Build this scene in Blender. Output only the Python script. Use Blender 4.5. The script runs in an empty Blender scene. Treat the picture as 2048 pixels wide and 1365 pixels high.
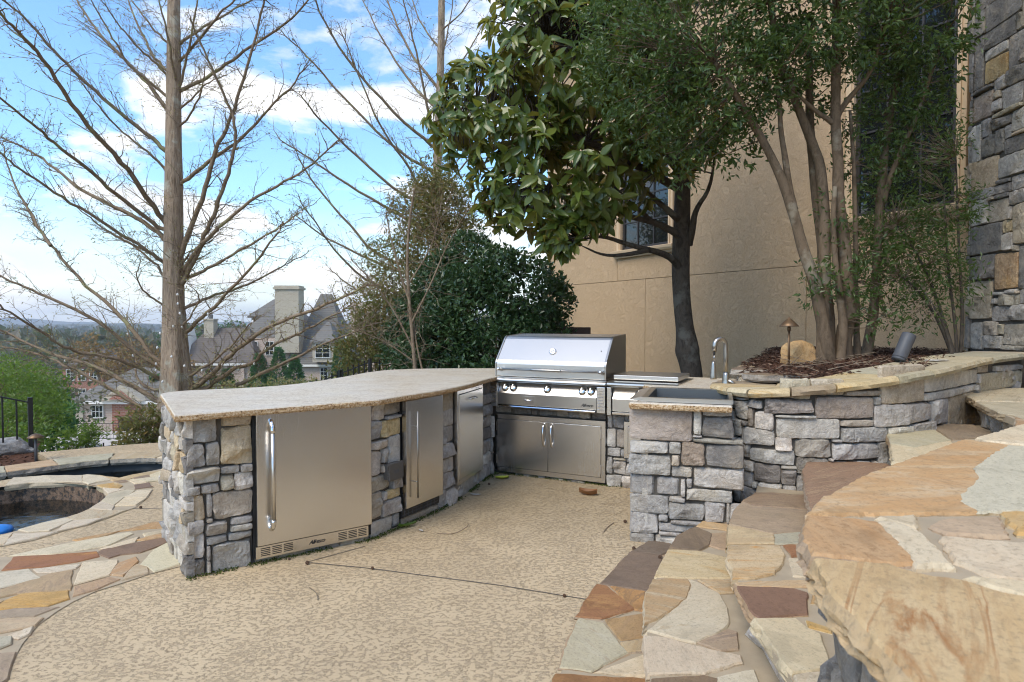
import bpy, bmesh, math, random
import numpy as np
from mathutils import Vector, Matrix, noise
from mathutils.geometry import tessellate_polygon

# ---------------------------------------------------------------- camera, sky, sun, exposure
sc = bpy.context.scene
COL = sc.collection
CAM_H = 1.42
cam = bpy.data.cameras.new('camera'); cam_o = bpy.data.objects.new('camera', cam); COL.objects.link(cam_o)
cam.sensor_width = 36.0; cam.lens = 22.324; cam.clip_start = 0.05; cam.clip_end = 9000
cam_o.location = (0, 0, CAM_H); cam_o.rotation_euler = (math.radians(90 - 1.691), 0, 0)
cam.dof.use_dof = True; cam.dof.focus_distance = 5.2; cam.dof.aperture_fstop = 9.0
sc.camera = cam_o
sc.render.engine = 'CYCLES'
sc.cycles.use_denoising = True; sc.cycles.filter_width = 1.1
sc.cycles.max_bounces = 5; sc.cycles.diffuse_bounces = 3; sc.cycles.glossy_bounces = 3; sc.cycles.transmission_bounces = 2; sc.cycles.volume_bounces = 0; sc.cycles.transparent_max_bounces = 8
sc.cycles.use_adaptive_sampling = True; sc.cycles.adaptive_threshold = 0.025
sc.cycles.caustics_reflective = False; sc.cycles.caustics_refractive = False
sc.cycles.sample_clamp_indirect = 6
sc.view_settings.view_transform = 'Standard'; sc.view_settings.look = 'None'
sc.view_settings.exposure = 1.25; sc.view_settings.gamma = 1.0; sc.view_settings.use_curve_mapping = False
SUN_EL, SUN_AZ = math.radians(50), math.radians(-138)     # azimuth from +Y, clockwise: light from the left, a little behind the camera
w = bpy.data.worlds.new('World'); sc.world = w; w.use_nodes = True
nt = w.node_tree; nt.nodes.clear()
def nd(t, kind, **kw):
    n = t.nodes.new(kind)
    for k, v in kw.items(): setattr(n, k, v)
    return n
def world():
    L = nt.links.new
    out = nd(nt, 'ShaderNodeOutputWorld'); bg = nd(nt, 'ShaderNodeBackground')
    sky = nd(nt, 'ShaderNodeTexSky', sky_type='NISHITA', sun_disc=False, sun_elevation=SUN_EL, sun_rotation=SUN_AZ)
    sky.air_density = 1.3; sky.dust_density = 0.2; sky.ozone_density = 3.0
    tc = nd(nt, 'ShaderNodeTexCoord'); sep = nd(nt, 'ShaderNodeSeparateXYZ'); L(tc.outputs['Generated'], sep.inputs[0])
    zc = nd(nt, 'ShaderNodeMath', operation='MAXIMUM'); L(sep.outputs['Z'], zc.inputs[0]); zc.inputs[1].default_value = 0.0
    za = nd(nt, 'ShaderNodeMath', operation='ADD'); L(zc.outputs[0], za.inputs[0]); za.inputs[1].default_value = 0.30
    dx = nd(nt, 'ShaderNodeMath', operation='DIVIDE'); L(sep.outputs['X'], dx.inputs[0]); L(za.outputs[0], dx.inputs[1])
    dy = nd(nt, 'ShaderNodeMath', operation='DIVIDE'); L(sep.outputs['Y'], dy.inputs[0]); L(za.outputs[0], dy.inputs[1])
    dz = nd(nt, 'ShaderNodeMath', operation='MULTIPLY'); L(sep.outputs['Z'], dz.inputs[0]); dz.inputs[1].default_value = 3.0
    cmb = nd(nt, 'ShaderNodeCombineXYZ'); L(dx.outputs[0], cmb.inputs[0]); L(dy.outputs[0], cmb.inputs[1]); L(dz.outputs[0], cmb.inputs[2])
    mp = nd(nt, 'ShaderNodeMapping'); L(cmb.outputs[0], mp.inputs[0]); mp.inputs['Location'].default_value = (7.9, 6.83, 0.4)
    n1 = nd(nt, 'ShaderNodeTexNoise'); L(mp.outputs[0], n1.inputs['Vector']); n1.inputs['Scale'].default_value = 1.9; n1.inputs['Detail'].default_value = 9; n1.inputs['Roughness'].default_value = 0.56; n1.inputs['Distortion'].default_value = 0.25
    r1 = nd(nt, 'ShaderNodeValToRGB'); L(n1.outputs['Fac'], r1.inputs[0])
    r1.color_ramp.elements[0].position = 0.50; r1.color_ramp.elements[1].position = 0.575
    # more cloud towards the horizon
    hz = nd(nt, 'ShaderNodeMapRange'); L(sep.outputs['Z'], hz.inputs[0]); hz.inputs[1].default_value = 0.0; hz.inputs[2].default_value = 0.17; hz.inputs[3].default_value = 0.9; hz.inputs[4].default_value = 0.0
    mx = nd(nt, 'ShaderNodeMath', operation='ADD', use_clamp=True); L(r1.outputs[0], mx.inputs[0]); L(hz.outputs[0], mx.inputs[1])
    mm = nd(nt, 'ShaderNodeMath', operation='MULTIPLY'); L(mx.outputs[0], mm.inputs[0]); mm.inputs[1].default_value = 0.93
    n2 = nd(nt, 'ShaderNodeTexNoise'); L(mp.outputs[0], n2.inputs['Vector']); n2.inputs['Scale'].default_value = 2.6; n2.inputs['Detail'].default_value = 6
    cr = nd(nt, 'ShaderNodeValToRGB'); L(n2.outputs['Fac'], cr.inputs[0])
    cr.color_ramp.elements[0].position = 0.35; cr.color_ramp.elements[0].color = (3.0, 3.05, 3.1, 1)
    cr.color_ramp.elements[1].position = 0.6; cr.color_ramp.elements[1].color = (4.2, 4.1, 4.0, 1)
    mix = nd(nt, 'ShaderNodeMixRGB'); L(mm.outputs[0], mix.inputs[0]); sat = nd(nt, 'ShaderNodeMixRGB', blend_type='MULTIPLY'); sat.inputs[0].default_value = 1.0; L(sky.outputs[0], sat.inputs[1]); sat.inputs[2].default_value = (0.55, 0.69, 0.80, 1); L(sat.outputs[0], mix.inputs[1]); L(cr.outputs[0], mix.inputs[2])
    L(mix.outputs[0], bg.inputs[0]); bg.inputs[1].default_value = 0.15
    L(bg.outputs[0], out.inputs[0])
world()
sun = bpy.data.lights.new('sun', 'SUN'); sun.energy = 1.4; sun.angle = math.radians(32); sun.color = (1.0, 0.89, 0.72)
sun_o = bpy.data.objects.new('sun', sun); COL.objects.link(sun_o)
_d = Vector((math.sin(SUN_AZ) * math.cos(SUN_EL), math.cos(SUN_AZ) * math.cos(SUN_EL), math.sin(SUN_EL)))
sun_o.rotation_euler = _d.to_track_quat('Z', 'Y').to_euler(); sun_o.location = _d * 30

# ---------------------------------------------------------------- helpers
WL = {}                                       # world location of every object we make
def put(o, parent=None, loc=(0, 0, 0)):
    COL.objects.link(o); WL[o] = Vector(loc)
    if parent is not None:
        o.parent = parent; o.location = Vector(loc) - WL[parent]
    else: o.location = loc
    return o
def tag(o, label=None, cat=None, group=None, kind=None):
    if label: o['label'] = label
    if cat: o['category'] = cat
    if group: o['group'] = group
    if kind: o['kind'] = kind
    return o
def thing(name, label, cat, loc=(0, 0, 0), group=None, parent=None):
    return tag(put(bpy.data.objects.new(name, None), parent, loc), label, cat, group)
def mesh(name, V, F, mat, parent=None, smooth=False, loc=None, kind=None):
    """one mesh object from world-space vertices; its origin is its parent's (or loc)"""
    base = Vector(loc) if loc is not None else (WL[parent] if parent is not None else Vector((0, 0, 0)))
    me = bpy.data.meshes.new(name)
    bx, by, bz = base
    me.from_pydata([(v[0] - bx, v[1] - by, v[2] - bz) for v in V], [], F)
    if smooth: me.polygons.foreach_set('use_smooth', [True] * len(me.polygons))
    for m in (mat if isinstance(mat, (list, tuple)) else [mat]): me.materials.append(m)
    me.update()
    o = put(bpy.data.objects.new(name, me), parent, base)
    if kind: o['kind'] = kind
    return o
def npmesh(name, V, F, mat, parent=None, smooth=False, loc=None, kind=None):
    """fast build: V (n,3) float, F (m,k) int"""
    base = Vector(loc) if loc is not None else (WL[parent] if parent is not None else Vector((0, 0, 0)))
    V = np.asarray(V, dtype=np.float32) - np.array(base, dtype=np.float32); F = np.asarray(F, dtype=np.int32)
    me = bpy.data.meshes.new(name); m, k = F.shape
    me.vertices.add(len(V)); me.vertices.foreach_set('co', V.ravel())
    me.loops.add(m * k); me.loops.foreach_set('vertex_index', F.ravel())
    me.polygons.add(m); me.polygons.foreach_set('loop_start', np.arange(0, m * k, k, dtype=np.int32))
    me.polygons.foreach_set('use_smooth', np.full(m, smooth, dtype=bool))
    me.materials.append(mat); me.update(calc_edges=True)
    o = put(bpy.data.objects.new(name, me), parent, base)
    if kind: o['kind'] = kind
    return o
class MB:
    """collects solids that make up ONE part"""
    def __init__(s): s.V = []; s.F = []
    def add(s, V, F):
        b = len(s.V); s.V += list(V); s.F += [tuple(i + b for i in f) for f in F]; return s
    def prism(s, poly, z0, z1):
        n = len(poly); V = [(x, y, z0) for x, y in poly] + [(x, y, z1) for x, y in poly]
        F = [tuple(range(n))[::-1], tuple(range(n, 2 * n))] + [(i, (i + 1) % n, n + (i + 1) % n, n + i) for i in range(n)]
        return s.add(V, F)
    def hexa(s, c8):
        return s.add(c8, [(3, 2, 1, 0), (4, 5, 6, 7), (0, 1, 5, 4), (1, 2, 6, 5), (2, 3, 7, 6), (3, 0, 4, 7)])
    def box(s, x0, x1, y0, y1, z0, z1):
        return s.hexa([(x0, y0, z0), (x1, y0, z0), (x1, y1, z0), (x0, y1, z0), (x0, y0, z1), (x1, y0, z1), (x1, y1, z1), (x0, y1, z1)])
    def tube(s, pts, rad, n=8, cap=True):
        V, F = tube(pts, rad, n, cap); return s.add(V, F)
    def lathe(s, prof, c, n=20, M=None):
        """prof: (r, h) list, revolved about z through c (M turns it)"""
        V = []; F = []
        for r, h in prof:
            for k in range(n):
                a = 2 * math.pi * k / n; p = Vector((r * math.cos(a), r * math.sin(a), h))
                if M is not None: p = M @ p
                V.append(tuple(p + Vector(c)))
        for j in range(len(prof) - 1):
            for k in range(n): F.append((j * n + k, j * n + (k + 1) % n, (j + 1) * n + (k + 1) % n, (j + 1) * n + k))
        F.append(tuple(range(n))[::-1]); F.append(tuple((len(prof) - 1) * n + k for k in range(n)))
        return s.add(V, F)
    def build(s, name, mat, parent=None, smooth=False, bevel=0, seg=2, loc=None, kind=None):
        o = mesh(name, s.V, s.F, mat, parent, smooth, loc, kind)
        if bevel:
            bm = bmesh.new(); bm.from_mesh(o.data)
            bmesh.ops.recalc_face_normals(bm, faces=bm.faces)
            ed = [e for e in bm.edges if len(e.link_faces) == 2 and e.calc_face_angle(0) > 0.5]
            bmesh.ops.bevel(bm, geom=ed, offset=bevel, segments=seg, affect='EDGES', profile=0.6, clamp_overlap=True)
            bm.to_mesh(o.data); bm.free()
            if smooth: o.data.polygons.foreach_set('use_smooth', [True] * len(o.data.polygons))
        return o
def tube(pts, rad, n=8, cap=True):
    pts = [Vector(p) for p in pts]; m = len(pts)
    if not isinstance(rad, (list, tuple)): rad = [rad] * m
    V = []; F = []; prev = None
    for i, p in enumerate(pts):
        t = (pts[min(i + 1, m - 1)] - pts[max(i - 1, 0)])
        t = t.normalized() if t.length > 1e-9 else Vector((0, 0, 1))
        if prev is None:
            a = Vector((0, 0, 1)) if abs(t.z) < 0.9 else Vector((1, 0, 0)); u = t.cross(a).normalized()
        else:
            u = (prev - t * prev.dot(t)); u = u.normalized() if u.length > 1e-6 else t.orthogonal().normalized()
        prev = u; v = t.cross(u)
        for k in range(n):
            an = 2 * math.pi * k / n; q = p + (u * math.cos(an) + v * math.sin(an)) * rad[i]; V.append((q.x, q.y, q.z))
    for i in range(m - 1):
        for k in range(n): F.append((i * n + k, i * n + (k + 1) % n, (i + 1) * n + (k + 1) % n, (i + 1) * n + k))
    if cap: F.append(tuple(range(n))[::-1]); F.append(tuple((m - 1) * n + k for k in range(n)))
    return V, F
def ntubes(segs, n=4):
    """many thin open tubes at once: segs = list of (p0, p1, r0, r1) -> numpy V, F(quads)"""
    S = np.array([list(a) + list(b) + [r0, r1] for a, b, r0, r1 in segs], dtype=np.float64)
    A, B = S[:, 0:3], S[:, 3:6]; T = B - A; T /= np.linalg.norm(T, axis=1, keepdims=True) + 1e-9
    ref = np.where(np.abs(T[:, 2:3]) < 0.9, np.array([[0, 0, 1.0]]), np.array([[1.0, 0, 0]]))
    U = np.cross(T, ref); U /= np.linalg.norm(U, axis=1, keepdims=True) + 1e-9; W = np.cross(T, U)
    an = np.arange(n) * 2 * math.pi / n
    ring = U[:, None, :] * np.cos(an)[None, :, None] + W[:, None, :] * np.sin(an)[None, :, None]
    V = np.concatenate([A[:, None, :] + ring * S[:, 6][:, None, None], B[:, None, :] + ring * S[:, 7][:, None, None]], axis=1)
    m = len(S); b = (np.arange(m) * 2 * n)[:, None, None]
    k = np.arange(n); f = np.stack([k, (k + 1) % n, n + (k + 1) % n, n + k], axis=1)[None]
    return V.reshape(-1, 3), (b + f).reshape(-1, 4)
def smooth_line(pts, n=2):
    for _ in range(n):
        o = [pts[0]]
        for a, b in zip(pts, pts[1:]):
            o.append(tuple(p * .75 + q * .25 for p, q in zip(a, b))); o.append(tuple(p * .25 + q * .75 for p, q in zip(a, b)))
        o.append(pts[-1]); pts = o
    return pts
class Rib:
    """a vertical surface over a plan line; s runs along it, d outwards (towards the viewer's side)"""
    def __init__(s, pts, flip=False):
        s.p = [Vector((x, y, 0)) for x, y in pts]; s.c = [0.0]
        for a, b in zip(s.p, s.p[1:]): s.c.append(s.c[-1] + (b - a).length)
        sg = -1 if flip else 1
        fn = []
        for a, b in zip(s.p, s.p[1:]):
            e = (b - a).normalized(); fn.append(Vector((e.y, -e.x, 0)) * sg)
        s.n = [fn[0]] + [(a + b).normalized() for a, b in zip(fn, fn[1:])] + [fn[-1]]
        s.L = s.c[-1]
    def P(s, q, z=0.0, d=0.0):
        i = 0
        while i < len(s.c) - 2 and q > s.c[i + 1]: i += 1
        t = (q - s.c[i]) / max(1e-6, s.c[i + 1] - s.c[i])
        a, b = s.p[i], s.p[i + 1]; tt = min(1, max(0, t))
        nn = (s.n[i] * (1 - tt) + s.n[i + 1] * tt).normalized()
        p = a + (b - a) * t + nn * d
        return (p.x, p.y, z)
    def line(s, d, s0=0, s1=None, step=0.08):
        s1 = s.L if s1 is None else s1; n = max(1, int((s1 - s0) / step)); return [s.P(s0 + (s1 - s0) * i / n, 0, d)[:2] for i in range(n + 1)]
    def frame(s, a, b):
        p, q = Vector(s.P(a)), Vector(s.P(b)); return Frame((p.x, p.y), (q.x, q.y), s.P((a + b) / 2, 0, 1.0))
class Frame:
    """flat vertical frame: s along, d outwards"""
    def __init__(f, p, q, side=None):
        f.o = Vector((p[0], p[1], 0)); e = Vector((q[0] - p[0], q[1] - p[1], 0)); f.L = e.length; f.e = e.normalized()
        n = Vector((f.e.y, -f.e.x, 0))
        if side is not None and (Vector((side[0], side[1], 0)) - f.o).dot(n) < 0: n = -n
        f.n = n
    def P(f, s, d, z):
        p = f.o + f.e * s + f.n * d; return (p.x, p.y, z)
    def box(f, mb, s0, s1, d0, d1, z0, z1):
        return mb.hexa([f.P(s0, d0, z0), f.P(s1, d0, z0), f.P(s1, d1, z0), f.P(s0, d1, z0), f.P(s0, d0, z1), f.P(s1, d0, z1), f.P(s1, d1, z1), f.P(s0, d1, z1)])
    def profile(f, mb, s0, s1, prof):
        """prof: (d, z) polygon extruded along s"""
        n = len(prof); V = [f.P(s0, d, z) for d, z in prof] + [f.P(s1, d, z) for d, z in prof]
        F = [tuple(range(n))[::-1], tuple(range(n, 2 * n))] + [(i, (i + 1) % n, n + (i + 1) % n, n + i) for i in range(n)]
        return mb.add(V, F)
    def rot(f):
        """matrix whose local x,y,z are along, up, outwards"""
        return Matrix((f.e, Vector((0, 0, 1)), f.n)).transposed()
def inset(poly, t):
    n = len(poly); A = sum(poly[i][0] * poly[(i + 1) % n][1] - poly[(i + 1) % n][0] * poly[i][1] for i in range(n))
    sg = 1 if A > 0 else -1; out = []
    for i in range(n):
        p, c, q = Vector(poly[i - 1]), Vector(poly[i]), Vector(poly[(i + 1) % n])
        a = (c - p).normalized() if (c - p).length > 1e-9 else Vector((1, 0)); b = (q - c).normalized() if (q - c).length > 1e-9 else a
        na, nb = Vector((-a.y, a.x)) * sg, Vector((-b.y, b.x)) * sg
        m = na + nb; m = m.normalized() if m.length > 1e-6 else na
        k = t / max(0.35, m.dot(na)); out.append((c.x + m.x * k, c.y + m.y * k))
    return out
def densify(poly, step, rng, jit):
    out = []; n = len(poly)
    for i in range(n):
        a, b = Vector(poly[i]), Vector(poly[(i + 1) % n]); L = (b - a).length; k = max(1, int(L / step))
        nrm = Vector((-(b - a).y, (b - a).x)) / max(L, 1e-6)
        for j in range(k):
            q = a + (b - a) * (j / k) + nrm * (rng.gauss(0, jit) if j else rng.gauss(0, jit * .6)); out.append((q.x, q.y))
    return out
FRONT_LINE=[(-1.799, 3.463), (-1.52, 3.675), (-0.924, 4.107), (-0.9, 4.13), (-0.893, 4.143), (-0.879, 4.167), (-0.859, 4.205), (-0.831, 4.255), (-0.795, 4.319), (-0.751, 4.396), (-0.697, 4.486), (-0.636, 4.59), (-0.578, 4.7), (-0.524, 4.814), (-0.474, 4.935), (-0.429, 5.061), (-0.389, 5.177), (-0.356, 5.284), (-0.33, 5.381), (-0.31, 5.469), (-0.287, 5.557), (-0.261, 5.645), (-0.231, 5.733), (-0.199, 5.822), (-0.174, 5.888), (-0.158, 5.933), (-0.15, 5.955)]
GRILL_LINE=[(-0.17, 5.965), (0.815, 5.478), (1.13, 5.33), (1.3, 5.25)]
PIER_LINE=[(0.827, 4.06), (1.36, 3.887)]
WALL_LINE=[(1.72, 5.1), (1.717, 5.095), (1.711, 5.084), (1.701, 5.067), (1.689, 5.045), (1.673, 5.018), (1.654, 4.985), (1.633, 4.947), (1.607, 4.903), (1.585, 4.86), (1.566, 4.817), (1.55, 4.774), (1.537, 4.731), (1.527, 4.689), (1.52, 4.647), (1.516, 4.606), (1.514, 4.564), (1.515, 4.525), (1.518, 4.487), (1.522, 4.451), (1.528, 4.417), (1.536, 4.384), (1.546, 4.353), (1.558, 4.324), (1.572, 4.296), (1.587, 4.271), (1.605, 4.247), (1.624, 4.225), (1.646, 4.205), (1.669, 4.187), (1.694, 4.171), (1.721, 4.156), (1.749, 4.144), (1.783, 4.133), (1.822, 4.123), (1.866, 4.115), (1.914, 4.108), (1.968, 4.102), (2.027, 4.098), (2.091, 4.096), (2.159, 4.094), (2.226, 4.096), (2.29, 4.101), (2.352, 4.109), (2.411, 4.121), (2.468, 4.135), (2.523, 4.153), (2.575, 4.173), (2.625, 4.197), (2.675, 4.223), (2.725, 4.25), (2.775, 4.28), (2.825, 4.312), (2.875, 4.346), (2.925, 4.382), (2.975, 4.42), (3.025, 4.46), (3.078, 4.503), (3.134, 4.549), (3.194, 4.599), (3.256, 4.651), (3.322, 4.707), (3.391, 4.766), (3.462, 4.827), (3.538, 4.893), (3.614, 4.956), (3.692, 5.018), (3.772, 5.079), (3.853, 5.138), (3.936, 5.196), (4.02, 5.253), (4.106, 5.308), (4.194, 5.362), (4.27, 5.409), (4.336, 5.449), (4.391, 5.483), (4.434, 5.51), (4.467, 5.53), (4.489, 5.543), (4.5, 5.55)]
COL_LINE=[(4.635, 6.5), (4.503, 3.5)]
FRONT_ST=[(0.016,0.176,0.745,0.905,'g'),(0.194,0.359,0.823,0.903,'t'),(0.193,0.359,0.599,0.823,'t'),(0.014,0.106,0.609,0.744,'g'),(0.113,0.187,0.607,0.745,'g'),(0.011,0.183,0.509,0.607,'g'),(0.187,0.289,0.555,0.598,'g'),(0.293,0.36,0.551,0.599,'g'),(0.186,0.263,0.457,0.553,'n'),(0.265,0.359,0.454,0.551,'l'),(0.009,0.08,0.458,0.508,'g'),(0.083,0.182,0.455,0.509,'g'),(0.01,0.106,0.315,0.455,'t'),(0.112,0.143,0.318,0.454,'g'),(0.148,0.357,0.297,0.454,'n'),(0.007,0.102,0.238,0.315,'g'),(0.106,0.222,0.206,0.288,'g'),(0.238,0.355,0.252,0.297,'l'),(0.237,0.355,0.211,0.252,'l'),(0.224,0.354,0.163,0.211,'l'),(0.006,0.103,0.096,0.238,'l'),(0.108,0.218,0.162,0.206,'g'),(0.133,0.352,-0.034,0.158,'l'),(0.108,0.128,0.078,0.162,'g'),(0.004,0.106,-0.024,0.096,'d'),(0.109,0.13,-0.024,0.075,'g'),(1.086,1.243,0.771,0.894,'l'),(1.251,1.404,0.79,0.887,'d'),(1.25,1.404,0.762,0.79,'g'),(1.086,1.196,0.649,0.77,'g'),(1.203,1.403,0.646,0.762,'t'),(1.085,1.265,0.575,0.638,'l'),(1.271,1.401,0.41,0.646,'l'),(1.084,1.205,0.405,0.571,'l'),(1.213,1.266,0.476,0.575,'l'),(1.083,1.298,0.293,0.405,'n'),(1.304,1.4,0.284,0.363,'g'),(1.26,1.4,0.219,0.284,'t'),(1.082,1.205,0.126,0.293,'n'),(1.212,1.255,0.22,0.285,'l'),(1.215,1.399,0.102,0.219,'g'),(1.081,1.322,-0.018,0.1,'g'),(1.329,1.398,0.008,0.102,'g'),(1.872,2.096,0.738,0.885,'n'),(1.871,2.095,0.621,0.738,'g'),(1.87,2.094,0.482,0.621,'g'),(1.869,2.094,0.376,0.482,'g'),(1.869,2.093,0.252,0.376,'l'),(1.868,2.092,0.142,0.252,'g'),(1.847,1.956,-0.004,0.142,'l'),(1.957,2.107,-0.018,0.122,'l'),(2.115,2.263,-0.021,0.124,'g'),(2.271,2.584,-0.045,0.135,'l'),(2.596,2.687,0.035,0.164,'n'),(2.697,2.994,-0.018,0.138,'g'),(2.764,3.06,0.768,0.88,'d'),(2.763,3.06,0.67,0.768,'g'),(2.763,3.046,0.565,0.67,'g'),(2.762,3.038,0.456,0.565,'g'),(2.762,3.037,0.348,0.456,'d'),(2.754,2.917,0.227,0.345,'g'),(2.919,3.028,0.225,0.348,'g'),(2.761,3.007,0.138,0.225,'l'),(3.01,3.06,0.0,0.2,'n'),(3.03,3.06,0.2,0.345,'l'),(1.3,1.4,0.365,0.405,'n'),(3.04,3.06,0.345,0.545,'l'),(1.21,1.265,0.41,0.47,'n'),(0.11,0.145,0.29,0.315,'n'),(3.01,3.03,0.2,0.22,'n')]
GRILL_ST=[(0.01,0.183,0.571,0.659,'n'),(0.186,0.379,0.571,0.651,'d'),(0.381,0.459,0.57,0.652,'d'),(0.461,0.624,0.57,0.649,'d'),(0.627,0.748,0.571,0.65,'n'),(0.751,0.856,0.57,0.654,'g'),(0.859,0.956,0.571,0.655,'n'),(0.959,1.098,0.57,0.656,'d'),(1.101,1.155,0.502,0.66,'g'),(1.158,1.258,0.502,0.657,'g'),(1.26,1.303,0.57,0.627,'g'),(1.1,1.183,0.34,0.499,'g'),(1.185,1.266,0.343,0.496,'n'),(1.1,1.229,0.257,0.338,'g'),(1.231,1.273,0.266,0.33,'g'),(1.1,1.157,0.102,0.255,'l'),(1.16,1.273,0.105,0.229,'l'),(1.16,1.277,0.231,0.252,'n'),(1.277,1.389,0.219,0.26,'g'),(1.276,1.418,0.104,0.217,'l'),(1.101,1.235,-0.021,0.099,'g'),(1.238,1.419,-0.019,0.102,'l'),(0.216,0.422,-0.029,0.02,'l'),(0.424,0.513,-0.03,0.019,'l'),(0.516,0.712,-0.029,0.019,'n'),(0.715,0.909,-0.029,0.019,'d')]
PIER_ST=[(-0.075,0.319,0.664,0.874,'b'),(0.322,0.376,0.716,0.874,'l'),(0.379,0.558,0.7,0.831,'d'),(0.322,0.379,0.698,0.713,'g'),(0.322,0.623,0.665,0.696,'n'),(-0.074,0.176,0.576,0.661,'g'),(0.179,0.246,0.579,0.662,'l'),(0.249,0.397,0.518,0.662,'o'),(0.4,0.628,0.517,0.662,'d'),(-0.074,0.186,0.44,0.573,'l'),(0.189,0.247,0.51,0.575,'n'),(0.189,0.322,0.436,0.507,'g'),(0.324,0.63,0.372,0.515,'l'),(-0.073,0.091,0.31,0.438,'g'),(0.094,0.247,0.314,0.433,'g'),(0.249,0.281,0.319,0.425,'l'),(0.284,0.322,0.373,0.434,'g'),(0.282,0.561,0.299,0.37,'g'),(-0.072,0.178,0.193,0.308,'g'),(0.181,0.279,0.278,0.312,'g'),(0.18,0.389,0.167,0.276,'g'),(0.391,0.522,0.168,0.296,'l'),(0.525,0.547,0.172,0.297,'g'),(0.549,0.631,0.164,0.296,'g'),(-0.072,0.113,0.06,0.191,'g'),(0.115,0.352,0.088,0.14,'g'),(-0.068,0.087,-0.03,0.057,'g'),(0.089,0.255,-0.029,0.057,'g'),(0.19,0.393,0.14,0.165,'g'),(0.355,0.555,0.0,0.135,'g'),(0.26,0.355,0.0,0.085,'l'),(0.38,0.555,0.835,0.875,'g'),(0.395,0.545,0.135,0.165,'n'),(0.115,0.26,0.06,0.085,'l'),(0.115,0.175,0.145,0.19,'l')]
WALL_ST=[(0.881,0.993,0.844,0.9,'g'),(0.997,1.314,0.82,0.918,'b'),(1.1,1.296,0.92,1.052,'n'),(1.299,1.51,0.941,1.054,'n'),(1.327,1.709,0.79,0.938,'b'),(1.512,1.762,0.938,0.98,'n'),(1.765,2.216,0.88,1.138,'n'),(1.723,2.31,0.736,0.877,'l'),(2.228,3.365,0.933,1.058,'l'),(2.219,2.991,0.88,0.933,'g'),(2.335,2.635,0.701,0.88,'g'),(2.637,3.323,0.553,0.877,'t'),(3.414,4.28,0.858,1.008,'n'),(3.847,4.273,1.008,1.058,'g'),(0.772,0.881,0.756,0.888,'w'),(0.884,0.928,0.714,0.842,'n'),(0.931,1.07,0.711,0.82,'w'),(1.081,1.483,0.664,0.79,'w'),(1.495,1.826,0.637,0.736,'l'),(0.677,0.831,0.63,0.754,'w'),(0.833,1.071,0.597,0.711,'w'),(1.074,1.183,0.579,0.664,'l'),(1.201,1.432,0.541,0.657,'n'),(1.442,1.754,0.517,0.637,'l'),(1.757,1.842,0.422,0.635,'g'),(0.674,0.797,0.485,0.627,'w'),(0.8,0.898,0.497,0.597,'l'),(0.902,1.201,0.483,0.579,'w'),(0.77,0.937,0.413,0.483,'w'),(0.94,1.112,0.355,0.48,'b'),(1.115,1.212,0.352,0.457,'b'),(1.215,1.411,0.431,0.539,'b'),(0.767,0.928,0.307,0.413,'w'),(0.967,1.124,0.295,0.352,'w'),(1.127,1.213,0.207,0.35,'l'),(1.215,1.358,0.204,0.429,'l'),(0.773,0.834,0.176,0.307,'w'),(0.836,0.965,0.141,0.304,'g'),(1.845,2.077,0.493,0.678,'g'),(2.077,2.326,0.464,0.731,'g'),(1.415,1.715,0.34,0.515,'l'),(3.325,3.6,0.69,0.855,'n'),(1.36,1.5,0.17,0.34,'n'),(0.97,1.125,0.17,0.29,'l'),(2.995,3.295,0.88,0.93,'l'),(3.37,3.6,1.01,1.075,'n'),(1.83,2.075,0.68,0.73,'w'),(1.485,1.72,0.74,0.785,'n'),(1.125,1.36,0.17,0.2,'g'),(3.325,3.41,0.855,0.93,'n'),(1.715,1.75,0.34,0.515,'g'),(1.075,1.325,0.795,0.815,'w'),(1.36,1.415,0.34,0.425,'l'),(2.33,2.35,0.51,0.695,'n'),(3.37,3.41,0.93,1.01,'l'),(1.715,1.76,0.88,0.935,'l'),(0.76,0.875,0.89,0.91,'w'),(1.115,1.21,0.46,0.48,'n'),(0.835,0.88,0.715,0.75,'n'),(3.295,3.325,0.88,0.93,'w'),(0.93,0.965,0.31,0.35,'w'),(1.435,1.49,0.64,0.66,'l'),(0.8,0.83,0.6,0.625,'l'),(1.415,1.44,0.515,0.535,'l')]
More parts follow.
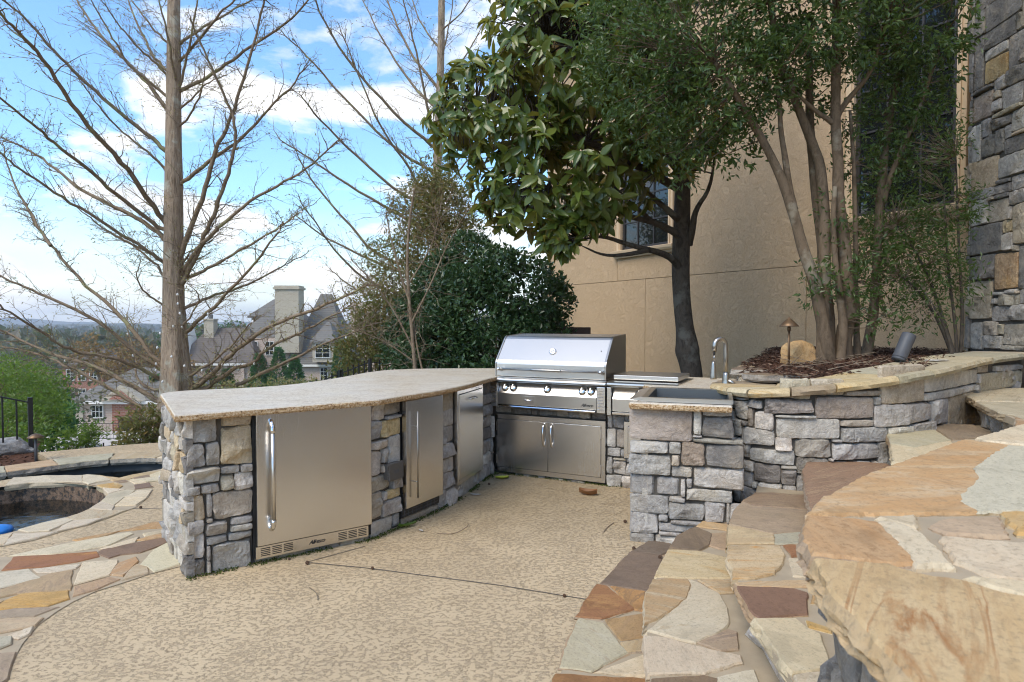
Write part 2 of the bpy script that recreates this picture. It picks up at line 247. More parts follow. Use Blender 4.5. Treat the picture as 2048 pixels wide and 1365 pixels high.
COL_ST=[(-0.082,0.18,4.257,4.504,'d'),(0.183,0.661,4.254,4.516,'d'),(0.159,0.586,4.083,4.25,'d'),(0.197,0.491,3.744,3.96,'o'),(-0.056,0.159,3.738,4.257,'d'),(0.495,0.832,3.767,4.079,'d'),(0.325,0.494,3.627,3.744,'g'),(0.498,0.798,3.616,3.763,'d'),(0.425,0.699,3.423,3.612,'g'),(-0.029,0.307,3.418,3.68,'b'),(0.307,0.425,3.438,3.55,'g'),(0.567,0.746,3.173,3.367,'g'),(0.297,0.562,3.266,3.357,'d'),(-0.029,0.156,3.022,3.385,'g'),(0.158,0.347,3.043,3.228,'d'),(0.349,0.468,3.025,3.257,'d'),(0.475,0.565,3.134,3.266,'g'),(0.472,0.855,2.99,3.131,'d'),(-0.091,0.396,2.731,3.018,'t'),(0.4,0.797,2.777,2.986,'g'),(0.575,0.763,2.627,2.773,'g'),(0.377,0.564,2.639,2.721,'d'),(0.164,0.369,2.636,2.728,'g'),(0.375,0.556,2.591,2.639,'d'),(0.01,0.27,2.386,2.636,'g'),(0.281,0.547,2.377,2.591,'n'),(0.562,0.782,2.505,2.627,'g'),(0.606,0.793,2.131,2.505,'t'),(-0.004,0.472,2.091,2.377,'d'),(0.476,0.601,2.261,2.373,'t'),(0.472,0.606,2.088,2.257,'g'),(0.009,0.373,1.835,2.091,'d'),(0.377,0.681,1.736,2.066,'o'),(0.681,0.806,1.719,2.113,'d'),(0.018,0.353,1.454,1.826,'t'),(0.36,0.514,1.677,1.709,'g'),(0.354,0.434,1.593,1.651,'l'),(0.439,0.71,1.582,1.677,'n'),(0.714,0.915,1.585,1.715,'g'),(0.353,0.585,1.427,1.577,'g'),(0.588,0.815,1.438,1.582,'g'),(0.059,0.238,1.148,1.42,'l'),(0.241,0.433,1.294,1.423,'n'),(0.437,0.511,1.304,1.402,'n'),(0.238,0.497,1.166,1.29,'g'),(0.511,0.822,1.213,1.402,'n'),(0.664,0.856,4.088,4.408,'n'),(0.168,0.488,3.968,4.08,'g'),(0.704,0.856,3.376,3.608,'d'),(0.752,0.856,3.136,3.376,'d'),(0.16,0.288,3.232,3.408,'g'),(0.8,0.856,2.12,2.44,'g'),(0.8,0.856,2.44,2.76,'g'),(0.504,0.856,1.16,1.208,'n'),(0.664,0.856,4.408,4.496,'n'),(0.0,0.056,1.16,1.448,'d'),(0.312,0.704,3.376,3.416,'n'),(0.0,0.16,2.64,2.728,'d'),(0.0,0.32,3.688,3.728,'d'),(0.816,0.856,1.72,2.04,'g'),(0.8,0.856,2.76,2.984,'d'),(0.592,0.664,4.088,4.248,'d'),(0.52,0.672,1.68,1.728,'g'),(0.808,0.856,3.608,3.76,'n'),(0.4,0.568,2.728,2.768,'d'),(0.312,0.416,3.56,3.624,'n'),(0.568,0.752,3.136,3.168,'n'),(0.552,0.6,2.376,2.496,'n'),(0.824,0.856,1.408,1.576,'g'),(0.768,0.8,2.632,2.768,'g'),(0.816,0.856,2.04,2.12,'n'),(0.616,0.672,2.072,2.128,'n'),(0.28,0.368,2.6,2.632,'n'),(0.672,0.704,1.68,1.712,'n')]
STEP0=[('dk',[(0.979,4.179),(1.124,4.213),(0.973,3.881),(0.906,3.818),(0.742,3.876),(0.854,4.017)]),('dk2',[(0.663,3.736),(0.738,3.864),(0.9,3.801),(0.824,3.512),(0.732,3.267),(0.651,3.309),(0.481,3.381)]),('ru',[(0.457,3.374),(0.509,3.352),(0.598,3.081),(0.425,2.983),(0.309,3.0),(0.381,3.196)]),('rt',[(0.533,3.348),(0.732,3.267),(0.685,3.054),(0.607,3.081)]),('gg',[(0.323,2.983),(0.426,2.932),(0.491,2.672),(0.319,2.527),(0.198,2.558),(0.252,2.773)]),('rt',[(0.446,2.962),(0.683,3.045),(0.633,2.819),(0.486,2.773)]),('ta',[(0.483,2.755),(0.629,2.8),(0.607,2.7),(0.499,2.679)]),('wh',[(0.354,2.524),(0.602,2.679),(0.578,2.508),(0.473,2.499)]),('ru',[(0.176,2.502),(0.442,2.475),(0.582,2.466),(0.55,2.331),(0.136,2.331)])]
STEP1=[('br',[(1.525,4.283),(1.379,3.916),(1.214,3.984),(1.315,4.099),(1.432,4.181)]),('ta',[(1.203,3.967),(1.36,3.876),(1.327,3.78),(1.136,3.866)]),('dk2',[(1.123,3.856),(1.181,3.724),(1.112,3.55),(1.026,3.456),(0.878,3.495),(0.968,3.685)]),('gb',[(1.194,3.742),(1.328,3.755),(1.219,3.443),(1.15,3.49),(1.112,3.533)]),('ct',[(0.86,3.458),(1.03,3.437),(1.179,3.317),(1.143,3.2),(1.092,3.081),(0.857,3.081),(0.709,3.102)]),('or',[(0.688,3.06),(0.852,3.06),(0.85,2.99),(0.783,2.84),(0.684,2.72),(0.554,2.603),(0.615,2.876)]),('cr',[(0.866,3.056),(0.897,3.015),(0.955,2.89),(0.944,2.753),(0.908,2.626),(0.87,2.566),(0.719,2.454),(0.63,2.502),(0.559,2.551),(0.684,2.704),(0.793,2.84),(0.858,2.99)]),('ta',[(0.911,3.05),(1.088,3.056),(1.025,2.913),(0.965,2.909)]),('gb',[(0.733,2.452),(0.88,2.554),(0.908,2.534),(0.864,2.402),(0.798,2.389)]),('cr',[(0.531,2.499),(0.624,2.479),(0.697,2.425),(0.857,2.35),(0.846,2.304),(0.686,2.235),(0.492,2.235),(0.509,2.377)]),('dk2',[(0.493,2.19),(0.679,2.211),(0.719,2.19),(0.683,2.109),(0.469,2.109)]),('wh',[(0.727,2.2),(0.867,2.246),(0.838,2.109),(0.688,2.109)])]
STEP2=[('br',[(1.413,3.837),(1.541,3.996),(1.653,4.005),(1.76,3.953),(1.889,3.953),(1.765,3.649),(1.529,3.701),(1.426,3.743)]),('gb',[(1.392,3.808),(1.416,3.722),(1.547,3.673),(1.754,3.626),(1.584,3.271),(1.344,3.228),(1.171,3.383),(1.289,3.643)]),('pk',[(1.159,3.36),(1.329,3.212),(1.283,3.084),(1.059,3.084)]),('gg',[(1.339,3.207),(1.577,3.258),(1.492,3.079),(1.289,3.072)]),('ct',[(1.047,3.039),(1.292,3.043),(1.265,2.93),(1.216,2.825),(1.129,2.708),(1.031,2.662),(0.935,2.653),(0.976,2.765),(0.989,2.866)]),('ru',[(1.322,3.051),(1.486,3.067),(1.431,2.952),(1.299,2.908)]),('cr',[(1.274,2.883),(1.389,2.866),(1.303,2.671),(1.209,2.689)]),('ta',[(0.935,2.614),(1.283,2.644),(1.25,2.575),(1.034,2.578),(0.933,2.586)]),('pu',[(0.929,2.571),(1.146,2.546),(1.179,2.513),(1.092,2.325),(0.91,2.298),(0.899,2.365)]),('or',[(1.233,2.566),(1.247,2.485),(1.213,2.416),(1.159,2.423)]),('cr',[(0.888,2.284),(1.036,2.284),(1.042,2.217),(1.066,2.168),(0.998,1.96),(0.867,1.931),(0.871,2.054)]),('or',[(1.072,2.269),(1.127,2.217),(1.114,2.192),(1.06,2.23)]),('wh',[(0.87,1.912),(0.988,1.941),(0.926,1.797),(0.838,1.797)])]
STEP3=[('bt',[(1.784,3.863),(1.937,4.133),(2.099,4.173),(2.41,4.06),(2.309,3.619),(1.807,3.05),(1.465,3.07),(1.581,3.383)])]
STEP4=[('gg',[(2.526,4.258),(2.908,4.377),(2.727,3.937),(2.363,3.709),(2.292,3.817)]),('cr',[(2.276,3.79),(2.341,3.674),(2.715,3.913),(2.385,3.373),(2.021,3.168),(2.017,3.33)]),('br',[(3.039,4.569),(3.288,4.51),(3.125,4.076),(2.759,3.957),(2.925,4.371)])]
STEP5=[('st',[(3.792,5.324),(4.377,5.395),(3.619,4.458),(3.317,4.525),(3.461,4.814)]),('st',[(3.278,4.458),(3.579,4.409),(2.964,3.648),(3.038,3.822),(3.041,3.947),(3.165,4.224)]),('or',[(2.997,3.762),(2.936,3.594),(2.586,3.127),(2.747,3.44)])]
LANDING=[('ob',[(1.586,2.02),(1.519,2.116),(1.256,1.903),(0.933,1.641),(0.773,1.482),(0.695,1.405),(0.611,1.293),(0.963,1.307),(0.977,1.362),(1.014,1.421),(1.1,1.509),(1.172,1.582),(1.236,1.692),(1.455,1.903)]),('gw',[(1.586,2.012),(1.451,1.895),(1.239,1.692),(1.174,1.582),(1.102,1.509),(1.016,1.421),(0.979,1.362),(0.966,1.307),(1.25,1.339),(1.765,1.895)]),('wh',[(2.347,2.705),(1.962,2.423),(1.588,2.149),(1.574,2.09),(1.645,2.03),(1.76,1.972)]),('ot',[(0.603,1.274),(0.687,1.251),(0.716,1.232),(0.696,1.154),(0.674,1.079),(0.657,1.026),(0.62,1.026),(0.516,1.07),(0.531,1.132),(0.575,1.225)]),('wh',[(0.718,1.23),(0.752,1.214),(0.755,1.155),(0.735,1.101),(0.706,1.014),(0.654,1.011),(0.676,1.072),(0.701,1.155)]),('wh',[(0.739,1.264),(0.813,1.276),(0.773,1.213),(0.756,1.23)]),('pk',[(0.811,1.215),(0.858,1.251),(0.977,1.268),(0.912,1.161),(0.811,1.174)]),('ob',[(1.01,1.294),(1.144,1.302),(1.009,1.147),(0.946,1.17)]),('wh',[(0.789,1.149),(0.826,1.141),(0.969,1.101),(0.831,0.942),(0.755,0.975),(0.746,0.993),(0.732,1.037)]),('tb',[(0.508,1.043),(0.608,1.017),(0.632,0.981),(0.681,0.951),(0.735,0.88),(0.744,0.799),(0.555,0.593),(0.458,0.626),(0.451,0.648),(0.447,0.677),(0.454,0.727),(0.456,0.776),(0.466,0.827),(0.465,0.862),(0.469,0.906),(0.488,0.97)]),('cr',[(0.709,0.963),(0.823,0.934),(0.769,0.872),(0.717,0.925)])]
PAVING=[('gw',[(-2.166,3.655),(-2.221,3.897),(-2.206,4.066),(-1.967,3.734),(-1.947,3.668),(-2.025,3.559),(-2.097,3.624)]),('ta',[(-2.188,3.599),(-2.187,3.66),(-2.107,3.621),(-2.052,3.539),(-2.134,3.447)]),('pu',[(-2.541,3.903),(-2.474,3.963),(-2.366,4.056),(-2.238,4.147),(-2.214,4.0),(-2.279,3.851),(-2.383,3.817),(-2.412,3.767),(-2.538,3.851)]),('or',[(-2.304,3.675),(-2.263,3.772),(-2.207,3.707),(-2.168,3.498),(-2.247,3.51)]),('wh',[(-2.516,3.686),(-2.341,3.728),(-2.256,3.53),(-2.249,3.501),(-2.351,3.379)]),('gb',[(-2.334,3.353),(-2.23,3.477),(-2.158,3.449),(-2.202,3.318),(-2.262,3.237)]),('rp',[(-2.998,3.783),(-2.794,3.811),(-2.562,3.868),(-2.492,3.789),(-2.568,3.707),(-2.712,3.629),(-2.906,3.579)]),('wh',[(-2.727,3.586),(-2.519,3.662),(-2.507,3.604),(-2.572,3.544),(-2.674,3.542)]),('gw',[(-2.916,3.506),(-2.768,3.586),(-2.599,3.459),(-2.75,3.303)]),('gb',[(-2.716,3.262),(-2.587,3.525),(-2.507,3.574),(-2.335,3.312),(-2.577,3.266),(-2.648,3.201)]),('ot',[(-2.567,3.177),(-2.549,3.253),(-2.334,3.297),(-2.262,3.201),(-2.312,3.123),(-2.551,3.082)]),('gb',[(-2.538,3.045),(-2.458,3.091),(-2.255,3.11),(-2.298,3.013),(-2.396,2.992),(-2.49,2.987)]),('pk',[(-2.48,2.975),(-2.271,2.989),(-2.24,2.989),(-2.221,2.911),(-2.361,2.83)]),('wh',[(-2.266,2.819),(-2.225,2.904),(-2.186,2.833),(-2.202,2.795)]),('gg',[(-2.333,2.796),(-2.245,2.809),(-2.199,2.743),(-2.234,2.675)]),('gb',[(-2.222,2.661),(-2.127,2.677),(-2.003,2.477),(-2.003,2.427),(-2.043,2.427)]),('or',[(-2.844,4.082),(-2.611,4.299),(-2.531,4.446),(-2.4,4.427),(-2.356,4.346),(-2.655,4.256),(-2.745,4.047)]),('wh',[(-3.034,3.803),(-2.814,4.034),(-2.571,4.232),(-2.53,4.198),(-2.564,3.969),(-2.782,3.836)]),('wh',[(-2.559,3.915),(-2.454,4.127),(-2.419,4.031),(-2.503,3.924)]),('or',[(-2.434,4.082),(-2.299,4.239),(-2.253,4.164),(-2.375,4.072)]),('cr',[(-2.463,4.204),(-2.331,4.299),(-2.308,4.256),(-2.418,4.147)]),('gb',[(-2.716,3.262),(-2.639,3.189),(-2.574,3.173),(-2.569,3.104),(-2.603,3.104)]),('wh',[(-3.322,4.191),(-3.062,4.226),(-3.119,4.113),(-3.215,3.983)]),('cr',[(-3.415,4.11),(-3.343,4.208),(-3.233,3.999),(-3.283,3.949)]),('wh',[(-3.35,4.28),(-3.3,4.42),(-3.224,4.54),(-3.134,4.491),(-3.139,4.267),(-3.251,4.235)]),('wh',[(-3.117,4.355),(-3.112,4.479),(-2.942,4.532),(-2.964,4.397),(-3.073,4.244)]),('ct',[(-3.22,4.546),(-3.181,4.723),(-2.996,4.723),(-2.899,4.734),(-2.945,4.54),(-3.113,4.499)]),('cr',[(-3.195,4.765),(-3.23,4.952),(-3.058,4.841),(-3.016,4.743)]),('wh',[(-3.052,4.845),(-3.111,5.054),(-2.945,5.066),(-2.911,4.869)]),('wh',[(-3.123,5.084),(-3.144,5.286),(-3.036,5.314),(-2.954,5.084)]),('cr',[(-3.246,4.989),(-3.321,5.183),(-3.25,5.314),(-3.164,5.292),(-3.123,5.059),(-3.08,4.869)]),('or',[(-3.59,5.464),(-3.503,5.554),(-3.358,5.44),(-3.344,5.359),(-3.496,5.399)]),('pu',[(-3.27,5.464),(-3.193,5.538),(-3.087,5.411),(-3.186,5.331)]),('wh',[(-3.399,5.615),(-3.31,5.647),(-3.23,5.56),(-3.298,5.52)]),('br',[(-3.535,5.606),(-3.467,5.647),(-3.411,5.59),(-3.455,5.551)]),('wh',[(-4.389,5.469),(-4.534,5.733),(-4.327,5.799),(-4.056,5.59),(-4.264,5.566)]),('cr',[(-4.322,5.802),(-3.967,5.815),(-3.815,5.59),(-4.041,5.59)]),('wh',[(-3.959,5.815),(-3.936,5.842),(-3.813,5.815),(-3.589,5.653),(-3.664,5.575),(-3.692,5.499),(-3.807,5.597)]),('ta',[(-3.805,5.815),(-3.574,5.717),(-3.465,5.669),(-3.55,5.615)]),('wh',[(-3.482,5.376),(-3.334,5.342),(-3.264,5.325),(-3.329,5.199)]),('ta',[(-3.566,5.717),(-3.521,5.842),(-3.425,5.945),(-3.345,5.994),(-3.362,5.849),(-3.446,5.717),(-3.449,5.669)]),('wh',[(-3.35,5.842),(-3.333,5.987),(-3.276,6.132),(-3.118,5.849),(-3.299,5.766)]),('br',[(-3.44,5.733),(-3.367,5.842),(-3.307,5.766),(-3.376,5.678)]),('wh',[(-3.42,5.647),(-3.289,5.749),(-3.109,5.832),(-3.027,5.678),(-3.237,5.603)])]
CYPRESS_TRUNK=[((-4.468, 8.6, 7.417), 0.054), ((-4.489, 8.6, 6.505), 0.068), ((-4.508, 8.6, 5.719), 0.078), ((-4.531, 8.6, 4.665), 0.089), ((-4.546, 8.6, 3.736), 0.1), ((-4.563, 8.6, 2.626), 0.114), ((-4.571, 8.6, 1.724), 0.135), ((-4.561, 8.6, 1.047), 0.157), ((-4.548, 8.6, 0.572), 0.189), ((-4.561, 8.6, 0.163), 0.227), ((-4.589, 8.6, -0.316), 0.259), ((-4.596, 8.6, -0.727), 0.297)]
CYPRESS_BR=[[(-4.65,8.6,4.31),(-4.97,8.74,4.69),(-5.44,8.92,5.13),(-5.8,9.05,5.45),(-6.24,9.25,6.04),(-6.41,9.33,6.3)],[(-4.68,8.6,4.49),(-4.86,8.52,4.66),(-5.06,8.43,4.82),(-5.18,8.32,5.14),(-5.31,8.22,5.4),(-5.38,8.14,5.62)],[(-4.66,8.6,3.73),(-4.87,8.48,3.94),(-5.23,8.26,4.27),(-5.49,8.08,4.55),(-5.68,7.93,4.78),(-5.84,7.76,5.08),(-6.02,7.63,5.22),(-6.12,7.55,5.32)],[(-4.68,8.6,3.48),(-4.86,8.52,3.71),(-5.17,8.41,3.95),(-5.38,8.29,4.26),(-5.53,8.2,4.53)],[(-4.71,8.6,2.79),(-4.8,8.18,3.23),(-4.91,7.82,3.52),(-5.01,7.33,3.85),(-4.96,6.84,4.2),(-4.97,6.51,4.33),(-4.96,6.24,4.43),(-4.94,6.06,4.48)],[(-4.76,8.6,2.7),(-5.02,8.17,3.01),(-5.16,7.8,3.29),(-5.3,7.45,3.48),(-5.34,7.21,3.62),(-5.43,6.8,3.79),(-5.46,6.63,3.83)],[(-4.69,8.6,2.54),(-4.86,8.65,2.69),(-5.23,8.75,2.91),(-5.62,8.83,3.07),(-6.15,8.96,3.35),(-6.64,9.09,3.74),(-7.02,9.18,3.93),(-7.4,9.26,4.1)],[(-4.71,8.6,2.23),(-4.85,8.48,2.37),(-5.09,8.28,2.57),(-5.45,7.94,2.9),(-5.66,7.73,3.07),(-5.82,7.53,3.24),(-5.91,7.39,3.39),(-5.99,7.3,3.44)],[(-6.22,8.6,2.45),(-6.39,8.66,2.64),(-6.67,8.76,3.01),(-6.96,8.88,3.43),(-7.15,9.0,3.96)],[(-4.63,8.6,5.18),(-4.86,8.66,5.41),(-5.17,8.76,5.8),(-5.31,8.81,6.01)],[(-4.63,8.6,4.8),(-4.85,8.71,5.0),(-5.14,8.9,5.45),(-5.43,9.11,5.97),(-5.56,9.22,6.27)],[(-4.64,8.6,4.75),(-4.79,8.52,4.92),(-4.96,8.43,5.08),(-5.09,8.35,5.27),(-5.23,8.24,5.5),(-5.28,8.18,5.64)],[(-4.42,8.6,4.54),(-4.08,8.53,4.64),(-3.72,8.46,4.83),(-3.37,8.38,5.02),(-2.84,8.26,5.29),(-2.6,8.19,5.51),(-2.45,8.14,5.66)],[(-4.42,8.6,4.3),(-4.16,8.46,4.41),(-3.96,8.33,4.54),(-3.62,8.17,4.56)],[(-4.46,8.6,4.05),(-4.12,8.37,4.22),(-3.91,8.14,4.46),(-3.82,8.0,4.6)],[(-4.43,8.6,3.3),(-3.96,8.49,3.59),(-3.58,8.4,3.79),(-3.17,8.29,4.15),(-2.88,8.21,4.36),(-2.58,8.11,4.67)],[(-4.51,8.6,2.17),(-4.37,8.54,2.53),(-4.05,8.44,3.13),(-3.9,8.36,3.62),(-3.68,8.3,3.96),(-3.5,8.23,4.33),(-3.28,8.13,4.85),(-3.1,8.04,5.38),(-3.04,8.0,5.59)],[(-4.49,8.6,1.88),(-4.24,8.53,2.28),(-4.08,8.47,2.61),(-3.86,8.41,2.96),(-3.66,8.32,3.44),(-3.56,8.27,3.75),(-3.56,8.21,4.08),(-3.73,8.13,4.48),(-3.88,8.05,4.88),(-3.98,8.0,5.13)],[(-4.49,8.6,2.01),(-4.18,8.5,2.42),(-3.95,8.44,2.6),(-3.46,8.32,2.97),(-2.95,8.2,3.21),(-2.59,8.12,3.37),(-2.15,8.0,3.7)],[(-4.43,8.6,4.59),(-4.26,8.45,4.98),(-4.09,8.31,5.36),(-4.01,8.23,5.54),(-3.95,8.17,5.69)],[(-4.48,8.6,4.55),(-4.45,8.38,4.95),(-4.43,8.21,5.27),(-4.43,8.09,5.46),(-4.42,8.0,5.61)],[(-4.4,8.6,4.95),(-3.96,8.31,5.16),(-3.63,8.06,5.32),(-3.36,7.9,5.37),(-3.18,7.78,5.43)],[(-4.37,8.6,5.2),(-4.1,8.89,5.59),(-3.77,9.2,5.99),(-3.57,9.39,6.28)],[(-4.71,8.6,2.23),(-4.88,8.52,2.38),(-5.17,8.41,2.52),(-5.45,8.29,2.75),(-5.62,8.19,2.93)],[(-4.73,8.6,2.04),(-4.8,8.65,2.19),(-5.24,8.82,2.48),(-5.42,8.88,2.59),(-5.77,8.99,2.7)],[(-4.76,8.6,1.67),(-4.9,8.46,1.83),(-4.93,8.33,2.02),(-4.76,8.19,2.25)],[(-4.77,8.6,0.84),(-5.08,8.67,1.19),(-5.42,8.74,1.56),(-5.97,8.84,1.97),(-6.46,8.94,2.5),(-6.74,9.0,2.82),(-6.89,9.05,3.11)],[(-4.78,8.6,0.79),(-5.09,8.52,1.05),(-5.43,8.42,1.4),(-5.93,8.3,1.69),(-6.24,8.22,1.86),(-6.55,8.15,2.01),(-6.73,8.1,2.09)],[(-4.77,8.6,0.63),(-4.93,8.4,0.83),(-5.2,8.12,0.98),(-5.44,7.85,1.06),(-5.57,7.64,1.23),(-5.68,7.4,1.44),(-5.78,7.18,1.59),(-5.81,7.03,1.72)],[(-4.82,8.6,0.35),(-5.25,8.7,0.58),(-5.78,8.81,0.8),(-6.28,8.9,0.92),(-6.72,8.99,1.06),(-7.35,9.11,1.3),(-7.69,9.18,1.42)],[(-4.84,8.6,0.17),(-5.24,8.67,0.34),(-5.66,8.75,0.57),(-6.19,8.85,0.8),(-6.73,8.94,0.99),(-7.28,9.02,1.08)],[(-4.73,8.6,0.49),(-4.97,8.7,0.5),(-5.26,8.84,0.63),(-5.3,8.96,0.84),(-5.58,9.23,1.32),(-5.65,9.32,1.49)],[(-4.4,8.6,2.01),(-4.11,8.53,2.13),(-3.78,8.45,2.26),(-3.2,8.31,2.55),(-2.85,8.21,2.74),(-2.61,8.14,2.9)],[(-4.43,8.6,2.25),(-4.16,8.54,2.5),(-3.94,8.49,2.78),(-3.76,8.44,3.0)],[(-4.41,8.6,1.63),(-4.18,8.86,1.78),(-3.91,9.13,1.91),(-3.68,9.36,2.07),(-3.46,9.58,2.27),(-3.24,9.78,2.42)],[(-4.5,8.6,1.33),(-4.16,8.33,1.55),(-3.98,8.11,1.77),(-4.01,8.0,1.85)],[(-4.39,8.6,1.3),(-4.06,8.41,1.51),(-3.64,8.14,1.79),(-3.18,7.82,2.11),(-2.82,7.54,2.41),(-2.64,7.38,2.57)],[(-4.35,8.6,0.7),(-3.86,8.34,0.95),(-3.51,8.12,1.2),(-3.17,7.88,1.5)],[(-4.28,8.6,0.54),(-3.81,8.33,0.88),(-3.39,8.08,1.18),(-2.89,7.81,1.42),(-2.36,7.52,1.56),(-1.84,7.21,1.75),(-1.6,7.06,1.84)],[(-4.17,8.6,0.51),(-3.73,8.5,0.8),(-3.45,8.45,0.87),(-3.25,8.4,1.08),(-2.81,8.3,1.26),(-2.42,8.22,1.44),(-2.07,8.14,1.64)],[(-3.75,8.6,0.56),(-3.37,8.7,0.74),(-2.96,8.8,0.95),(-2.62,8.89,1.13),(-2.29,8.97,1.25),(-1.94,9.05,1.42)],[(-4.33,8.6,0.54),(-4.19,8.86,0.77),(-4.18,9.16,1.17)]]
CYPRESS2_TRUNK=[((-1.491, 14.0, 10.548), 0.05), ((-1.518, 14.0, 9.06), 0.066), ((-1.545, 14.0, 7.348), 0.074), ((-1.594, 14.0, 5.731), 0.087), ((-1.665, 14.0, 4.103), 0.099), ((-1.716, 14.0, 2.354), 0.112), ((-1.746, 14.0, 0.15), 0.132)]
CYPRESS2_BR=[[(-1.6,14.0,5.19),(-2.38,13.64,5.72),(-3.35,13.28,6.74),(-3.85,12.91,7.58),(-3.93,12.55,8.08)],[(-1.62,14.0,4.65),(-2.53,13.85,5.15),(-3.56,13.69,6.17),(-4.25,13.54,6.95),(-4.82,13.39,7.5)],[(-1.66,14.0,3.89),(-2.4,13.67,4.15),(-3.38,13.35,5.01),(-4.0,13.02,5.63),(-4.19,12.7,5.92)],[(-1.69,14.0,3.34),(-2.65,13.87,3.86),(-3.7,13.75,4.48),(-4.4,13.62,4.98),(-4.89,13.49,5.26)],[(-1.71,14.0,2.57),(-2.88,13.92,2.78),(-3.62,13.83,3.64),(-4.34,13.75,4.48),(-4.63,13.67,5.1)],[(-1.73,14.0,1.92),(-2.82,13.61,2.11),(-3.57,13.22,2.72),(-4.26,12.83,3.88)],[(-1.57,14.0,6.49),(-2.3,14.52,7.46),(-2.85,15.04,8.71),(-3.18,15.56,9.67)],[(-1.55,14.0,7.35),(-2.07,14.47,8.1),(-2.42,14.94,9.23)],[(-1.57,14.0,6.06),(-2.17,14.36,6.62),(-2.9,14.72,7.76),(-3.55,15.08,9.07)],[(-1.52,14.0,7.78),(-0.99,13.54,7.98),(-0.65,13.09,8.36)],[(-1.56,14.0,6.49),(-1.05,14.34,7.27),(-0.62,14.68,8.31)],[(-1.58,14.0,5.62),(-0.94,14.34,6.39),(-0.39,14.67,7.41)],[(-1.73,14.0,2.35),(-2.67,13.92,2.57),(-3.52,13.84,2.99),(-4.14,13.76,3.31),(-4.65,13.68,3.72)],[(-1.74,14.0,1.48),(-2.6,14.13,1.92),(-3.41,14.26,2.04),(-4.11,14.39,2.61)],[(-1.63,14.0,4.21),(-0.98,13.37,4.71),(-0.44,12.74,5.25)],[(-1.53,14.0,7.13),(-1.33,13.79,7.79),(-1.2,13.58,8.63)],[(-1.61,14.0,5.19),(-1.85,13.68,6.16),(-2.01,13.36,7.18),(-2.26,13.04,8.14)],[(-1.67,14.0,3.56),(-2.06,13.56,4.55),(-2.7,13.12,5.36),(-3.39,12.69,7.18)]]
MAG_BLOBS=[(-0.13,7.0,3.68,0.74),(0.59,7.1,4.37,1.06),(-0.65,7.0,3.55,0.34),(0.19,6.9,3.01,0.65),(0.85,7.0,3.2,0.77),(1.33,6.9,3.22,0.39),(0.62,6.8,2.51,0.33),(0.19,6.9,2.72,0.39),(-0.08,7.0,2.76,0.3),(1.29,7.3,3.95,0.92),(1.86,7.3,3.67,0.57),(0.98,7.2,5.18,1.02),(0.2,7.1,4.75,0.5),(-0.35,7.1,3.99,0.45),(0.7,7.2,6.28,1.02),(1.67,7.3,5.96,0.98),(0.67,6.8,2.25,0.19),(0.51,6.8,2.35,0.21),(0.89,6.85,2.36,0.16)]
MYR_BLOBS=[(1.16,5.6,3.71,0.51),(1.61,5.5,3.96,0.65),(1.64,5.6,3.23,0.37),(1.45,5.7,2.87,0.22),(2.2,5.4,4.0,0.6),(2.83,5.4,4.12,0.55),(3.46,5.4,4.04,0.38),(1.98,5.7,3.0,0.2),(2.55,5.7,3.79,0.27),(0.96,5.7,4.01,0.36),(1.78,5.5,3.54,0.48),(2.16,5.6,3.58,0.35),(3.47,5.9,3.83,0.28),(3.73,5.6,3.75,0.15),(3.13,5.7,3.88,0.31),(3.51,5.8,3.43,0.27),(3.67,5.7,3.48,0.22),(2.78,5.8,3.52,0.18),(1.16,5.6,3.23,0.26),(2.02,5.5,4.8,0.65),(3.04,5.5,4.8,0.65),(3.73,5.5,4.63,0.43)]
CAM_BLOBS=[(0.11,8.8,1.7,0.62),(-0.44,8.7,1.45,0.65),(0.28,8.6,1.12,0.51),(-0.84,8.6,1.12,0.51),(-0.17,8.9,2.08,0.35),(-0.09,8.5,0.92,0.67),(-1.12,8.7,0.91,0.41),(0.53,8.9,1.73,0.28),(-0.73,8.9,1.73,0.42)]
CAM2_BLOBS=[(-1.24,9.6,1.46,0.47),(-1.44,9.4,1.09,0.44),(-0.95,9.7,1.99,0.46),(-0.65,9.8,2.38,0.35)]
HOL_BLOBS=[(-2.5,11,1.03,0.43),(-2.06,11.2,1.38,0.57),(-2.37,11,1.64,0.39),(-1.83,11.4,2.0,0.54),(-1.49,11.6,2.74,0.55),(-1.66,11.5,3.36,0.5),(-1.33,11.8,3.5,0.56),(-2.16,11.3,2.53,0.36),(-1.4,11.6,3.91,0.37),(-0.96,11.8,3.04,0.42),(-2.59,10.8,0.78,0.38)]
NAN_BLOBS=[(3.71,5.75,2.97,0.27),(3.85,5.75,2.43,0.25),(3.65,5.7,2.02,0.29),(3.53,5.8,2.35,0.27),(3.88,5.7,1.8,0.2),(3.46,5.75,1.8,0.2),(3.35,5.8,2.17,0.18),(3.72,5.65,1.53,0.16)]
MYRLOW_BLOBS=[(2.81,5.55,2.4,0.11),(2.87,5.5,2.13,0.11),(3.01,5.5,1.79,0.13),(3.15,5.6,2.06,0.14),(2.72,5.45,1.78,0.09),(2.59,5.45,1.87,0.08),(3.07,5.45,1.44,0.08),(2.55,5.45,1.66,0.07),(3.27,5.8,2.98,0.12),(3.29,5.8,2.62,0.14),(3.33,5.8,3.34,0.12),(3.13,5.75,2.83,0.15),(3.03,5.75,3.19,0.15),(3.43,5.8,2.85,0.16),(3.51,5.8,3.07,0.18),(2.85,5.45,1.61,0.09),(3.22,5.6,1.79,0.15),(3.29,5.6,1.44,0.11)]
PHO_BLOBS=[(-4.88,8.3,0.01,0.22),(-4.89,8.2,-0.14,0.17),(-4.78,8.3,0.14,0.14)]
SHR_BLOBS=[(-5.88,8.6,-0.19,0.18),(-5.77,8.7,-0.11,0.14),(-5.91,8.5,-0.24,0.11)]
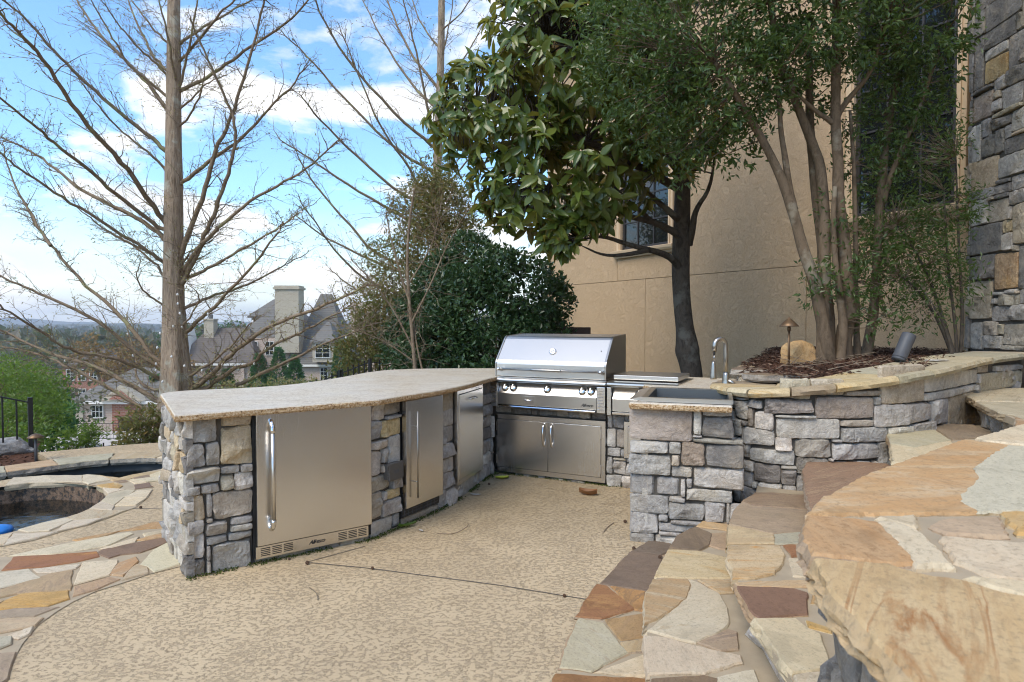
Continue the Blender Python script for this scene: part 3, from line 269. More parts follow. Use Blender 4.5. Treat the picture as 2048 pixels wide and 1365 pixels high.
GREEN_BLOBS=[(-7.97,10,0.2,0.47),(-7.2,9.5,-0.04,0.36),(-7.22,9,-0.15,0.35),(-8.16,11,0.2,0.33),(-9.36,12,0.41,0.34),(-9.51,13,-0.33,0.27),(-6.56,8.6,-0.19,0.23)]
DARKB_BLOBS=[(-8.77,12,-0.64,0.21),(-12.89,18,-1.33,0.31),(-14.6,20,-1.22,0.41),(-14.12,19,-1.48,0.36)]

# ---------------------------------------------------------------- materials
def ramp(t, stops, interp='LINEAR'):
    r = nd(t, 'ShaderNodeValToRGB'); r.color_ramp.interpolation = interp
    el = r.color_ramp.elements
    while len(el) > 1: el.remove(el[-1])
    el[0].position = stops[0][0]; el[0].color = tuple(stops[0][1]) + (1,) if len(stops[0][1]) == 3 else stops[0][1]
    for p, c in stops[1:]:
        e = el.new(p); e.color = tuple(c) + (1,) if len(c) == 3 else c
    return r
def g3(v): return (v, v, v)
class Mat:
    """small node builder round one Principled BSDF"""
    def __init__(s, name, rough=0.7, metal=0.0, spec=0.5):
        s.m = bpy.data.materials.new(name); s.m.use_nodes = True; s.t = s.m.node_tree; s.t.nodes.clear()
        s.out = nd(s.t, 'ShaderNodeOutputMaterial'); s.b = nd(s.t, 'ShaderNodeBsdfPrincipled')
        s.t.links.new(s.b.outputs[0], s.out.inputs[0])
        s.b.inputs['Roughness'].default_value = rough; s.b.inputs['Metallic'].default_value = metal
        s.b.inputs['Specular IOR Level'].default_value = spec
        s.tc = nd(s.t, 'ShaderNodeTexCoord'); s.vec = s.tc.outputs['Object']; s.oi = None
    def L(s, a, b): s.t.links.new(a, b)
    def rnd(s):
        if s.oi is None: s.oi = nd(s.t, 'ShaderNodeObjectInfo')
        return s.oi.outputs['Random']
    def shift(s, k=37.0):
        """move the pattern by a random amount for each object"""
        c = nd(s.t, 'ShaderNodeMath', operation='MULTIPLY'); s.L(s.rnd(), c.inputs[0]); c.inputs[1].default_value = k
        v = nd(s.t, 'ShaderNodeVectorMath', operation='ADD'); s.L(s.vec, v.inputs[0]); s.L(c.outputs[0], v.inputs[1]); s.vec = v.outputs[0]
    def turn(s):
        """turn the pattern about z by a random angle for each object"""
        c = nd(s.t, 'ShaderNodeMath', operation='MULTIPLY'); s.L(s.rnd(), c.inputs[0]); c.inputs[1].default_value = 40.0
        v = nd(s.t, 'ShaderNodeVectorRotate', rotation_type='Z_AXIS'); s.L(s.vec, v.inputs['Vector']); s.L(c.outputs[0], v.inputs['Angle']); s.vec = v.outputs[0]
    def scale(s, x, y, z):
        v = nd(s.t, 'ShaderNodeVectorMath', operation='MULTIPLY'); s.L(s.vec, v.inputs[0]); v.inputs[1].default_value = (x, y, z); return v.outputs[0]
    def noise(s, sc_, det=5, rough=0.55, dist=0.0, vec=None):
        n = nd(s.t, 'ShaderNodeTexNoise'); s.L(vec or s.vec, n.inputs['Vector'])
        n.inputs['Scale'].default_value = sc_; n.inputs['Detail'].default_value = det; n.inputs['Roughness'].default_value = rough; n.inputs['Distortion'].default_value = dist
        return n.outputs['Fac']
    def voro(s, sc_, feat='F1', out='Distance', vec=None):
        n = nd(s.t, 'ShaderNodeTexVoronoi', feature=feat); s.L(vec or s.vec, n.inputs['Vector']); n.inputs['Scale'].default_value = sc_; return n.outputs[out]
    def ramp(s, fac, stops, interp='LINEAR'):
        r = ramp(s.t, stops, interp); s.L(fac, r.inputs[0]); return r.outputs[0]
    def mix(s, fac, a, b, mode='MIX'):
        n = nd(s.t, 'ShaderNodeMixRGB', blend_type=mode)
        for i, x in ((0, fac), (1, a), (2, b)):
            if isinstance(x, (int, float)): n.inputs[i].default_value = x if i == 0 else (x, x, x, 1)
            elif isinstance(x, tuple): n.inputs[i].default_value = x + (1,) if len(x) == 3 else x
            else: s.L(x, n.inputs[i])
        return n.outputs[0]
    def math(s, op, a, b=0.0, clamp=False):
        n = nd(s.t, 'ShaderNodeMath', operation=op, use_clamp=clamp)
        for i, x in ((0, a), (1, b)):
            if isinstance(x, (int, float)): n.inputs[i].default_value = x
            else: s.L(x, n.inputs[i])
        return n.outputs[0]
    def hsv(s, col, fac, dh=0.02, ds=0.2, dv=0.3):
        """vary a colour by a 0..1 random value"""
        n = nd(s.t, 'ShaderNodeHueSaturation'); s.L(col, n.inputs['Color']) if not isinstance(col, tuple) else setattr(n.inputs['Color'], 'default_value', col + (1,))
        for nm, lo, hi in (('Hue', .5 - dh, .5 + dh), ('Saturation', 1 - ds, 1 + ds), ('Value', 1 - dv, 1 + dv)):
            m = nd(s.t, 'ShaderNodeMapRange'); s.L(fac if nm != 'Hue' else s.math('FRACT', s.math('MULTIPLY', fac, 7.3)), m.inputs[0]); m.inputs[3].default_value = lo; m.inputs[4].default_value = hi; s.L(m.outputs[0], n.inputs[nm])
        return n.outputs[0]
    def color(s, c):
        if isinstance(c, tuple): s.b.inputs['Base Color'].default_value = c + (1,) if len(c) == 3 else c
        else: s.L(c, s.b.inputs['Base Color'])
        return s
    def rough(s, r): s.L(r, s.b.inputs['Roughness']); return s
    def bump(s, h, strength=0.5, dist=0.01, prev=None):
        n = nd(s.t, 'ShaderNodeBump'); n.inputs['Strength'].default_value = strength; n.inputs['Distance'].default_value = dist
        s.L(h, n.inputs['Height'])
        if prev is not None: s.L(prev, n.inputs['Normal'])
        s.L(n.outputs[0], s.b.inputs['Normal']); return n.outputs[0]
MT = {}
def plain(name, c, rough=0.6, metal=0.0, var=0.08):
    m = Mat(name, rough, metal); n = m.noise(9, 6)
    m.color(m.mix(n, tuple(x * (1 - var) for x in c), tuple(x * (1 + var) for x in c))); MT[name] = m.m; return m.m
def stone_mat(key, a, b, c, spot=0.0):
    m = Mat('stone_' + key, 0.88, 0, 0.25); m.shift()
    n1 = m.noise(7, 7, .62, .6); n2 = m.noise(34, 6, .65); n3 = m.noise(3.0, 3, .5, .3)
    col = m.ramp(n1, [(0.30, c), (0.45, a), (0.58, b), (0.74, a)])
    col = m.mix(m.ramp(n2, [(0.42, g3(0)), (0.62, g3(1))]), col, m.mix(0.5, col, tuple(x * .62 for x in a)))
    col = m.mix(m.math('MULTIPLY', m.ramp(n3, [(0.55, g3(0)), (0.68, g3(1))]), 0.45 + spot), col, tuple(min(1, x * 1.55 + .03) for x in b) if not spot else (0.42, 0.30, 0.16))
    bf = m.noise(4.5, 4, .6, .5); col = m.mix(m.math('MULTIPLY', m.ramp(bf, [(.50, g3(0)), (.66, g3(1))]), .5), col, (.40, .335, .25)); vn = m.noise(11, 6, .7, 2.2); col = m.mix(m.ramp(vn, [(.485, g3(0)), (.5, g3(.5)), (.515, g3(0))]), col, tuple(min(1, x * 1.7) for x in b)); col = m.hsv(col, m.rnd(), 0.012, 0.25, 0.2); m.color(col)
    f = m.noise(60, 8, .7); f2 = m.noise(17, 5, .6, .8)
    h = m.math('ADD', m.math('MULTIPLY', f, .35), f2); m.bump(h, 1.0, .018); MT['st_' + key] = m.m
stone_mat('g', (0.338, 0.320, 0.298), (0.426, 0.405, 0.372), (0.208, 0.195, 0.177))
stone_mat('l', (0.426, 0.400, 0.363), (0.520, 0.490, 0.442), (0.291, 0.270, 0.237))
stone_mat('w', (0.510, 0.475, 0.419), (0.603, 0.565, 0.502), (0.343, 0.310, 0.260))
stone_mat('d', (0.172, 0.163, 0.153), (0.229, 0.215, 0.195), (0.088, 0.082, 0.074))
stone_mat('n', (0.374, 0.325, 0.256), (0.447, 0.400, 0.326), (0.229, 0.200, 0.158))
stone_mat('t', (0.437, 0.355, 0.233), (0.510, 0.430, 0.307), (0.302, 0.235, 0.149))
stone_mat('b', (0.270, 0.235, 0.200), (0.333, 0.295, 0.256), (0.156, 0.132, 0.112))
stone_mat('o', (0.312, 0.235, 0.153), (0.395, 0.310, 0.214), (0.229, 0.145, 0.084), .15)
def flag_mat(key, a, b, c, stretch=5.0, sharp=.12, amt=0.5):
    a, b, c = ((x * 1.07, y * .985, z * .84) for x, y, z in (a, b, c))
    """sandstone flag: bands of three colours, blotches, grain and worn edges"""
    m = Mat('flagstone_' + key, 0.75, 0, 0.3); m.shift(); m.turn()
    v = m.scale(1.0, stretch, 1.0)
    n0 = m.noise(1.3, 7, .62, 1.8, v); n1 = m.noise(3.1, 7, .65, 1.2, v); n2 = m.noise(85, 4, .75); n3 = m.noise(5, 6, .65, .7); n4 = m.noise(22, 5, .7, .5, m.scale(1, stretch * .6, 1))
    col = m.ramp(n0, [(amt - .20, a), (amt - .07, m3(a, b)), (amt, b), (amt + .045, c), (amt + .09, b), (amt + .2, a)])
    col = m.mix(m.ramp(n1, [(0.36, g3(0)), (0.52, g3(.55)), (0.70, g3(.9))]), col, m.mix(n4, a, m3(a, b)))
    col = m.mix(m.ramp(n4, [(0.34, g3(.55)), (0.50, g3(0)), (.64, g3(.0)), (.78, g3(.35))]), col, m3(b, tuple(x * .55 for x in c)))
    col = m.mix(m.ramp(n3, [(0.34, g3(.55)), (0.47, g3(0))]), col, tuple(x * .62 for x in m3(a, b)))
    col = m.mix(m.ramp(n2, [(0.30, g3(.7)), (0.48, g3(0)), (.70, g3(.0)), (.82, g3(.4))]), col, tuple(x * .45 for x in b))
    m.color(m.hsv(col, m.rnd(), .008, .12, .08))
    m.bump(m.math('ADD', m.math('ADD', m.math('MULTIPLY', n1, 1.0), n4), m.math('MULTIPLY', n2, .4)), .45, .006); MT['fl_' + key] = m.m
def m3(a, b): return tuple((x + y) / 2 for x, y in zip(a, b))
W_, CR, TA, OR, RU, PU, GB, GG, DK, BR, PK = (.56, .52, .43), (.50, .435, .335), (.40, .30, .18), (.43, .265, .12), (.30, .165, .085), (.185, .13, .105), (.305, .25, .18), (.39, .37, .285), (.145, .12, .097), (.23, .175, .13), (.40, .315, .235)
for k, a, b, c, st, am in [('wh', W_, CR, (.60, .565, .48), 3, .58), ('cr', CR, W_, TA, 4, .64), ('ta', TA, CR, OR, 5, .56), ('or', OR, TA, CR, 5, .52), ('ru', RU, (.24, .12, .07), OR, 2.5, .6), ('rt', (.33, .21, .12), OR, DK, 3, .5),
                           ('gg', GG, (.43, .425, .37), GB, 3, .6), ('gb', GB, PK, (.22, .18, .15), 4, .55), ('gw', (.50, .475, .395), (.55, .52, .435), GG, 5, .62), ('dk', DK, (.19, .16, .13), (.115, .097, .08), 3, .5), ('dk2', (.165, .13, .108), (.23, .175, .13), (.14, .105, .088), 3, .55),
                           ('br', BR, GB, (.17, .13, .105), 4, .55), ('ct', CR, (.44, .36, .25), OR, 5, .55), ('pk', PK, CR, (.30, .235, .20), 4, .6), ('pu', PU, (.22, .155, .12), (.15, .10, .085), 3, .6), ('bt', (.32, .21, .125), (.25, .175, .12), TA, 6, .5),
                           ('st', (.44, .42, .35), CR, (.23, .20, .16), 9, .55), ('ob', (.45, .27, .115), (.50, .36, .20), (.53, .45, .33), 2.2, .52), ('tb', (.45, .335, .195), (.50, .41, .275), (.29, .15, .065), 6, .53), ('rp', (.23, .135, .10), RU, OR, 4, .55), ('ot', (.44, .335, .21), OR, (.33, .22, .13), 5, .50)]:
    flag_mat(k, a, b, c, st, .12, am)
def patio_mat():
    m = Mat('patio_knockdown_concrete', 0.85, 0, 0.3)
    v = m.scale(1.0, 1.2, 1.0)
    n = m.noise(40, 6, .66, .4, v); big = m.noise(.8, 4, .6); mid = m.noise(4, 5, .6); fine = m.noise(170, 3, .7); sp = m.noise(90, 4, .8)
    thr = m.math('ADD', n, m.math('MULTIPLY', m.math('SUBTRACT', mid, .5), .20))
    plate = m.ramp(thr, [(.460, g3(0)), (.470, g3(1))]); edge = m.ramp(thr, [(.435, g3(0)), (.462, g3(1)), (.474, g3(0))])
    lo = m.ramp(sp, [(.32, (.25, .185, .115)), (.45, (.415, .32, .205)), (.62, (.53, .42, .272))]); hi = m.mix(mid, (.55, .42, .258), (.605, .478, .308))
    col = m.mix(plate, lo, hi); col = m.mix(m.math('MULTIPLY', edge, .30), col, (.20, .145, .092))
    st = m.ramp(big, [(.34, g3(.6)), (.60, g3(0))]); col = m.mix(st, col, m.mix(.5, col, (.30, .225, .14)))
    ds = nd(m.t, 'ShaderNodeVectorMath', operation='DISTANCE'); m.L(m.vec, ds.inputs[0]); ds.inputs[1].default_value = (-.15, 5.55, 0); damp = m.math('SUBTRACT', m.math('ADD', m.math('MULTIPLY', big, .9), .55), m.math('MULTIPLY', ds.outputs['Value'], .62)); col = m.mix(m.ramp(damp, [(.0, g3(0)), (.6, g3(.7))]), col, m.mix(.6, col, (.17, .125, .06)))
    m.color(col); m.bump(m.math('ADD', plate, m.math('MULTIPLY', sp, .8)), .9, .006); MT['patio'] = m.m
patio_mat()
def granite_mat(key, warm):
    m = Mat('granite_' + key, 0.45 if not warm else .6, 0, 0.32)
    v = m.scale(1, 1, 1); sp = m.voro(210); n = m.noise(90, 4, .7); vn = m.noise(5, 6, .6, 1.4, m.scale(1, 2.6, 1)); big = m.noise(2.2, 4)
    if warm:
        col = m.ramp(n, [(.34, (.06, .035, .02)), (.42, (.34, .20, .09)), (.52, (.50, .35, .19)), (.64, (.62, .52, .38))])
    else:
        gm = m.noise(26, 5, .7, .6, m.scale(1.6, 1, 1)); col = m.ramp(vn, [(.28, (.42, .33, .22)), (.45, (.56, .475, .35)), (.58, (.63, .56, .435)), (.74, (.50, .39, .26))]); col = m.mix(m.ramp(gm, [(.34, g3(.75)), (.48, g3(0))]), col, (.33, .24, .15)); col = m.mix(m.ramp(gm, [(.56, g3(0)), (.70, g3(.6))]), col, (.68, .635, .54))
        col = m.mix(m.ramp(n, [(.36, g3(.85)), (.45, g3(0))]), col, (.30, .22, .14))
        col = m.mix(m.ramp(big, [(.4, g3(0)), (.7, g3(.35))]), col, (.62, .60, .56))
    m.color(col); m.bump(n if warm else vn, .7 if warm else .05, .008 if warm else .002); MT['granite_' + key] = m.m
granite_mat('top', False); granite_mat('edge', True)
def steel_mat(key, rough, c, vertical=True, aniso=.6):
    m = Mat('steel_' + key, rough, 1.0); v = m.scale(1100, 1100, 4) if vertical else m.scale(4, 4, 1100)
    n = m.noise(1.0, 3, .5, 0, v); big = m.noise(2.5, 4)
    m.color(m.mix(n, tuple(x * .97 for x in c), c))
    m.rough(m.math('ADD', m.math('MULTIPLY', n, .03), m.math('ADD', m.math('MULTIPLY', big, .04), rough - .03)))
    m.bump(m.noise(1.1, 0, .4), .06, .02); MT[key] = m.m
steel_mat('brushed', .26, (.70, .685, .66)); steel_mat('lid', .36, (.56, .55, .53), False); steel_mat('panel', .28, (.62, .60, .57), False); steel_mat('basin', .42, (.13, .125, .118), False)  # basin: same steel, darkened in its colour for the dark reflections inside the sink
m = Mat('steel_polished', .08, 1.0); m.color((.72, .71, .70)); MT['polished'] = m.m
m = Mat('nickel_brushed', .30, 1.0); m.color((.42, .40, .37)); MT['nickel'] = m.m
plain('black', (.012, .012, .012), .6); plain('sooty', (.03, .028, .026), .7); plain('iron', (.014, .015, .016), .5); plain('mortar', (.37, .30, .205), .95, 0, .3)
plain('mortar_dark', (.10, .09, .077), .95, 0, .3); plain('bronze', (.16, .10, .055), .45, .6, .25); plain('spot_grey', (.07, .075, .085), .55, 0, .15); plain('outlet_grey', (.085, .08, .075), .55)
plain('blue_float', (.02, .20, .62), .35); plain('white_paint', (.70, .69, .66), .6); plain('lamp_white', (.75, .75, .74), .4); plain('timber', (.055, .03, .02), .85, 0, .4); plain('rubber', (.02, .02, .02), .5)
m = Mat('mulch_bark', .95, 0, .2); gi = nd(m.t, 'ShaderNodeNewGeometry'); m.color(m.ramp(gi.outputs['Random Per Island'], [(0, (.035, .02, .014)), (.5, (.09, .048, .032)), (.85, (.15, .085, .058)), (1, (.27, .19, .14))])); MT['mulch'] = m.m
def soil():
    m = Mat('soil', .97, 0, .1); n = m.noise(16, 6); m.color(m.mix(n, (.05, .026, .018), (.14, .07, .045))); m.bump(n, .8, .03); MT['soil'] = m.m
soil()
def stucco():
    m = Mat('stucco', .92, 0, .2)
    n = m.noise(7, 7, .68, .45); r = m.ramp(n, [(.40, g3(.2)), (.485, g3(.75)), (.492, g3(.35)), (.56, g3(.5)), (.585, g3(.95)), (.592, g3(.45))]); f = m.noise(70, 4); big = m.noise(.7, 4)
    col = m.mix(big, (.555, .40, .248), (.615, .455, .292)); col = m.mix(m.ramp(f, [(.3, g3(.35)), (.6, g3(0))]), col, (.36, .23, .13))
    m.color(col); m.bump(m.math('ADD', r, m.math('MULTIPLY', f, .25)), .75, .016); MT['stucco'] = m.m
    m = Mat('cast_stone_trim', .8, 0, .3); m.color(m.mix(m.noise(8, 5), (.60, .45, .29), (.66, .51, .345))); m.bump(m.noise(60, 4), .15, .003); MT['trim'] = m.m
stucco()
def glass():
    m = Mat('window_glass', .03, 0, .9); m.color((.012, .015, .016)); m.bump(m.noise(1.3, 2), .03, .05); MT['glass'] = m.m
glass(); plain('frame_dark', (.035, .032, .032), .5); plain('frame_white', (.62, .61, .57), .6)
def bark(key, a, b, c, sc_=(14, 14, 2.2), dist=.02):
    m = Mat('bark_' + key, .93, 0, .2); v = m.scale(*sc_); n = m.noise(1.6, 7, .65, .5, v); p = m.noise(4, 5, .6); mo = m.noise(1.7, 4, .6)
    col = m.ramp(n, [(.32, a), (.5, b), (.68, a)]); col = m.mix(m.ramp(p, [(.56, g3(0)), (.64, g3(.8))]), col, c)
    m.color(col); m.bump(n, .8, dist); MT['bark_' + key] = m.m
bark('cypress', (.19, .135, .092), (.41, .32, .235), (.48, .455, .37), (22, 22, 2.6), .05)
bark('twig', (.15, .105, .072), (.25, .19, .13), (.30, .29, .15), (10, 10, 10), .01)
bark('magnolia', (.045, .037, .03), (.095, .078, .062), (.15, .14, .115), (9, 9, 5), .02)
bark('myrtle', (.095, .07, .046), (.17, .125, .084), (.27, .235, .175), (9, 9, 4), .012)
bark('shrub', (.15, .11, .075), (.26, .20, .14), (.31, .27, .20), (9, 9, 5), .01)
def leaf(key, cols, rough=.4, trans=.35, tcol=None, under=None, spec=.5):
    """cols: ramp over a random value for each leaf"""
    m = Mat('leaf_' + key, rough, 0, spec); g = nd(m.t, 'ShaderNodeNewGeometry'); rn = g.outputs['Random Per Island']
    rr = m.math('FRACT', m.math('ADD', rn, m.rnd()))
    col = m.ramp(rr, [(i / max(1, len(cols) - 1), c) for i, c in enumerate(cols)])
    col = m.mix(m.math('MULTIPLY', m.noise(40, 3), .35), col, m.mix(.5, col, (.01, .02, .005)))
    if under: col = m.mix(g.outputs['Backfacing'], col, under)
    m.color(col)
    tr = nd(m.t, 'ShaderNodeBsdfTranslucent'); m.L(m.mix(.6, col, tcol or (.16, .22, .02)), tr.inputs[0])
    mx = nd(m.t, 'ShaderNodeMixShader'); mx.inputs[0].default_value = trans; m.L(m.b.outputs[0], mx.inputs[1]); m.L(tr.outputs[0], mx.inputs[2]); m.L(mx.outputs[0], m.out.inputs[0])
    MT['leaf_' + key] = m.m
leaf('magnolia', [(.065, .115, .026), (.09, .145, .03), (.14, .185, .038), (.075, .125, .03), (.21, .235, .045)], .26, .32, (.36, .38, .04), (.23, .19, .06))
leaf('myrtle', [(.045, .085, .022), (.07, .125, .03), (.11, .17, .042), (.055, .10, .026)], .33, .32, (.16, .24, .04))
leaf('camellia', [(.03, .07, .027), (.05, .10, .038), (.08, .14, .055), (.038, .078, .03)], .28, .22, (.10, .18, .04))
leaf('nandina', [(.045, .085, .022), (.08, .13, .03), (.055, .10, .025)], .4, .4, (.20, .28, .04))
leaf('spring', [(.07, .14, .022), (.13, .22, .04), (.10, .17, .028), (.19, .26, .055)], .45, .45, (.30, .42, .05))
leaf('olive', [(.20, .22, .065), (.29, .28, .09), (.16, .20, .06), (.36, .23, .075), (.20, .23, .075)], .4, .35, (.24, .22, .05))
leaf('bud', [(.30, .29, .09), (.38, .33, .12), (.24, .20, .10)], .6, .3, (.3, .3, .08))
leaf('conifer', [(.04, .12, .025), (.07, .17, .04), (.05, .14, .03)], .5, .25, (.10, .22, .04))
leaf('autumn', [(.30, .17, .05), (.24, .15, .06), (.34, .22, .08), (.20, .15, .07)], .6, .35, (.36, .22, .05))
leaf('wood', [(.13, .14, .075), (.10, .13, .06), (.18, .16, .11), (.16, .145, .115)], .7, .25, (.2, .2, .08))
leaf('dry', [(.30, .13, .05), (.22, .09, .035), (.36, .18, .07)], .6, .2, (.3, .15, .05))
m = Mat('leaf_yellow', .5, 0, .4); m.color(m.mix(m.noise(30, 3), (.52, .50, .05), (.38, .42, .05))); MT['leaf_yellow'] = m.m
def brick(key, a, b, mo, sc_):
    m = Mat('brick_' + key, .9, 0, .2); t = nd(m.t, 'ShaderNodeTexBrick'); sx = nd(m.t, 'ShaderNodeSeparateXYZ'); m.L(m.vec, sx.inputs[0])
    cb = nd(m.t, 'ShaderNodeCombineXYZ'); m.L(m.math('ADD', sx.outputs[0], sx.outputs[1]), cb.inputs[0]); m.L(sx.outputs[2], cb.inputs[1]); m.L(cb.outputs[0], t.inputs['Vector'])
    for nm, c in (('Color1', a), ('Color2', b), ('Mortar', mo)): t.inputs[nm].default_value = c + (1,)
    t.inputs['Scale'].default_value = sc_; t.inputs['Mortar Size'].default_value = .014; t.inputs['Brick Width'].default_value = .46; t.inputs['Row Height'].default_value = .17
    m.color(t.outputs[0]); MT['brick_' + key] = m.m
brick('pink', (.49, .385, .31), (.42, .31, .25), (.56, .50, .43), 1.0); brick('red', (.26, .10, .065), (.32, .14, .09), (.40, .33, .28), 1.0)
brick('cream', (.43, .38, .29), (.37, .32, .245), (.47, .42, .35), 1.0); MT['cream'] = MT['brick_cream']; plain('house_white', (.72, .70, .65), .8, 0, .05)
def roof(key, a, b):
    m = Mat('roof_' + key, .9, 0, .2); n = m.noise(1.3, 5); sx = nd(m.t, 'ShaderNodeSeparateXYZ'); m.L(m.vec, sx.inputs[0])
    st = m.math('FRACT', m.math('MULTIPLY', sx.outputs[2], 3.6)); m.color(m.mix(m.ramp(st, [(.0, g3(.75)), (.3, g3(0))]), m.mix(n, a, b), tuple(x * .55 for x in a))); MT['roof_' + key] = m.m
roof('slate', (.125, .12, .108), (.21, .195, .175)); roof('brown', (.115, .098, .085), (.18, .155, .135))
def ground():
    m = Mat('hillside_grass', .95, 0, .1); n = m.noise(.12, 6); f = m.noise(2.5, 5)
    col = m.ramp(n, [(.35, (.06, .085, .025)), (.5, (.115, .125, .05)), (.65, (.16, .13, .075))]); m.color(m.mix(f, col, m.mix(.5, col, (.05, .07, .02)))); MT['grass'] = m.m
    m = Mat('far_hills', .95, 0, .1); n = m.noise(.012, 8, .7); m.color(m.ramp(n, [(.35, (.05, .065, .04)), (.55, (.11, .10, .07)), (.7, (.08, .09, .05))])); MT['hills'] = m.m
    m = Mat('concrete_drive', .9, 0, .2); m.color(m.mix(m.noise(1.2, 5), (.42, .38, .33), (.52, .47, .41))); MT['drive'] = m.m
ground()
def water():
    m = bpy.data.materials.new('pool_water'); m.use_nodes = True; t = m.node_tree; t.nodes.clear()
    o = nd(t, 'ShaderNodeOutputMaterial'); gl = nd(t, 'ShaderNodeBsdfGlossy'); gl.inputs['Roughness'].default_value = .03; tr = nd(t, 'ShaderNodeBsdfTransparent'); tr.inputs[0].default_value = (.66, .70, .68, 1)
    fr = nd(t, 'ShaderNodeFresnel'); fr.inputs[0].default_value = 1.33; mx = nd(t, 'ShaderNodeMixShader')
    tc = nd(t, 'ShaderNodeTexCoord'); n = nd(t, 'ShaderNodeTexNoise'); n.inputs['Scale'].default_value = 9; n.inputs['Detail'].default_value = 3; n.inputs['Distortion'].default_value = .6; b = nd(t, 'ShaderNodeBump'); b.inputs['Strength'].default_value = .35; b.inputs['Distance'].default_value = .02
    L = t.links.new; L(tc.outputs['Object'], n.inputs['Vector']); L(n.outputs['Fac'], b.inputs['Height']); L(b.outputs[0], gl.inputs['Normal']); L(b.outputs[0], fr.inputs['Normal'])
    L(fr.outputs[0], mx.inputs[0]); L(tr.outputs[0], mx.inputs[1]); L(gl.outputs[0], mx.inputs[2]); L(mx.outputs[0], o.inputs[0]); MT['water'] = m
    m = Mat('pool_plaster', .8); m.color(m.mix(m.noise(6, 5), (.035, .045, .05), (.07, .08, .085))); MT['plaster'] = m.m
    m = Mat('spa_tile', .35); v = m.noise(26, 4, .7); m.color(m.ramp(v, [(.35, (.05, .045, .04)), (.48, (.18, .12, .08)), (.58, (.25, .18, .13)), (.68, (.09, .08, .075))], 'CONSTANT')); MT['tile'] = m.m
water()
def moss():
    m = Mat('moss', .95, 0, .1); n = m.noise(60, 4); m.color(m.mix(n, (.025, .045, .008), (.11, .13, .03))); MT['moss'] = m.m
moss()

# ---------------------------------------------------------------- masonry builders
def rib_stone(rib, s0, s1, z0, z1, cls, parent, rng, proud=0.0, joint=.0022, res=.02, rough=1.0, name='stone', depth=.045, mx=20):
    """one split-faced stone: a displaced front with chiselled facets, worn edges and returns into the joint"""
    s0 += joint; s1 -= joint; z0 += joint; z1 -= joint; w, h = s1 - s0, z1 - z0
    if w < .008 or h < .008: return None
    nx = min(mx, max(3, int(w / res))) + 2; nz = min(mx, max(3, int(h / res))) + 2; off = Vector((rng.uniform(0, 90), rng.uniform(0, 90), rng.uniform(0, 90)))
    amp = min(1.0, min(w, h) / .11) * rough
    fac = [(rng.random(), rng.random(), rng.gauss(0, .075), rng.gauss(0, .075), rng.uniform(0, .010)) for _ in range(rng.randint(3, 6))]
    pr = proud + rng.uniform(-.006, .008); sk = [rng.gauss(0, .006) for _ in range(4)]; V = []
    lim = .22 * min(w, h); bw = min(.005, w * .12) / w; bh = min(.005, h * .12) / h
    U = [0] + [bw + (1 - 2 * bw) * i / (nx - 2) for i in range(nx - 1)] + [1]; W = [0] + [bh + (1 - 2 * bh) * j / (nz - 2) for j in range(nz - 1)] + [1]
    for j in range(nz + 1):
        for i in range(nx + 1):
            u, v = U[i], W[j]; p, q = 2 * u - 1, 2 * v - 1
            s = s0 + w * u; z = z0 + h * v
            z += (sk[0] * (1 - u) + sk[1] * u) * (v - .5) * 2 * amp; s += (sk[2] * (1 - v) + sk[3] * v) * (u - .5) * 2 * amp
            rc = min(.009, lim) * (abs(p) ** 9) * (abs(q) ** 9); s -= rc * math.copysign(1, p); z -= rc * math.copysign(1, q)
            nv = Vector((s * 22, z * 22, 0)) + off
            e = min(u * w, (1 - u) * w, v * h, (1 - v) * h)
            if e < 1e-6:
                jt = min(.008, lim * .35); s += noise.noise(nv * 1.3) * jt; z += noise.noise(nv * 1.3 + Vector((9, 3, 1))) * jt
            f = min(a[4] + a[2] * (u - a[0]) * w / .25 * 1.2 + a[3] * (v - a[1]) * h / .25 * 1.6 for a in fac)
            f += noise.fractal(nv * .8, 1.0, 2.1, 4) * .011 + abs(noise.noise(nv * .45)) * -.011
            d = pr + .008 + max(-.020, min(.022, f * amp)) - .010 * math.exp(-e / .004) * min(1, amp + .3)
            V.append(rib.P(s, z, d))
    F = [(j * (nx + 1) + i, j * (nx + 1) + i + 1, (j + 1) * (nx + 1) + i + 1, (j + 1) * (nx + 1) + i) for j in range(nz) for i in range(nx)]
    ring = [i for i in range(nx + 1)] + [j * (nx + 1) + nx for j in range(1, nz + 1)] + [nz * (nx + 1) + i for i in range(nx - 1, -1, -1)] + [j * (nx + 1) for j in range(nz - 1, 0, -1)]
    b = len(V)
    for k in ring:
        i, j = k % (nx + 1), k // (nx + 1); V.append(rib.P(s0 + w * U[i], z0 + h * W[j], -depth))
    n = len(ring); F += [(ring[(k + 1) % n], ring[k], b + k, b + (k + 1) % n) for k in range(n)]
    return mesh(name, V, F, MT['st_' + cls], parent)
def ashlar(s0, s1, z0, z1, rng, hmin=.07, hmax=.19, wmin=.07, wmax=.32):
    """random coursed layout, some courses split in two"""
    out = []; z = z0
    while z < z1 - .02:
        h = min(rng.uniform(hmin, hmax), z1 - z)
        if z1 - z - h < hmin * .7: h = z1 - z
        s = s0
        while s < s1 - .01:
            wd = rng.uniform(wmin, wmax) * (1.2 if h > .12 else 1)
            if s1 - s - wd < wmin * .7: wd = s1 - s
            if h > .12 and rng.random() < .35:
                k = rng.uniform(.35, .65) * h; out += [(s, s + wd, z, z + k), (s, s + wd, z + k, z + h)]
            else: out.append((s, s + wd, z, z + h))
            s += wd
        z += h
    return out
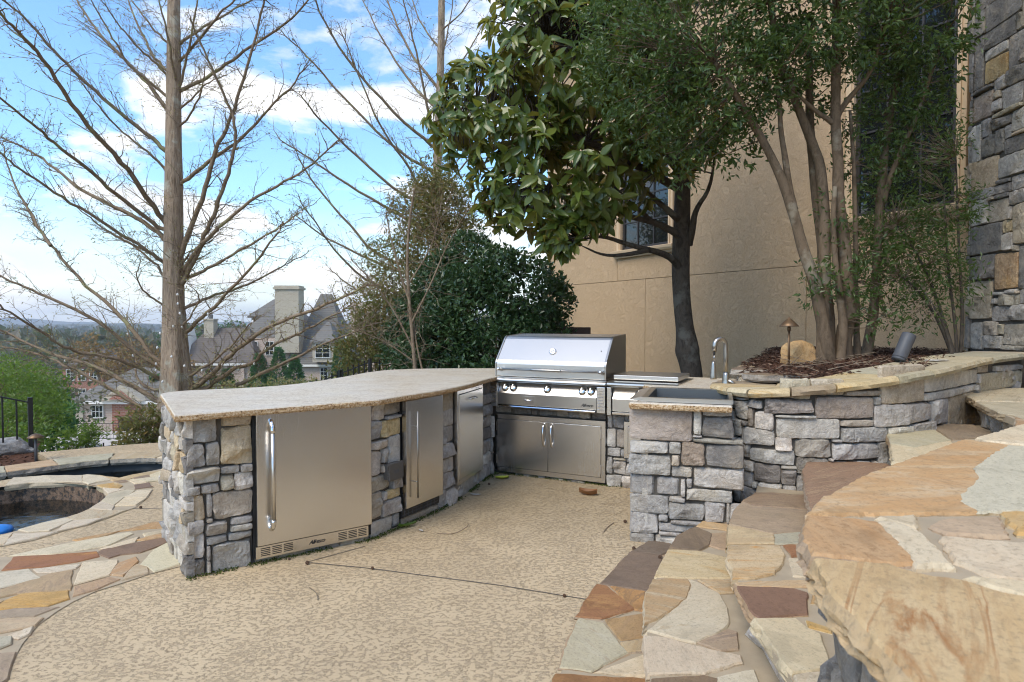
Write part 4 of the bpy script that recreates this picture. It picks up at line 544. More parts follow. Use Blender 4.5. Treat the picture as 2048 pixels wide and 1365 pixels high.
def fill(rib, s0, s1, z0, z1, parent, seed, classes='gggglldnnt', res=.025, **kw):
    rng = random.Random(seed); lay = {k: kw.pop(k) for k in ('hmin', 'hmax', 'wmin', 'wmax') if k in kw}
    for a, b, c, d in ashlar(s0, s1, z0, z1, rng, **lay): rib_stone(rib, a, b, c, d, rng.choice(classes), parent, rng, res=res, **kw)
def lay(rib, table, parent, seed, **kw):
    rng = random.Random(seed)
    for s0, s1, z0, z1, c in table: rib_stone(rib, s0, s1, z0, z1, c, parent, rng, **kw)
def slab(name, poly, z, th, mtop, medge, parent, rng, jit=.002, rough=.006, step=.05, kind=None, ins=0.0, smooth=False, rings=1):
    """a flat piece with a worn arris and a rough, split edge"""
    if ins: poly = inset(poly, ins)
    P = densify(poly, step, rng, jit); n = len(P)
    A = sum(P[i][0] * P[(i + 1) % n][1] - P[(i + 1) % n][0] * P[i][1] for i in range(n))
    if A < 0: P = P[::-1]
    R = [(inset(P, min(.005, th * .3)), z), (P, z - min(.006, th * .35))]
    for k in range(rings):
        zz = z - th * (.30 + .6 * (k + .5) / rings); ro = rng.uniform(0, 50)
        R.append(([(x + (noise.noise(Vector((x * 14 + ro, y * 14, zz * 110))) * 1.5 + noise.noise(Vector((x * 90, y * 90 + ro, zz * 90))) * .6) * rough, y + (noise.noise(Vector((x * 14, y * 14 + 9 + ro, zz * 110))) * 1.5 + noise.noise(Vector((x * 90 + ro, y * 90, 5))) * .6) * rough) for x, y in inset(P, -rough * .5)], zz))
    R.append((inset(P, rough), z - th))
    V = []; F = []
    for q, zz in R: V += [(x, y, zz + (noise.noise(Vector((x * 40, y * 40, zz * 50))) * rough * .6 if zz not in (z, z - th) else 0)) for x, y in q]
    F.append(tuple(range(n)))
    for r in range(len(R) - 1): F += [(r * n + (i + 1) % n, r * n + i, (r + 1) * n + i, (r + 1) * n + (i + 1) % n) for i in range(n)]
    F.append(tuple(range((len(R) - 1) * n, len(R) * n))[::-1])
    o = mesh(name, V, F, [mtop, medge], parent, False, None, kind)
    o.data.polygons.foreach_set('material_index', [0] + [0 if k < n else 1 for k in range(len(F) - 2)] + [1])
    return o
KC = .92                                      # height of the kitchen counter
FR = Rib(FRONT_LINE); GRL = Rib(GRILL_LINE); PRR = Rib(PIER_LINE); WLR = Rib(WALL_LINE); CLR = Rib(COL_LINE)
P0 = FRONT_LINE[0]; PE = (P0[0] - .501, P0[1] + .66)
ENR = Rib([PE, P0]); GF = Frame(GRILL_LINE[0], GRILL_LINE[1]); PF = Frame(PIER_LINE[0], PIER_LINE[1])

# ---------------------------------------------------------------- ground, patio, paving, pool
def big_poly(name, loops, z, mat, kind, parent=None):
    flat = [Vector((x, y, 0)) for lp in loops for x, y in lp]
    tris = tessellate_polygon([[Vector((x, y, 0)) for x, y in lp] for lp in loops])
    F = []
    for t in tris:
        a, b, c = (flat[i] for i in t); F.append(t if (b - a).cross(c - a).z > 0 else (t[0], t[2], t[1]))
    o = mesh(name, [(v.x, v.y, z) for v in flat], F, mat, parent)
    if kind: o['kind'] = kind
    return o
SPA = smooth_line([(-3.6, 4.08), (-3.42, 4.205), (-3.364, 4.303), (-3.312, 4.436), (-3.235, 4.556), (-3.214, 4.772), (-3.251, 4.984), (-3.333, 5.189), (-3.435, 5.325), (-3.584, 5.44), (-3.796, 5.529), (-4.056, 5.59), (-4.264, 5.566), (-4.40, 5.44), (-4.75, 5.1), (-4.8, 4.6), (-4.45, 4.15), (-4.0, 3.98), (-3.6, 4.08)], 1)[:-1]
POOL = smooth_line([(-4.534, 5.733), (-4.327, 5.799), (-3.974, 5.835), (-3.817, 5.822), (-3.574, 5.74), (-3.525, 5.849), (-3.346, 6.151), (-3.2, 6.5), (-3.584, 6.591), (-4.048, 6.57), (-4.378, 6.383), (-4.576, 6.17), (-4.803, 5.917), (-5.6, 5.2), (-6.2, 4.9), (-6.5, 4.2), (-5.4, 4.3), (-5.0, 5.1), (-4.534, 5.733)], 1)[:-1]
DECK = [(-7.2, -9), (9, -9), (9, 3.0), (4.6, 5.0), (2.3, 6.6), (.6, 7.2), (-1.6, 7.2), (-3.2, 7.55), (-4.091, 7.491), (-4.582, 7.276), (-4.93, 7.049), (-5.178, 6.882), (-4.773, 6.52), (-5.006, 6.22), (-5.9, 5.5), (-7.2, 5.2)]
patio = big_poly('patio', [DECK, SPA[::-1], POOL[::-1]], 0.0, MT['patio'], 'structure')
MB().prism(DECK, -.6, -.30).build('patio_footing', MT['mortar_dark'], None, kind='structure')
_edge = MB()
for a, b in zip(DECK, DECK[1:] + DECK[:1]): _edge.add([(a[0], a[1], -.001), (b[0], b[1], -.001), (b[0], b[1], -.31), (a[0], a[1], -.31)], [(0, 1, 2, 3)])
_edge.build('slab_edge', MT['patio'], patio)
# saw cut across the patio
_c = MB()
for (x0, y0), (x1, y1) in [((-1.217, 3.711), (-.818, 3.619)), ((-.818, 3.619), (-.065, 3.383)), ((-.065, 3.383), (.379, 3.21)), ((-1.217, 3.711), (-.93, 3.98)), ((-3.10, 4.80), (-2.3, 4.78))]:
    e = Vector((y0 - y1, x1 - x0)).normalized() * .0035
    _c.add([(x0 - e.x, y0 - e.y, .0035), (x1 - e.x, y1 - e.y, .0035), (x1 + e.x, y1 + e.y, .0035), (x0 + e.x, y0 + e.y, .0035)], [(0, 1, 2, 3)])
_c.build('control_joint', MT['mortar_dark'], patio)
def basin(name, loop, zb, mwall, mfloor):
    n = len(loop); V = [(x, y, -.03) for x, y in loop] + [(x, y, zb) for x, y in loop]
    o = mesh(name, V, [(i, n + i, n + (i + 1) % n, (i + 1) % n) for i in range(n)] + [tuple(range(n, 2 * n))], [mwall, mfloor], None)
    o.data.polygons.foreach_set('material_index', [0] * n + [1]); o['kind'] = 'structure'; return o
pool_b = basin('pool_basin', inset(POOL, -.02), -1.3, MT['plaster'], MT['plaster']); spa_b = basin('spa_basin', inset(SPA, -.02), -.75, MT['tile'], MT['fl_br'])
big_poly('pool_water', [inset(POOL, -.018)], -.13, MT['water'], 'structure'); big_poly('spa_water', [inset(SPA, -.018)], -.155, MT['water'], 'structure')
# bench under the spa water, laid with stones
rng = random.Random(5)
for i in range(14):
    a = i / 14 * 2 * math.pi; c = (-3.95 + .33 * math.cos(a), 4.75 + .38 * math.sin(a)); r0 = rng.uniform(.10, .15)
    slab('flagstone', [(c[0] + r0 * math.cos(t) * rng.uniform(.8, 1.2), c[1] + r0 * math.sin(t) * rng.uniform(.8, 1.2)) for t in [k * 1.2566 for k in range(5)]], -.45 + .004 * i, .05, MT['fl_' + rng.choice(['ta', 'br', 'ot', 'gb', 'ru'])], MT['st_b'], spa_b, rng)
bd = inset(SPA, .26); n_ = len(bd); sp_in = inset(SPA, -.01)
mesh('bench', [(x, y, -.42) for x, y in sp_in] + [(x, y, -.42) for x, y in bd] + [(x, y, -.8) for x, y in bd], [(i, (i + 1) % n_, n_ + (i + 1) % n_, n_ + i) for i in range(n_)] + [(n_ + i, n_ + (i + 1) % n_, 2 * n_ + (i + 1) % n_, 2 * n_ + i) for i in range(n_)], MT['plaster'], spa_b)
# flagstone paving on a mortar sheet
ARC = [(-1.928, 3.642), (-2.043, 3.53), (-2.115, 3.413), (-2.192, 3.303), (-2.225, 3.181), (-2.23, 3.067), (-2.217, 2.927), (-2.156, 2.754), (-2.08, 2.6), (-2.007, 2.465), (-1.9, 2.3)]
FOUT = [(-3.5, 3.70), (-3.138, 3.775), (-3.034, 3.803), (-2.851, 4.088), (-2.617, 4.309), (-2.537, 4.458), (-2.40, 4.62)]
paving = big_poly('flagstone_paving', [ARC[::-1] + [(-1.93, 3.66), (-2.2, 4.2)] + FOUT[::-1] + [(-4, 3.5), (-4, 2.0), (-2.2, 2.0)]], .004, MT['mortar'], 'structure')
STRIP = [(-3.9, 3.7), (-3.219, 3.98), (-3.104, 4.093), (-3.06, 4.231), (-2.929, 4.515), (-2.894, 4.772), (-2.881, 4.817), (-2.94, 5.084), (-3.034, 5.325), (-3.23, 5.59), (-3.0, 5.70), (-2.95, 6.3)]
coping = big_poly('pool_coping', [STRIP + [(-3.2, 6.48)] + [(-3.36, 6.14), (-3.54, 5.85), (-3.59, 5.72), (-3.82, 5.80), (-3.97, 5.82), (-4.33, 5.78), (-4.53, 5.72), (-4.42, 5.5), (-4.264, 5.58), (-4.056, 5.605), (-3.796, 5.545), (-3.584, 5.456), (-3.42, 5.335), (-3.318, 5.193), (-3.235, 4.988), (-3.2, 4.772), (-3.22, 4.55), (-3.298, 4.43), (-3.35, 4.3), (-3.405, 4.2), (-3.6, 4.06), (-3.9, 3.95)]], .004, MT['mortar'], 'structure')
rng = random.Random(11)
for k, (c, poly) in enumerate(PAVING):
    cx = sum(p[0] for p in poly) / len(poly); cy = sum(p[1] for p in poly) / len(poly)
    pool_side = k >= 22
    slab('flagstone', poly, .012 + rng.uniform(-.002, .002), .03 if not pool_side else .055, MT['fl_' + c], MT['fl_' + ('cr' if pool_side else 'gb')], coping if pool_side else paving, rng, .003, .004, .06, ins=-.006)
# outer pool coping: a row of split stones
cop = Rib([(-5.9, 5.05), (-5.2, 5.65), (-4.803, 5.917), (-4.576, 6.17), (-4.378, 6.383), (-4.048, 6.57), (-3.584, 6.591), (-3.15, 6.50), (-2.9, 6.2)])
s = 0.0; rng = random.Random(3)
while s < cop.L - .1:
    e = min(cop.L, s + rng.uniform(.35, .55)); m_ = (s + e) / 2
    slab('coping_stone', [cop.P(s + .005, 0, .03)[:2], cop.P(m_, 0, .03)[:2], cop.P(e - .005, 0, .03)[:2], cop.P(e - .005, 0, -.30)[:2], cop.P(m_, 0, -.30)[:2], cop.P(s + .005, 0, -.30)[:2]], .016, .07, MT['fl_' + rng.choice(['gw', 'ta', 'cr', 'ct', 'wh', 'gg', 'gb'])], MT['st_n'], coping, rng, .006, .010, .06)
    s = e

# ---------------------------------------------------------------- the stone kitchen counter
kit = thing('kitchen_counter', 'U-shaped stone outdoor kitchen counter with a curved speckled granite top', 'counter', (-.3, 5.2, 0))
core = MB()
core.prism(FR.line(-.035, .045, FR.L) + FR.line(-.62, .045, FR.L)[::-1], 0, KC - .03)
core.prism([GF.P(-.1, -.035, 0)[:2], GF.P(1.95, -.035, 0)[:2], GF.P(2.0, -.72, 0)[:2], GF.P(-.1, -.72, 0)[:2]], 0, .66)
core.prism([GF.P(-.35, -.30, 0)[:2], GF.P(.02, -.30, 0)[:2], GF.P(.02, -.80, 0)[:2], GF.P(-.35, -.80, 0)[:2]], 0, KC - .032)
core.prism([PF.P(.02, -.035, 0)[:2], PF.P(.555, -.035, 0)[:2], PF.P(.56, -1.25, 0)[:2], PF.P(.06, -1.25, 0)[:2]], 0, .66); core.prism([PF.P(.02, -.036, 0)[:2], PF.P(.555, -.036, 0)[:2], PF.P(.555, -.050, 0)[:2], PF.P(.02, -.050, 0)[:2]], .655, KC - .055)
core.build('masonry_core', MT['mortar_dark'], kit)
lay(FR, FRONT_ST, kit, 21, res=.02); lay(GRL, GRILL_ST, kit, 22, res=.022); lay(PRR, PIER_ST, kit, 23, res=.017)
fill(ENR, 0, .83, 0, KC - .034, kit, 24, 'gglldnwt', res=.022, hmin=.05, hmax=.16, wmin=.05, wmax=.22, proud=.004)
fill(Rib([(1.24, 5.28), (.827, 4.06)]), .05, 1.28, 0, .60, kit, 25, 'gglln', res=.035)
rng = random.Random(31)                       # low stones under the appliances
for a, b, z0, z1, c in [(.37, .66, -.01, .03, 'n'), (.66, .88, -.01, .03, 'g'), (.88, 1.08, -.01, .03, 'n'), (1.42, 1.86, -.01, .05, 'n'), (2.0, 2.12, .0, .10, 'l'), (2.12, 2.3, .0, .11, 'l'), (2.3, 2.52, .0, .11, 'g'), (2.52, 2.74, .0, .11, 'l'), (2.74, 3.0, .0, .14, 'l'), (.02, .3, .58, .65, 'n'), (1.09, 1.12, .0, .9, 'g')]:
    if z1 - z0 < .6 and a > .3: rib_stone(FR, a, b, z0, z1, c, kit, rng, proud=-.01)
BACK = smooth_line([(-2.46, 4.43), (-2.465, 4.56), (-2.36, 4.67), (-2.0, 4.84), (-1.78, 5.07), (-1.64, 5.42), (-1.52, 5.93), (-1.43, 6.44), (-1.2, 6.78), (-.67, 6.9), (-.21, 6.9)], 1)
fl_ = FR.line(.05, 0.0, FR.L - .02, .07); e0 = Vector((fl_[1][0] - fl_[0][0], fl_[1][1] - fl_[0][1])).normalized()
c0 = (fl_[0][0] - e0.x * .05, fl_[0][1] - e0.y * .05)
top1 = [c0] + fl_ + [GF.P(.018, .02, 0)[:2], GF.P(.018, -.85, 0)[:2], (.05, 6.85)] + BACK[::-1]
slab('granite_top', top1, KC, .038, MT['granite_top'], MT['granite_edge'], kit, random.Random(1), .0012, .0035, .03, rings=2)
slab('granite_top', [PF.P(-.07, .045, 0)[:2], PF.P(.55, .045, 0)[:2], PF.P(.555, -.02, 0)[:2], PF.P(-.07, -.02, 0)[:2]], KC - .012, .04, MT['granite_top'], MT['granite_edge'], kit, random.Random(2), .0012, .0035, .03, rings=2)
top2 = [PF.P(-.02, -.695, 0)[:2], PF.P(.56, -.695, 0)[:2], (1.61, 4.75), (1.74, 5.12), (2.02, 5.6), GF.P(2.05, -.78, 0)[:2], GF.P(1.10, -.80, 0)[:2], GF.P(1.10, -.02, 0)[:2], GF.P(1.36, -.02, 0)[:2], PF.P(-.02, -1.0, 0)[:2]]
slab('granite_top', top2, KC - .012, .04, MT['granite_top'], MT['granite_edge'], kit, random.Random(6), .0012, .0035, .03, rings=2)
slab('granite_top', [GF.P(.02, -.60, 0)[:2], GF.P(1.1, -.60, 0)[:2], GF.P(1.1, -.80, 0)[:2], GF.P(.02, -.80, 0)[:2]], KC - .004, .035, MT['granite_top'], MT['granite_edge'], kit, random.Random(4), .001, .003, .05)

# ---------------------------------------------------------------- appliances
def text(name, body, f, s, d, z, size, parent, mat, shear=.35, tilt=0.0):
    cu = bpy.data.curves.new(name, 'FONT'); cu.body = body; cu.size = size; cu.shear = shear; cu.extrude = .0012; cu.align_x = 'CENTER'; cu.space_character = .86; cu.offset = size * .012
    tmp = bpy.data.objects.new(name, cu); COL.objects.link(tmp); dg = bpy.context.evaluated_depsgraph_get(); me = bpy.data.meshes.new_from_object(tmp.evaluated_get(dg)); bpy.data.objects.remove(tmp)
    me.materials.clear(); me.materials.append(mat); o = bpy.data.objects.new(name, me); p = f.P(s, d, z); put(o, parent, p)
    R = f.rot(); up = Vector((0, 0, 1)) * math.cos(tilt) - f.n * math.sin(tilt); out = f.e.cross(up)
    o.rotation_euler = Matrix((f.e, up, out)).transposed().to_euler(); return o
def bar_handle(f, name, parent, p0, p1, out, r, mat, emat=None, standoff=None):
    """straight grip with elbows back to the face: p0, p1 = (s, z) ends"""
    m = MB(); a, b = Vector(f.P(p0[0], out, p0[1])), Vector(f.P(p1[0], out, p1[1])); t = (b - a).normalized()
    R = out * .8
    path = []
    for k in range(8):                       # from the face out to the grip
        an = k / 7 * math.pi / 2; path.append(a + t * (R - R * math.cos(an)) - f.n * (R - R * math.sin(an)))
    end = []
    for k in range(8):
        an = math.pi / 2 * (1 - k / 7); end.append(b - t * (R - R * math.cos(an)) - f.n * (R - R * math.sin(an)))
    root0 = path[0] - f.n * (out - R); root1 = end[-1] - f.n * (out - R)
    e = MB().tube([root0] + path, r * 1.15, 14).tube(end + [root1], r * 1.15, 14)
    h = m.tube([path[-1], end[0]], r, 14).build('handle', mat, parent, True); e.build('handle_end', emat or mat, h, True); return h
# refrigerator
FF = FR.frame(.36, 1.09); o = FF.P(.365, 0, 0)
fri = thing('refrigerator', 'stainless undercounter refrigerator with thick bar handle, left of the grey outlet box', 'refrigerator', o)
FF.box(MB(), .0, .735, -.033, -.012, .03, .905).build('cabinet', MT['black'], fri)  # thin black plate: the shade in the gap round the door, put in as colour
m = MB(); FF.box(m, .014, .722, -.005, .034, .112, .886); m.build('door', MT['brushed'], fri, bevel=.003)
m = MB(); FF.box(m, .008, .705, -.01, .018, .032, .104); kick = m.build('kick_plate', MT['brushed'], fri, bevel=.001)
for g0, nG in ((.035, 3), (.505, 3)):
    for g in range(nG):
        for r in range(5):
            m = MB(); a = g0 + g * .066; FF.box(m, a, a + .054, .0165, .0192, .046 + r * .0105, .0505 + r * .0105); m.build('vent_slot', MT['black'], kick)
text('lettering', 'Alfresco', FF, .368, .0186, .058, .034, kick, MT['black'], .45)
bar_handle(FF, 'handle', fri, (.093, .20), (.093, .845), .085, .0125, MT['panel'], MT['polished'])
m = MB(); FF.box(m, .68, .70, -.005, .02, .888, .894); m.build('hinge', MT['panel'], fri)
# ice maker
IF = FR.frame(1.41, 1.865); ice = thing('ice_maker', 'narrow stainless ice maker with slim rod handle, right of the grey outlet box', 'ice maker', IF.P(.2, 0, 0))
m = MB(); IF.box(m, -.01, .455, -.033, -.02, .05, .90); m.build('cabinet', MT['black'], ice)  # black plate again, painting the dark gap behind the ice maker door
m = MB(); IF.box(m, .006, .444, -.012, .028, .122, .874); m.build('door', MT['brushed'], ice, bevel=.003)
m = MB(); IF.box(m, .0, .44, -.03, -.006, .055, .118); gr_ = m.build('grille', MT['frame_dark'], ice)
for k in range(9):
    m = MB(); IF.box(m, .02 + k * .044, .026 + k * .044, -.008, -.003, .058, .116); m.build('grille_bar', MT['spot_grey'], gr_)
for k in range(2):
    m = MB(); IF.box(m, .0, .42, -.0085, -.004, .072 + k * .022, .076 + k * .022); m.build('grille_bar', MT['spot_grey'], gr_)
m = MB(); m.tube([IF.P(.09, .062, .185), IF.P(.09, .062, .795)], .006, 10); hd = m.build('handle', MT['nickel'], ice, True)
for z in (.30, .69): MB().tube([IF.P(.09, .026, z), IF.P(.09, .062, z)], .004, 8).build('standoff', MT['nickel'], hd, True)
# drawer front
DF = FR.frame(2.12, 2.745); drw = thing('trash_drawer', 'tall stainless pull-out drawer with tiny handle, beside the grill corner', 'drawer', DF.P(.3, 0, 0))
m = MB()
for a in ((0, .626, .115, .150), (0, .626, .845, .878), (0, .030, .150, .845), (.596, .626, .150, .845)): DF.box(m, a[0], a[1], -.02, .012, a[2], a[3])
m.build('frame', MT['brushed'], drw)
m = MB(); DF.box(m, .036, .590, -.02, .018, .156, .839); m.build('drawer_front', MT['brushed'], drw, bevel=.002)
m = MB(); m.tube([DF.P(.24, .016, .79), DF.P(.25, .045, .785), DF.P(.38, .045, .785), DF.P(.39, .016, .79)], .006, 8); m.build('handle', MT['polished'], drw, True)
# outlet box
OF = FR.frame(1.20, 1.37); out_ = thing('outlet_box', 'grey weatherproof outlet box on the stones between the two appliance doors', 'outlet box', OF.P(.09, 0, .4))
m = MB(); OF.box(m, .02, .155, -.01, .030, .365, .470); m.build('box', MT['outlet_grey'], out_, bevel=.006)
m = MB(); OF.box(m, .012, .163, .030, .048, .358, .477); cv = m.build('cover', MT['outlet_grey'], out_, bevel=.008)
m = MB(); OF.box(m, .065, .11, .048, .0495, .405, .43); m.build('emblem', MT['spot_grey'], cv)
for k in range(3):
    m = MB(); OF.box(m, .004, .012, .034, .044, .375 + k * .035, .395 + k * .035); m.build('hinge_knuckle', MT['outlet_grey'], out_)
m = MB(); OF.box(m, .118, .126, -.012, .004, .30, .365); m.build('conduit', MT['outlet_grey'], out_)
# grill
gri = thing('gas_grill', 'large stainless built-in gas grill with closed hood and five knobs', 'grill', GF.P(.55, 0, .65))
m = MB(); GF.box(m, .03, 1.105, -.58, -.002, .665, .905); m.build('firebox', MT['panel'], gri)
LP = [(.03, .922), (.03, 1.035), (.026, 1.050), (.014, 1.072), (-.155, 1.262), (-.172, 1.277), (-.195, 1.288), (-.55, 1.306), (-.565, 1.30), (-.565, .922)]
m = MB(); GF.profile(m, .045, 1.09, LP); hood = m.build('hood', MT['lid'], gri, bevel=.004)
for a in ((.030, .045), (1.09, 1.108)):
    m = MB(); GF.profile(m, a[0], a[1], [(d + (.004 if d > -.3 else -.002), z + (.004 if z > 1 else 0)) for d, z in LP]); m.build('hood_end', MT['nickel'], hood, bevel=.003)
for z in (.93,):
    m = MB(); m.tube([GF.P(.10, .095, .992), GF.P(1.07, .095, .992)], .0085, 12); h = m.build('hood_handle', MT['nickel'], hood, True)
MB().tube([GF.P(.42, .095, .992), GF.P(.44, .095, .992), GF.P(.70, .095, .992), GF.P(.72, .095, .992)], [.0085, .013, .013, .0085], 14).build('grip', MT['nickel'], h, True)
for s in (.095, 1.075): MB().tube([GF.P(s, .028, .985), GF.P(s, .075, .99), GF.P(s, .105, .992)], [.022, .016, .0155], 14).build('bracket', MT['polished'], h, True)
sl = Vector((.169, 0, .19)).normalized()      # hood slope
up = (Vector((0, 0, 1)) * .747 - GF.n * .664).normalized(); nn = (GF.n * .747 + Vector((0, 0, 1)) * .664).normalized()
MG = Matrix((GF.e, up, nn)).transposed()
gc = GF.P(.575, -.055, 1.152); g = MB().lathe([(.034, 0), (.034, .008), (.030, .010), (.029, .008)], gc, 24, MG).build('gauge', MT['polished'], hood, True)
MB().lathe([(.028, .0085), (.028, .0095)], gc, 24, MG).build('dial', MT['lamp_white'], g); q = Vector(gc) + nn * .0105
MB().tube([q - GF.e * .012 - up * .004, q + GF.e * .014 + up * .006], .0015, 5).build('needle', MT['black'], g)
MB().lathe([(.005, 0), (.005, .004)], GF.P(1.03, -.07, 1.165), 8, MG).build('stud', MT['black'], hood)
m = MB(); GF.profile(m, .012, 1.128, [(-.03, .908), (.055, .918), (.095, .914), (.112, .904), (.116, .890), (.108, .880), (.085, .872), (-.03, .868)]); m.build('front_shelf', MT['panel'], gri, bevel=.003)
m = MB(); GF.profile(m, .09, 1.04, [(-.02, .866), (.038, .862), (.088, .775), (.090, .770), (.090, .668), (-.02, .668)]); cp_ = m.build('control_panel', MT['panel'], gri, bevel=.0015)
m = MB(); GF.profile(m, .095, 1.035, [(-.02, .660), (.102, .660), (.108, .652), (.098, .640), (-.02, .640)]); m.build('drip_tray', MT['polished'], gri, bevel=.002)
for a, b in ((.012, .086), (1.044, 1.120)):
    m = MB(); GF.box(m, a, b, -.02, .098, .642, .866); pi = m.build('side_post', MT['brushed'], gri, bevel=.004)
    for k in range(7):
        m = MB(); GF.profile(m, a + .012, b - .012, [(.097, .668 + k * .027), (.106, .672 + k * .027), (.097, .680 + k * .027)]); m.build('louver', MT['panel'], pi)
kup = (Vector((0, 0, 1)) * .867 - GF.n * .498).normalized(); kn = (GF.n * .867 + Vector((0, 0, 1)) * .498).normalized(); MK = Matrix((GF.e, kup, kn)).transposed()
for s in (.155, .238, .575, .905, .985):
    c = GF.P(s, .064, .818); k = MB().lathe([(.035, 0), (.036, .004), (.030, .006), (.029, .018), (.026, .022)], c, 24, MK).build('knob', MT['polished'], gri, True)
    c2 = Vector(c) + kn * .022; mm_ = MB(); mm_.hexa([tuple(c2 + GF.e * x + kup * y + kn * z) for z in (0, .014) for x, y in ((-.006, -.025), (.006, -.025), (.006, .025), (-.006, .025))]); mm_.build('knob_grip', MT['polished'], k, bevel=.002)
for s in (.205, .95, 1.02): MB().lathe([(.007, 0), (.006, .008)], GF.P(s, .05, .848), 10, MK).build('igniter', MT['black'], gri)
m = MB(); GF.box(m, .33, .465, .0885, .0935, .683, .752); sd = m.build('smoker_drawer', MT['panel'], gri, bevel=.001)
MB().tube([GF.P(.355, .094, .722), GF.P(.365, .112, .718), GF.P(.43, .112, .718), GF.P(.44, .094, .722)], .004, 8).build('pull', MT['polished'], sd, True)
text('lettering', 'Alfresco', GF, .955, .0906, .690, .038, gri, MT['black'], .45)
# doors under the grill
acd = thing('access_doors', 'pair of stainless cabinet doors with arched handles under the grill', 'cabinet doors', GF.P(.55, 0, .03))
m = MB()
for a in ((.0, 1.096, .025, .067), (.0, 1.096, .520, .562), (.0, .036, .067, .520), (1.060, 1.096, .067, .520)): GF.box(m, a[0], a[1], -.02, .012, a[2], a[3])
m.build('frame', MT['brushed'], acd)
m = MB(); GF.box(m, .03, 1.07, -.03, -.018, .06, .53); m.build('cabinet_inside', MT['black'], acd)
for a, b, hs in ((.040, .556, .522), (.562, 1.056, .600)):
    m = MB(); GF.box(m, a, b, -.01, .018, .071, .516); dr = m.build('door', MT['brushed'], acd, bevel=.002)
    pts = [GF.P(hs, .016, .500), GF.P(hs, .038, .485), GF.P(hs, .052, .44), GF.P(hs, .055, .40), GF.P(hs, .052, .355), GF.P(hs, .038, .315), GF.P(hs, .016, .300)]
    MB().tube(smooth_line(pts, 1), [.011, .0105, .010, .009, .0085, .0095, .010, .0095, .0085, .009, .010, .0105, .011, .011][:len(smooth_line(pts, 1))] if len(smooth_line(pts, 1)) <= 14 else .0095, 10).build('handle', MT['polished'], dr, True)
for s, z in ((.038, .45), (.038, .14), (1.058, .45), (1.058, .14)):
    m = MB(); GF.box(m, s - .003, s + .003, .012, .021, z - .04, z + .04); m.build('hinge', MT['panel'], acd)
# single door behind the sink apron
sgl = thing('access_door', 'single stainless cabinet door half hidden behind the sink pier', 'cabinet door', GF.P(1.4, 0, .3))
m = MB()
for a in ((1.262, 1.56, .262, .298), (1.262, 1.56, .535, .572), (1.262, 1.295, .298, .535), (1.527, 1.56, .298, .535)): GF.box(m, a[0], a[1], -.02, .012, a[2], a[3])
m.build('frame', MT['brushed'], sgl)
m = MB(); GF.box(m, 1.299, 1.523, -.01, .018, .302, .531); m.build('door', MT['brushed'], sgl, bevel=.002)
# side burner
brn = thing('side_burner', 'stainless side burner with flat lid and one knob between grill and sink', 'side burner', GF.P(1.42, 0, .65))
m = MB(); GF.box(m, 1.14, 1.72, -.55, -.002, .655, .905); m.build('body', MT['panel'], brn)
m = MB(); GF.profile(m, 1.138, 1.735, [(-.56, .915), (-.03, .915), (.055, .921), (.095, .916), (.112, .905), (.114, .892), (.10, .880), (-.56, .872)]); m.build('top', MT['panel'], brn, bevel=.003)
m = MB(); GF.box(m, 1.158, 1.71, -.50, -.02, .930, .966); ld = m.build('lid', MT['lid'], brn, bevel=.004)
m = MB(); GF.profile(m, 1.18, 1.70, [(-.02, .866), (.03, .862), (.082, .775), (.084, .770), (.084, .668), (-.02, .668)]); m.build('control_panel', MT['panel'], brn, bevel=.0015)
m = MB(); GF.box(m, 1.18, 1.70, -.02, .095, .640, .660); m.build('drip_tray', MT['polished'], brn, bevel=.002)
m = MB(); GF.box(m, 1.136, 1.172, -.02, .098, .632, .868); m.build('side_post', MT['brushed'], brn, bevel=.003)
c = GF.P(1.405, .058, .818); k = MB().lathe([(.035, 0), (.036, .004), (.030, .006), (.029, .018), (.026, .022)], c, 24, MK).build('knob', MT['polished'], brn, True)
c2 = Vector(c) + kn * .022; m = MB(); m.hexa([tuple(c2 + GF.e * x + kup * y + kn * z) for z in (0, .014) for x, y in ((-.006, -.025), (.006, -.025), (.006, .025), (-.006, .025))]); m.build('knob_grip', MT['polished'], k, bevel=.002)
# sink and tap
snk = thing('sink', 'stainless apron sink set in granite at the stone pier', 'sink', PF.P(.27, -.35, KC))
m = MB(); Z0, Z1 = KC - .009, KC + .018
for a in ((.0, .56, -.055, -.018), (.0, .56, -.70, -.645), (.0, .038, -.645, -.055), (.535, .56, -.645, -.055)): PF.box(m, a[0], a[1], a[2], a[3], Z0, Z1)
m.build('rim', MT['panel'], snk)
m = MB(); A = [(.038, -.055), (.535, -.055), (.535, -.645), (.038, -.645)]; B = [(.06, -.08), (.51, -.08), (.51, -.62), (.06, -.62)]
V = [PF.P(s, d, Z1 - .004) for s, d in A] + [PF.P(s, d, .70) for s, d in B]
m.add(V, [(0, 1, 5, 4), (1, 2, 6, 5), (2, 3, 7, 6), (3, 0, 4, 7), (4, 5, 6, 7)]); bs = m.build('basin', MT['basin'], snk)
MB().lathe([(.04, 0), (.04, .003), (.03, .004)], PF.P(.28, -.35, .70), 16).build('drain', MT['polished'], bs, True)
m = MB(); m.hexa([PF.P(-.078, -.03, .628), PF.P(-.002, -.03, .628), PF.P(-.002, -.70, .628), PF.P(-.078, -.70, .628), PF.P(-.078, -.03, .862), PF.P(-.002, -.03, .862), PF.P(-.002, -.70, .862), PF.P(-.078, -.70, .862)]); m.build('apron', MT['brushed'], snk, bevel=.004)
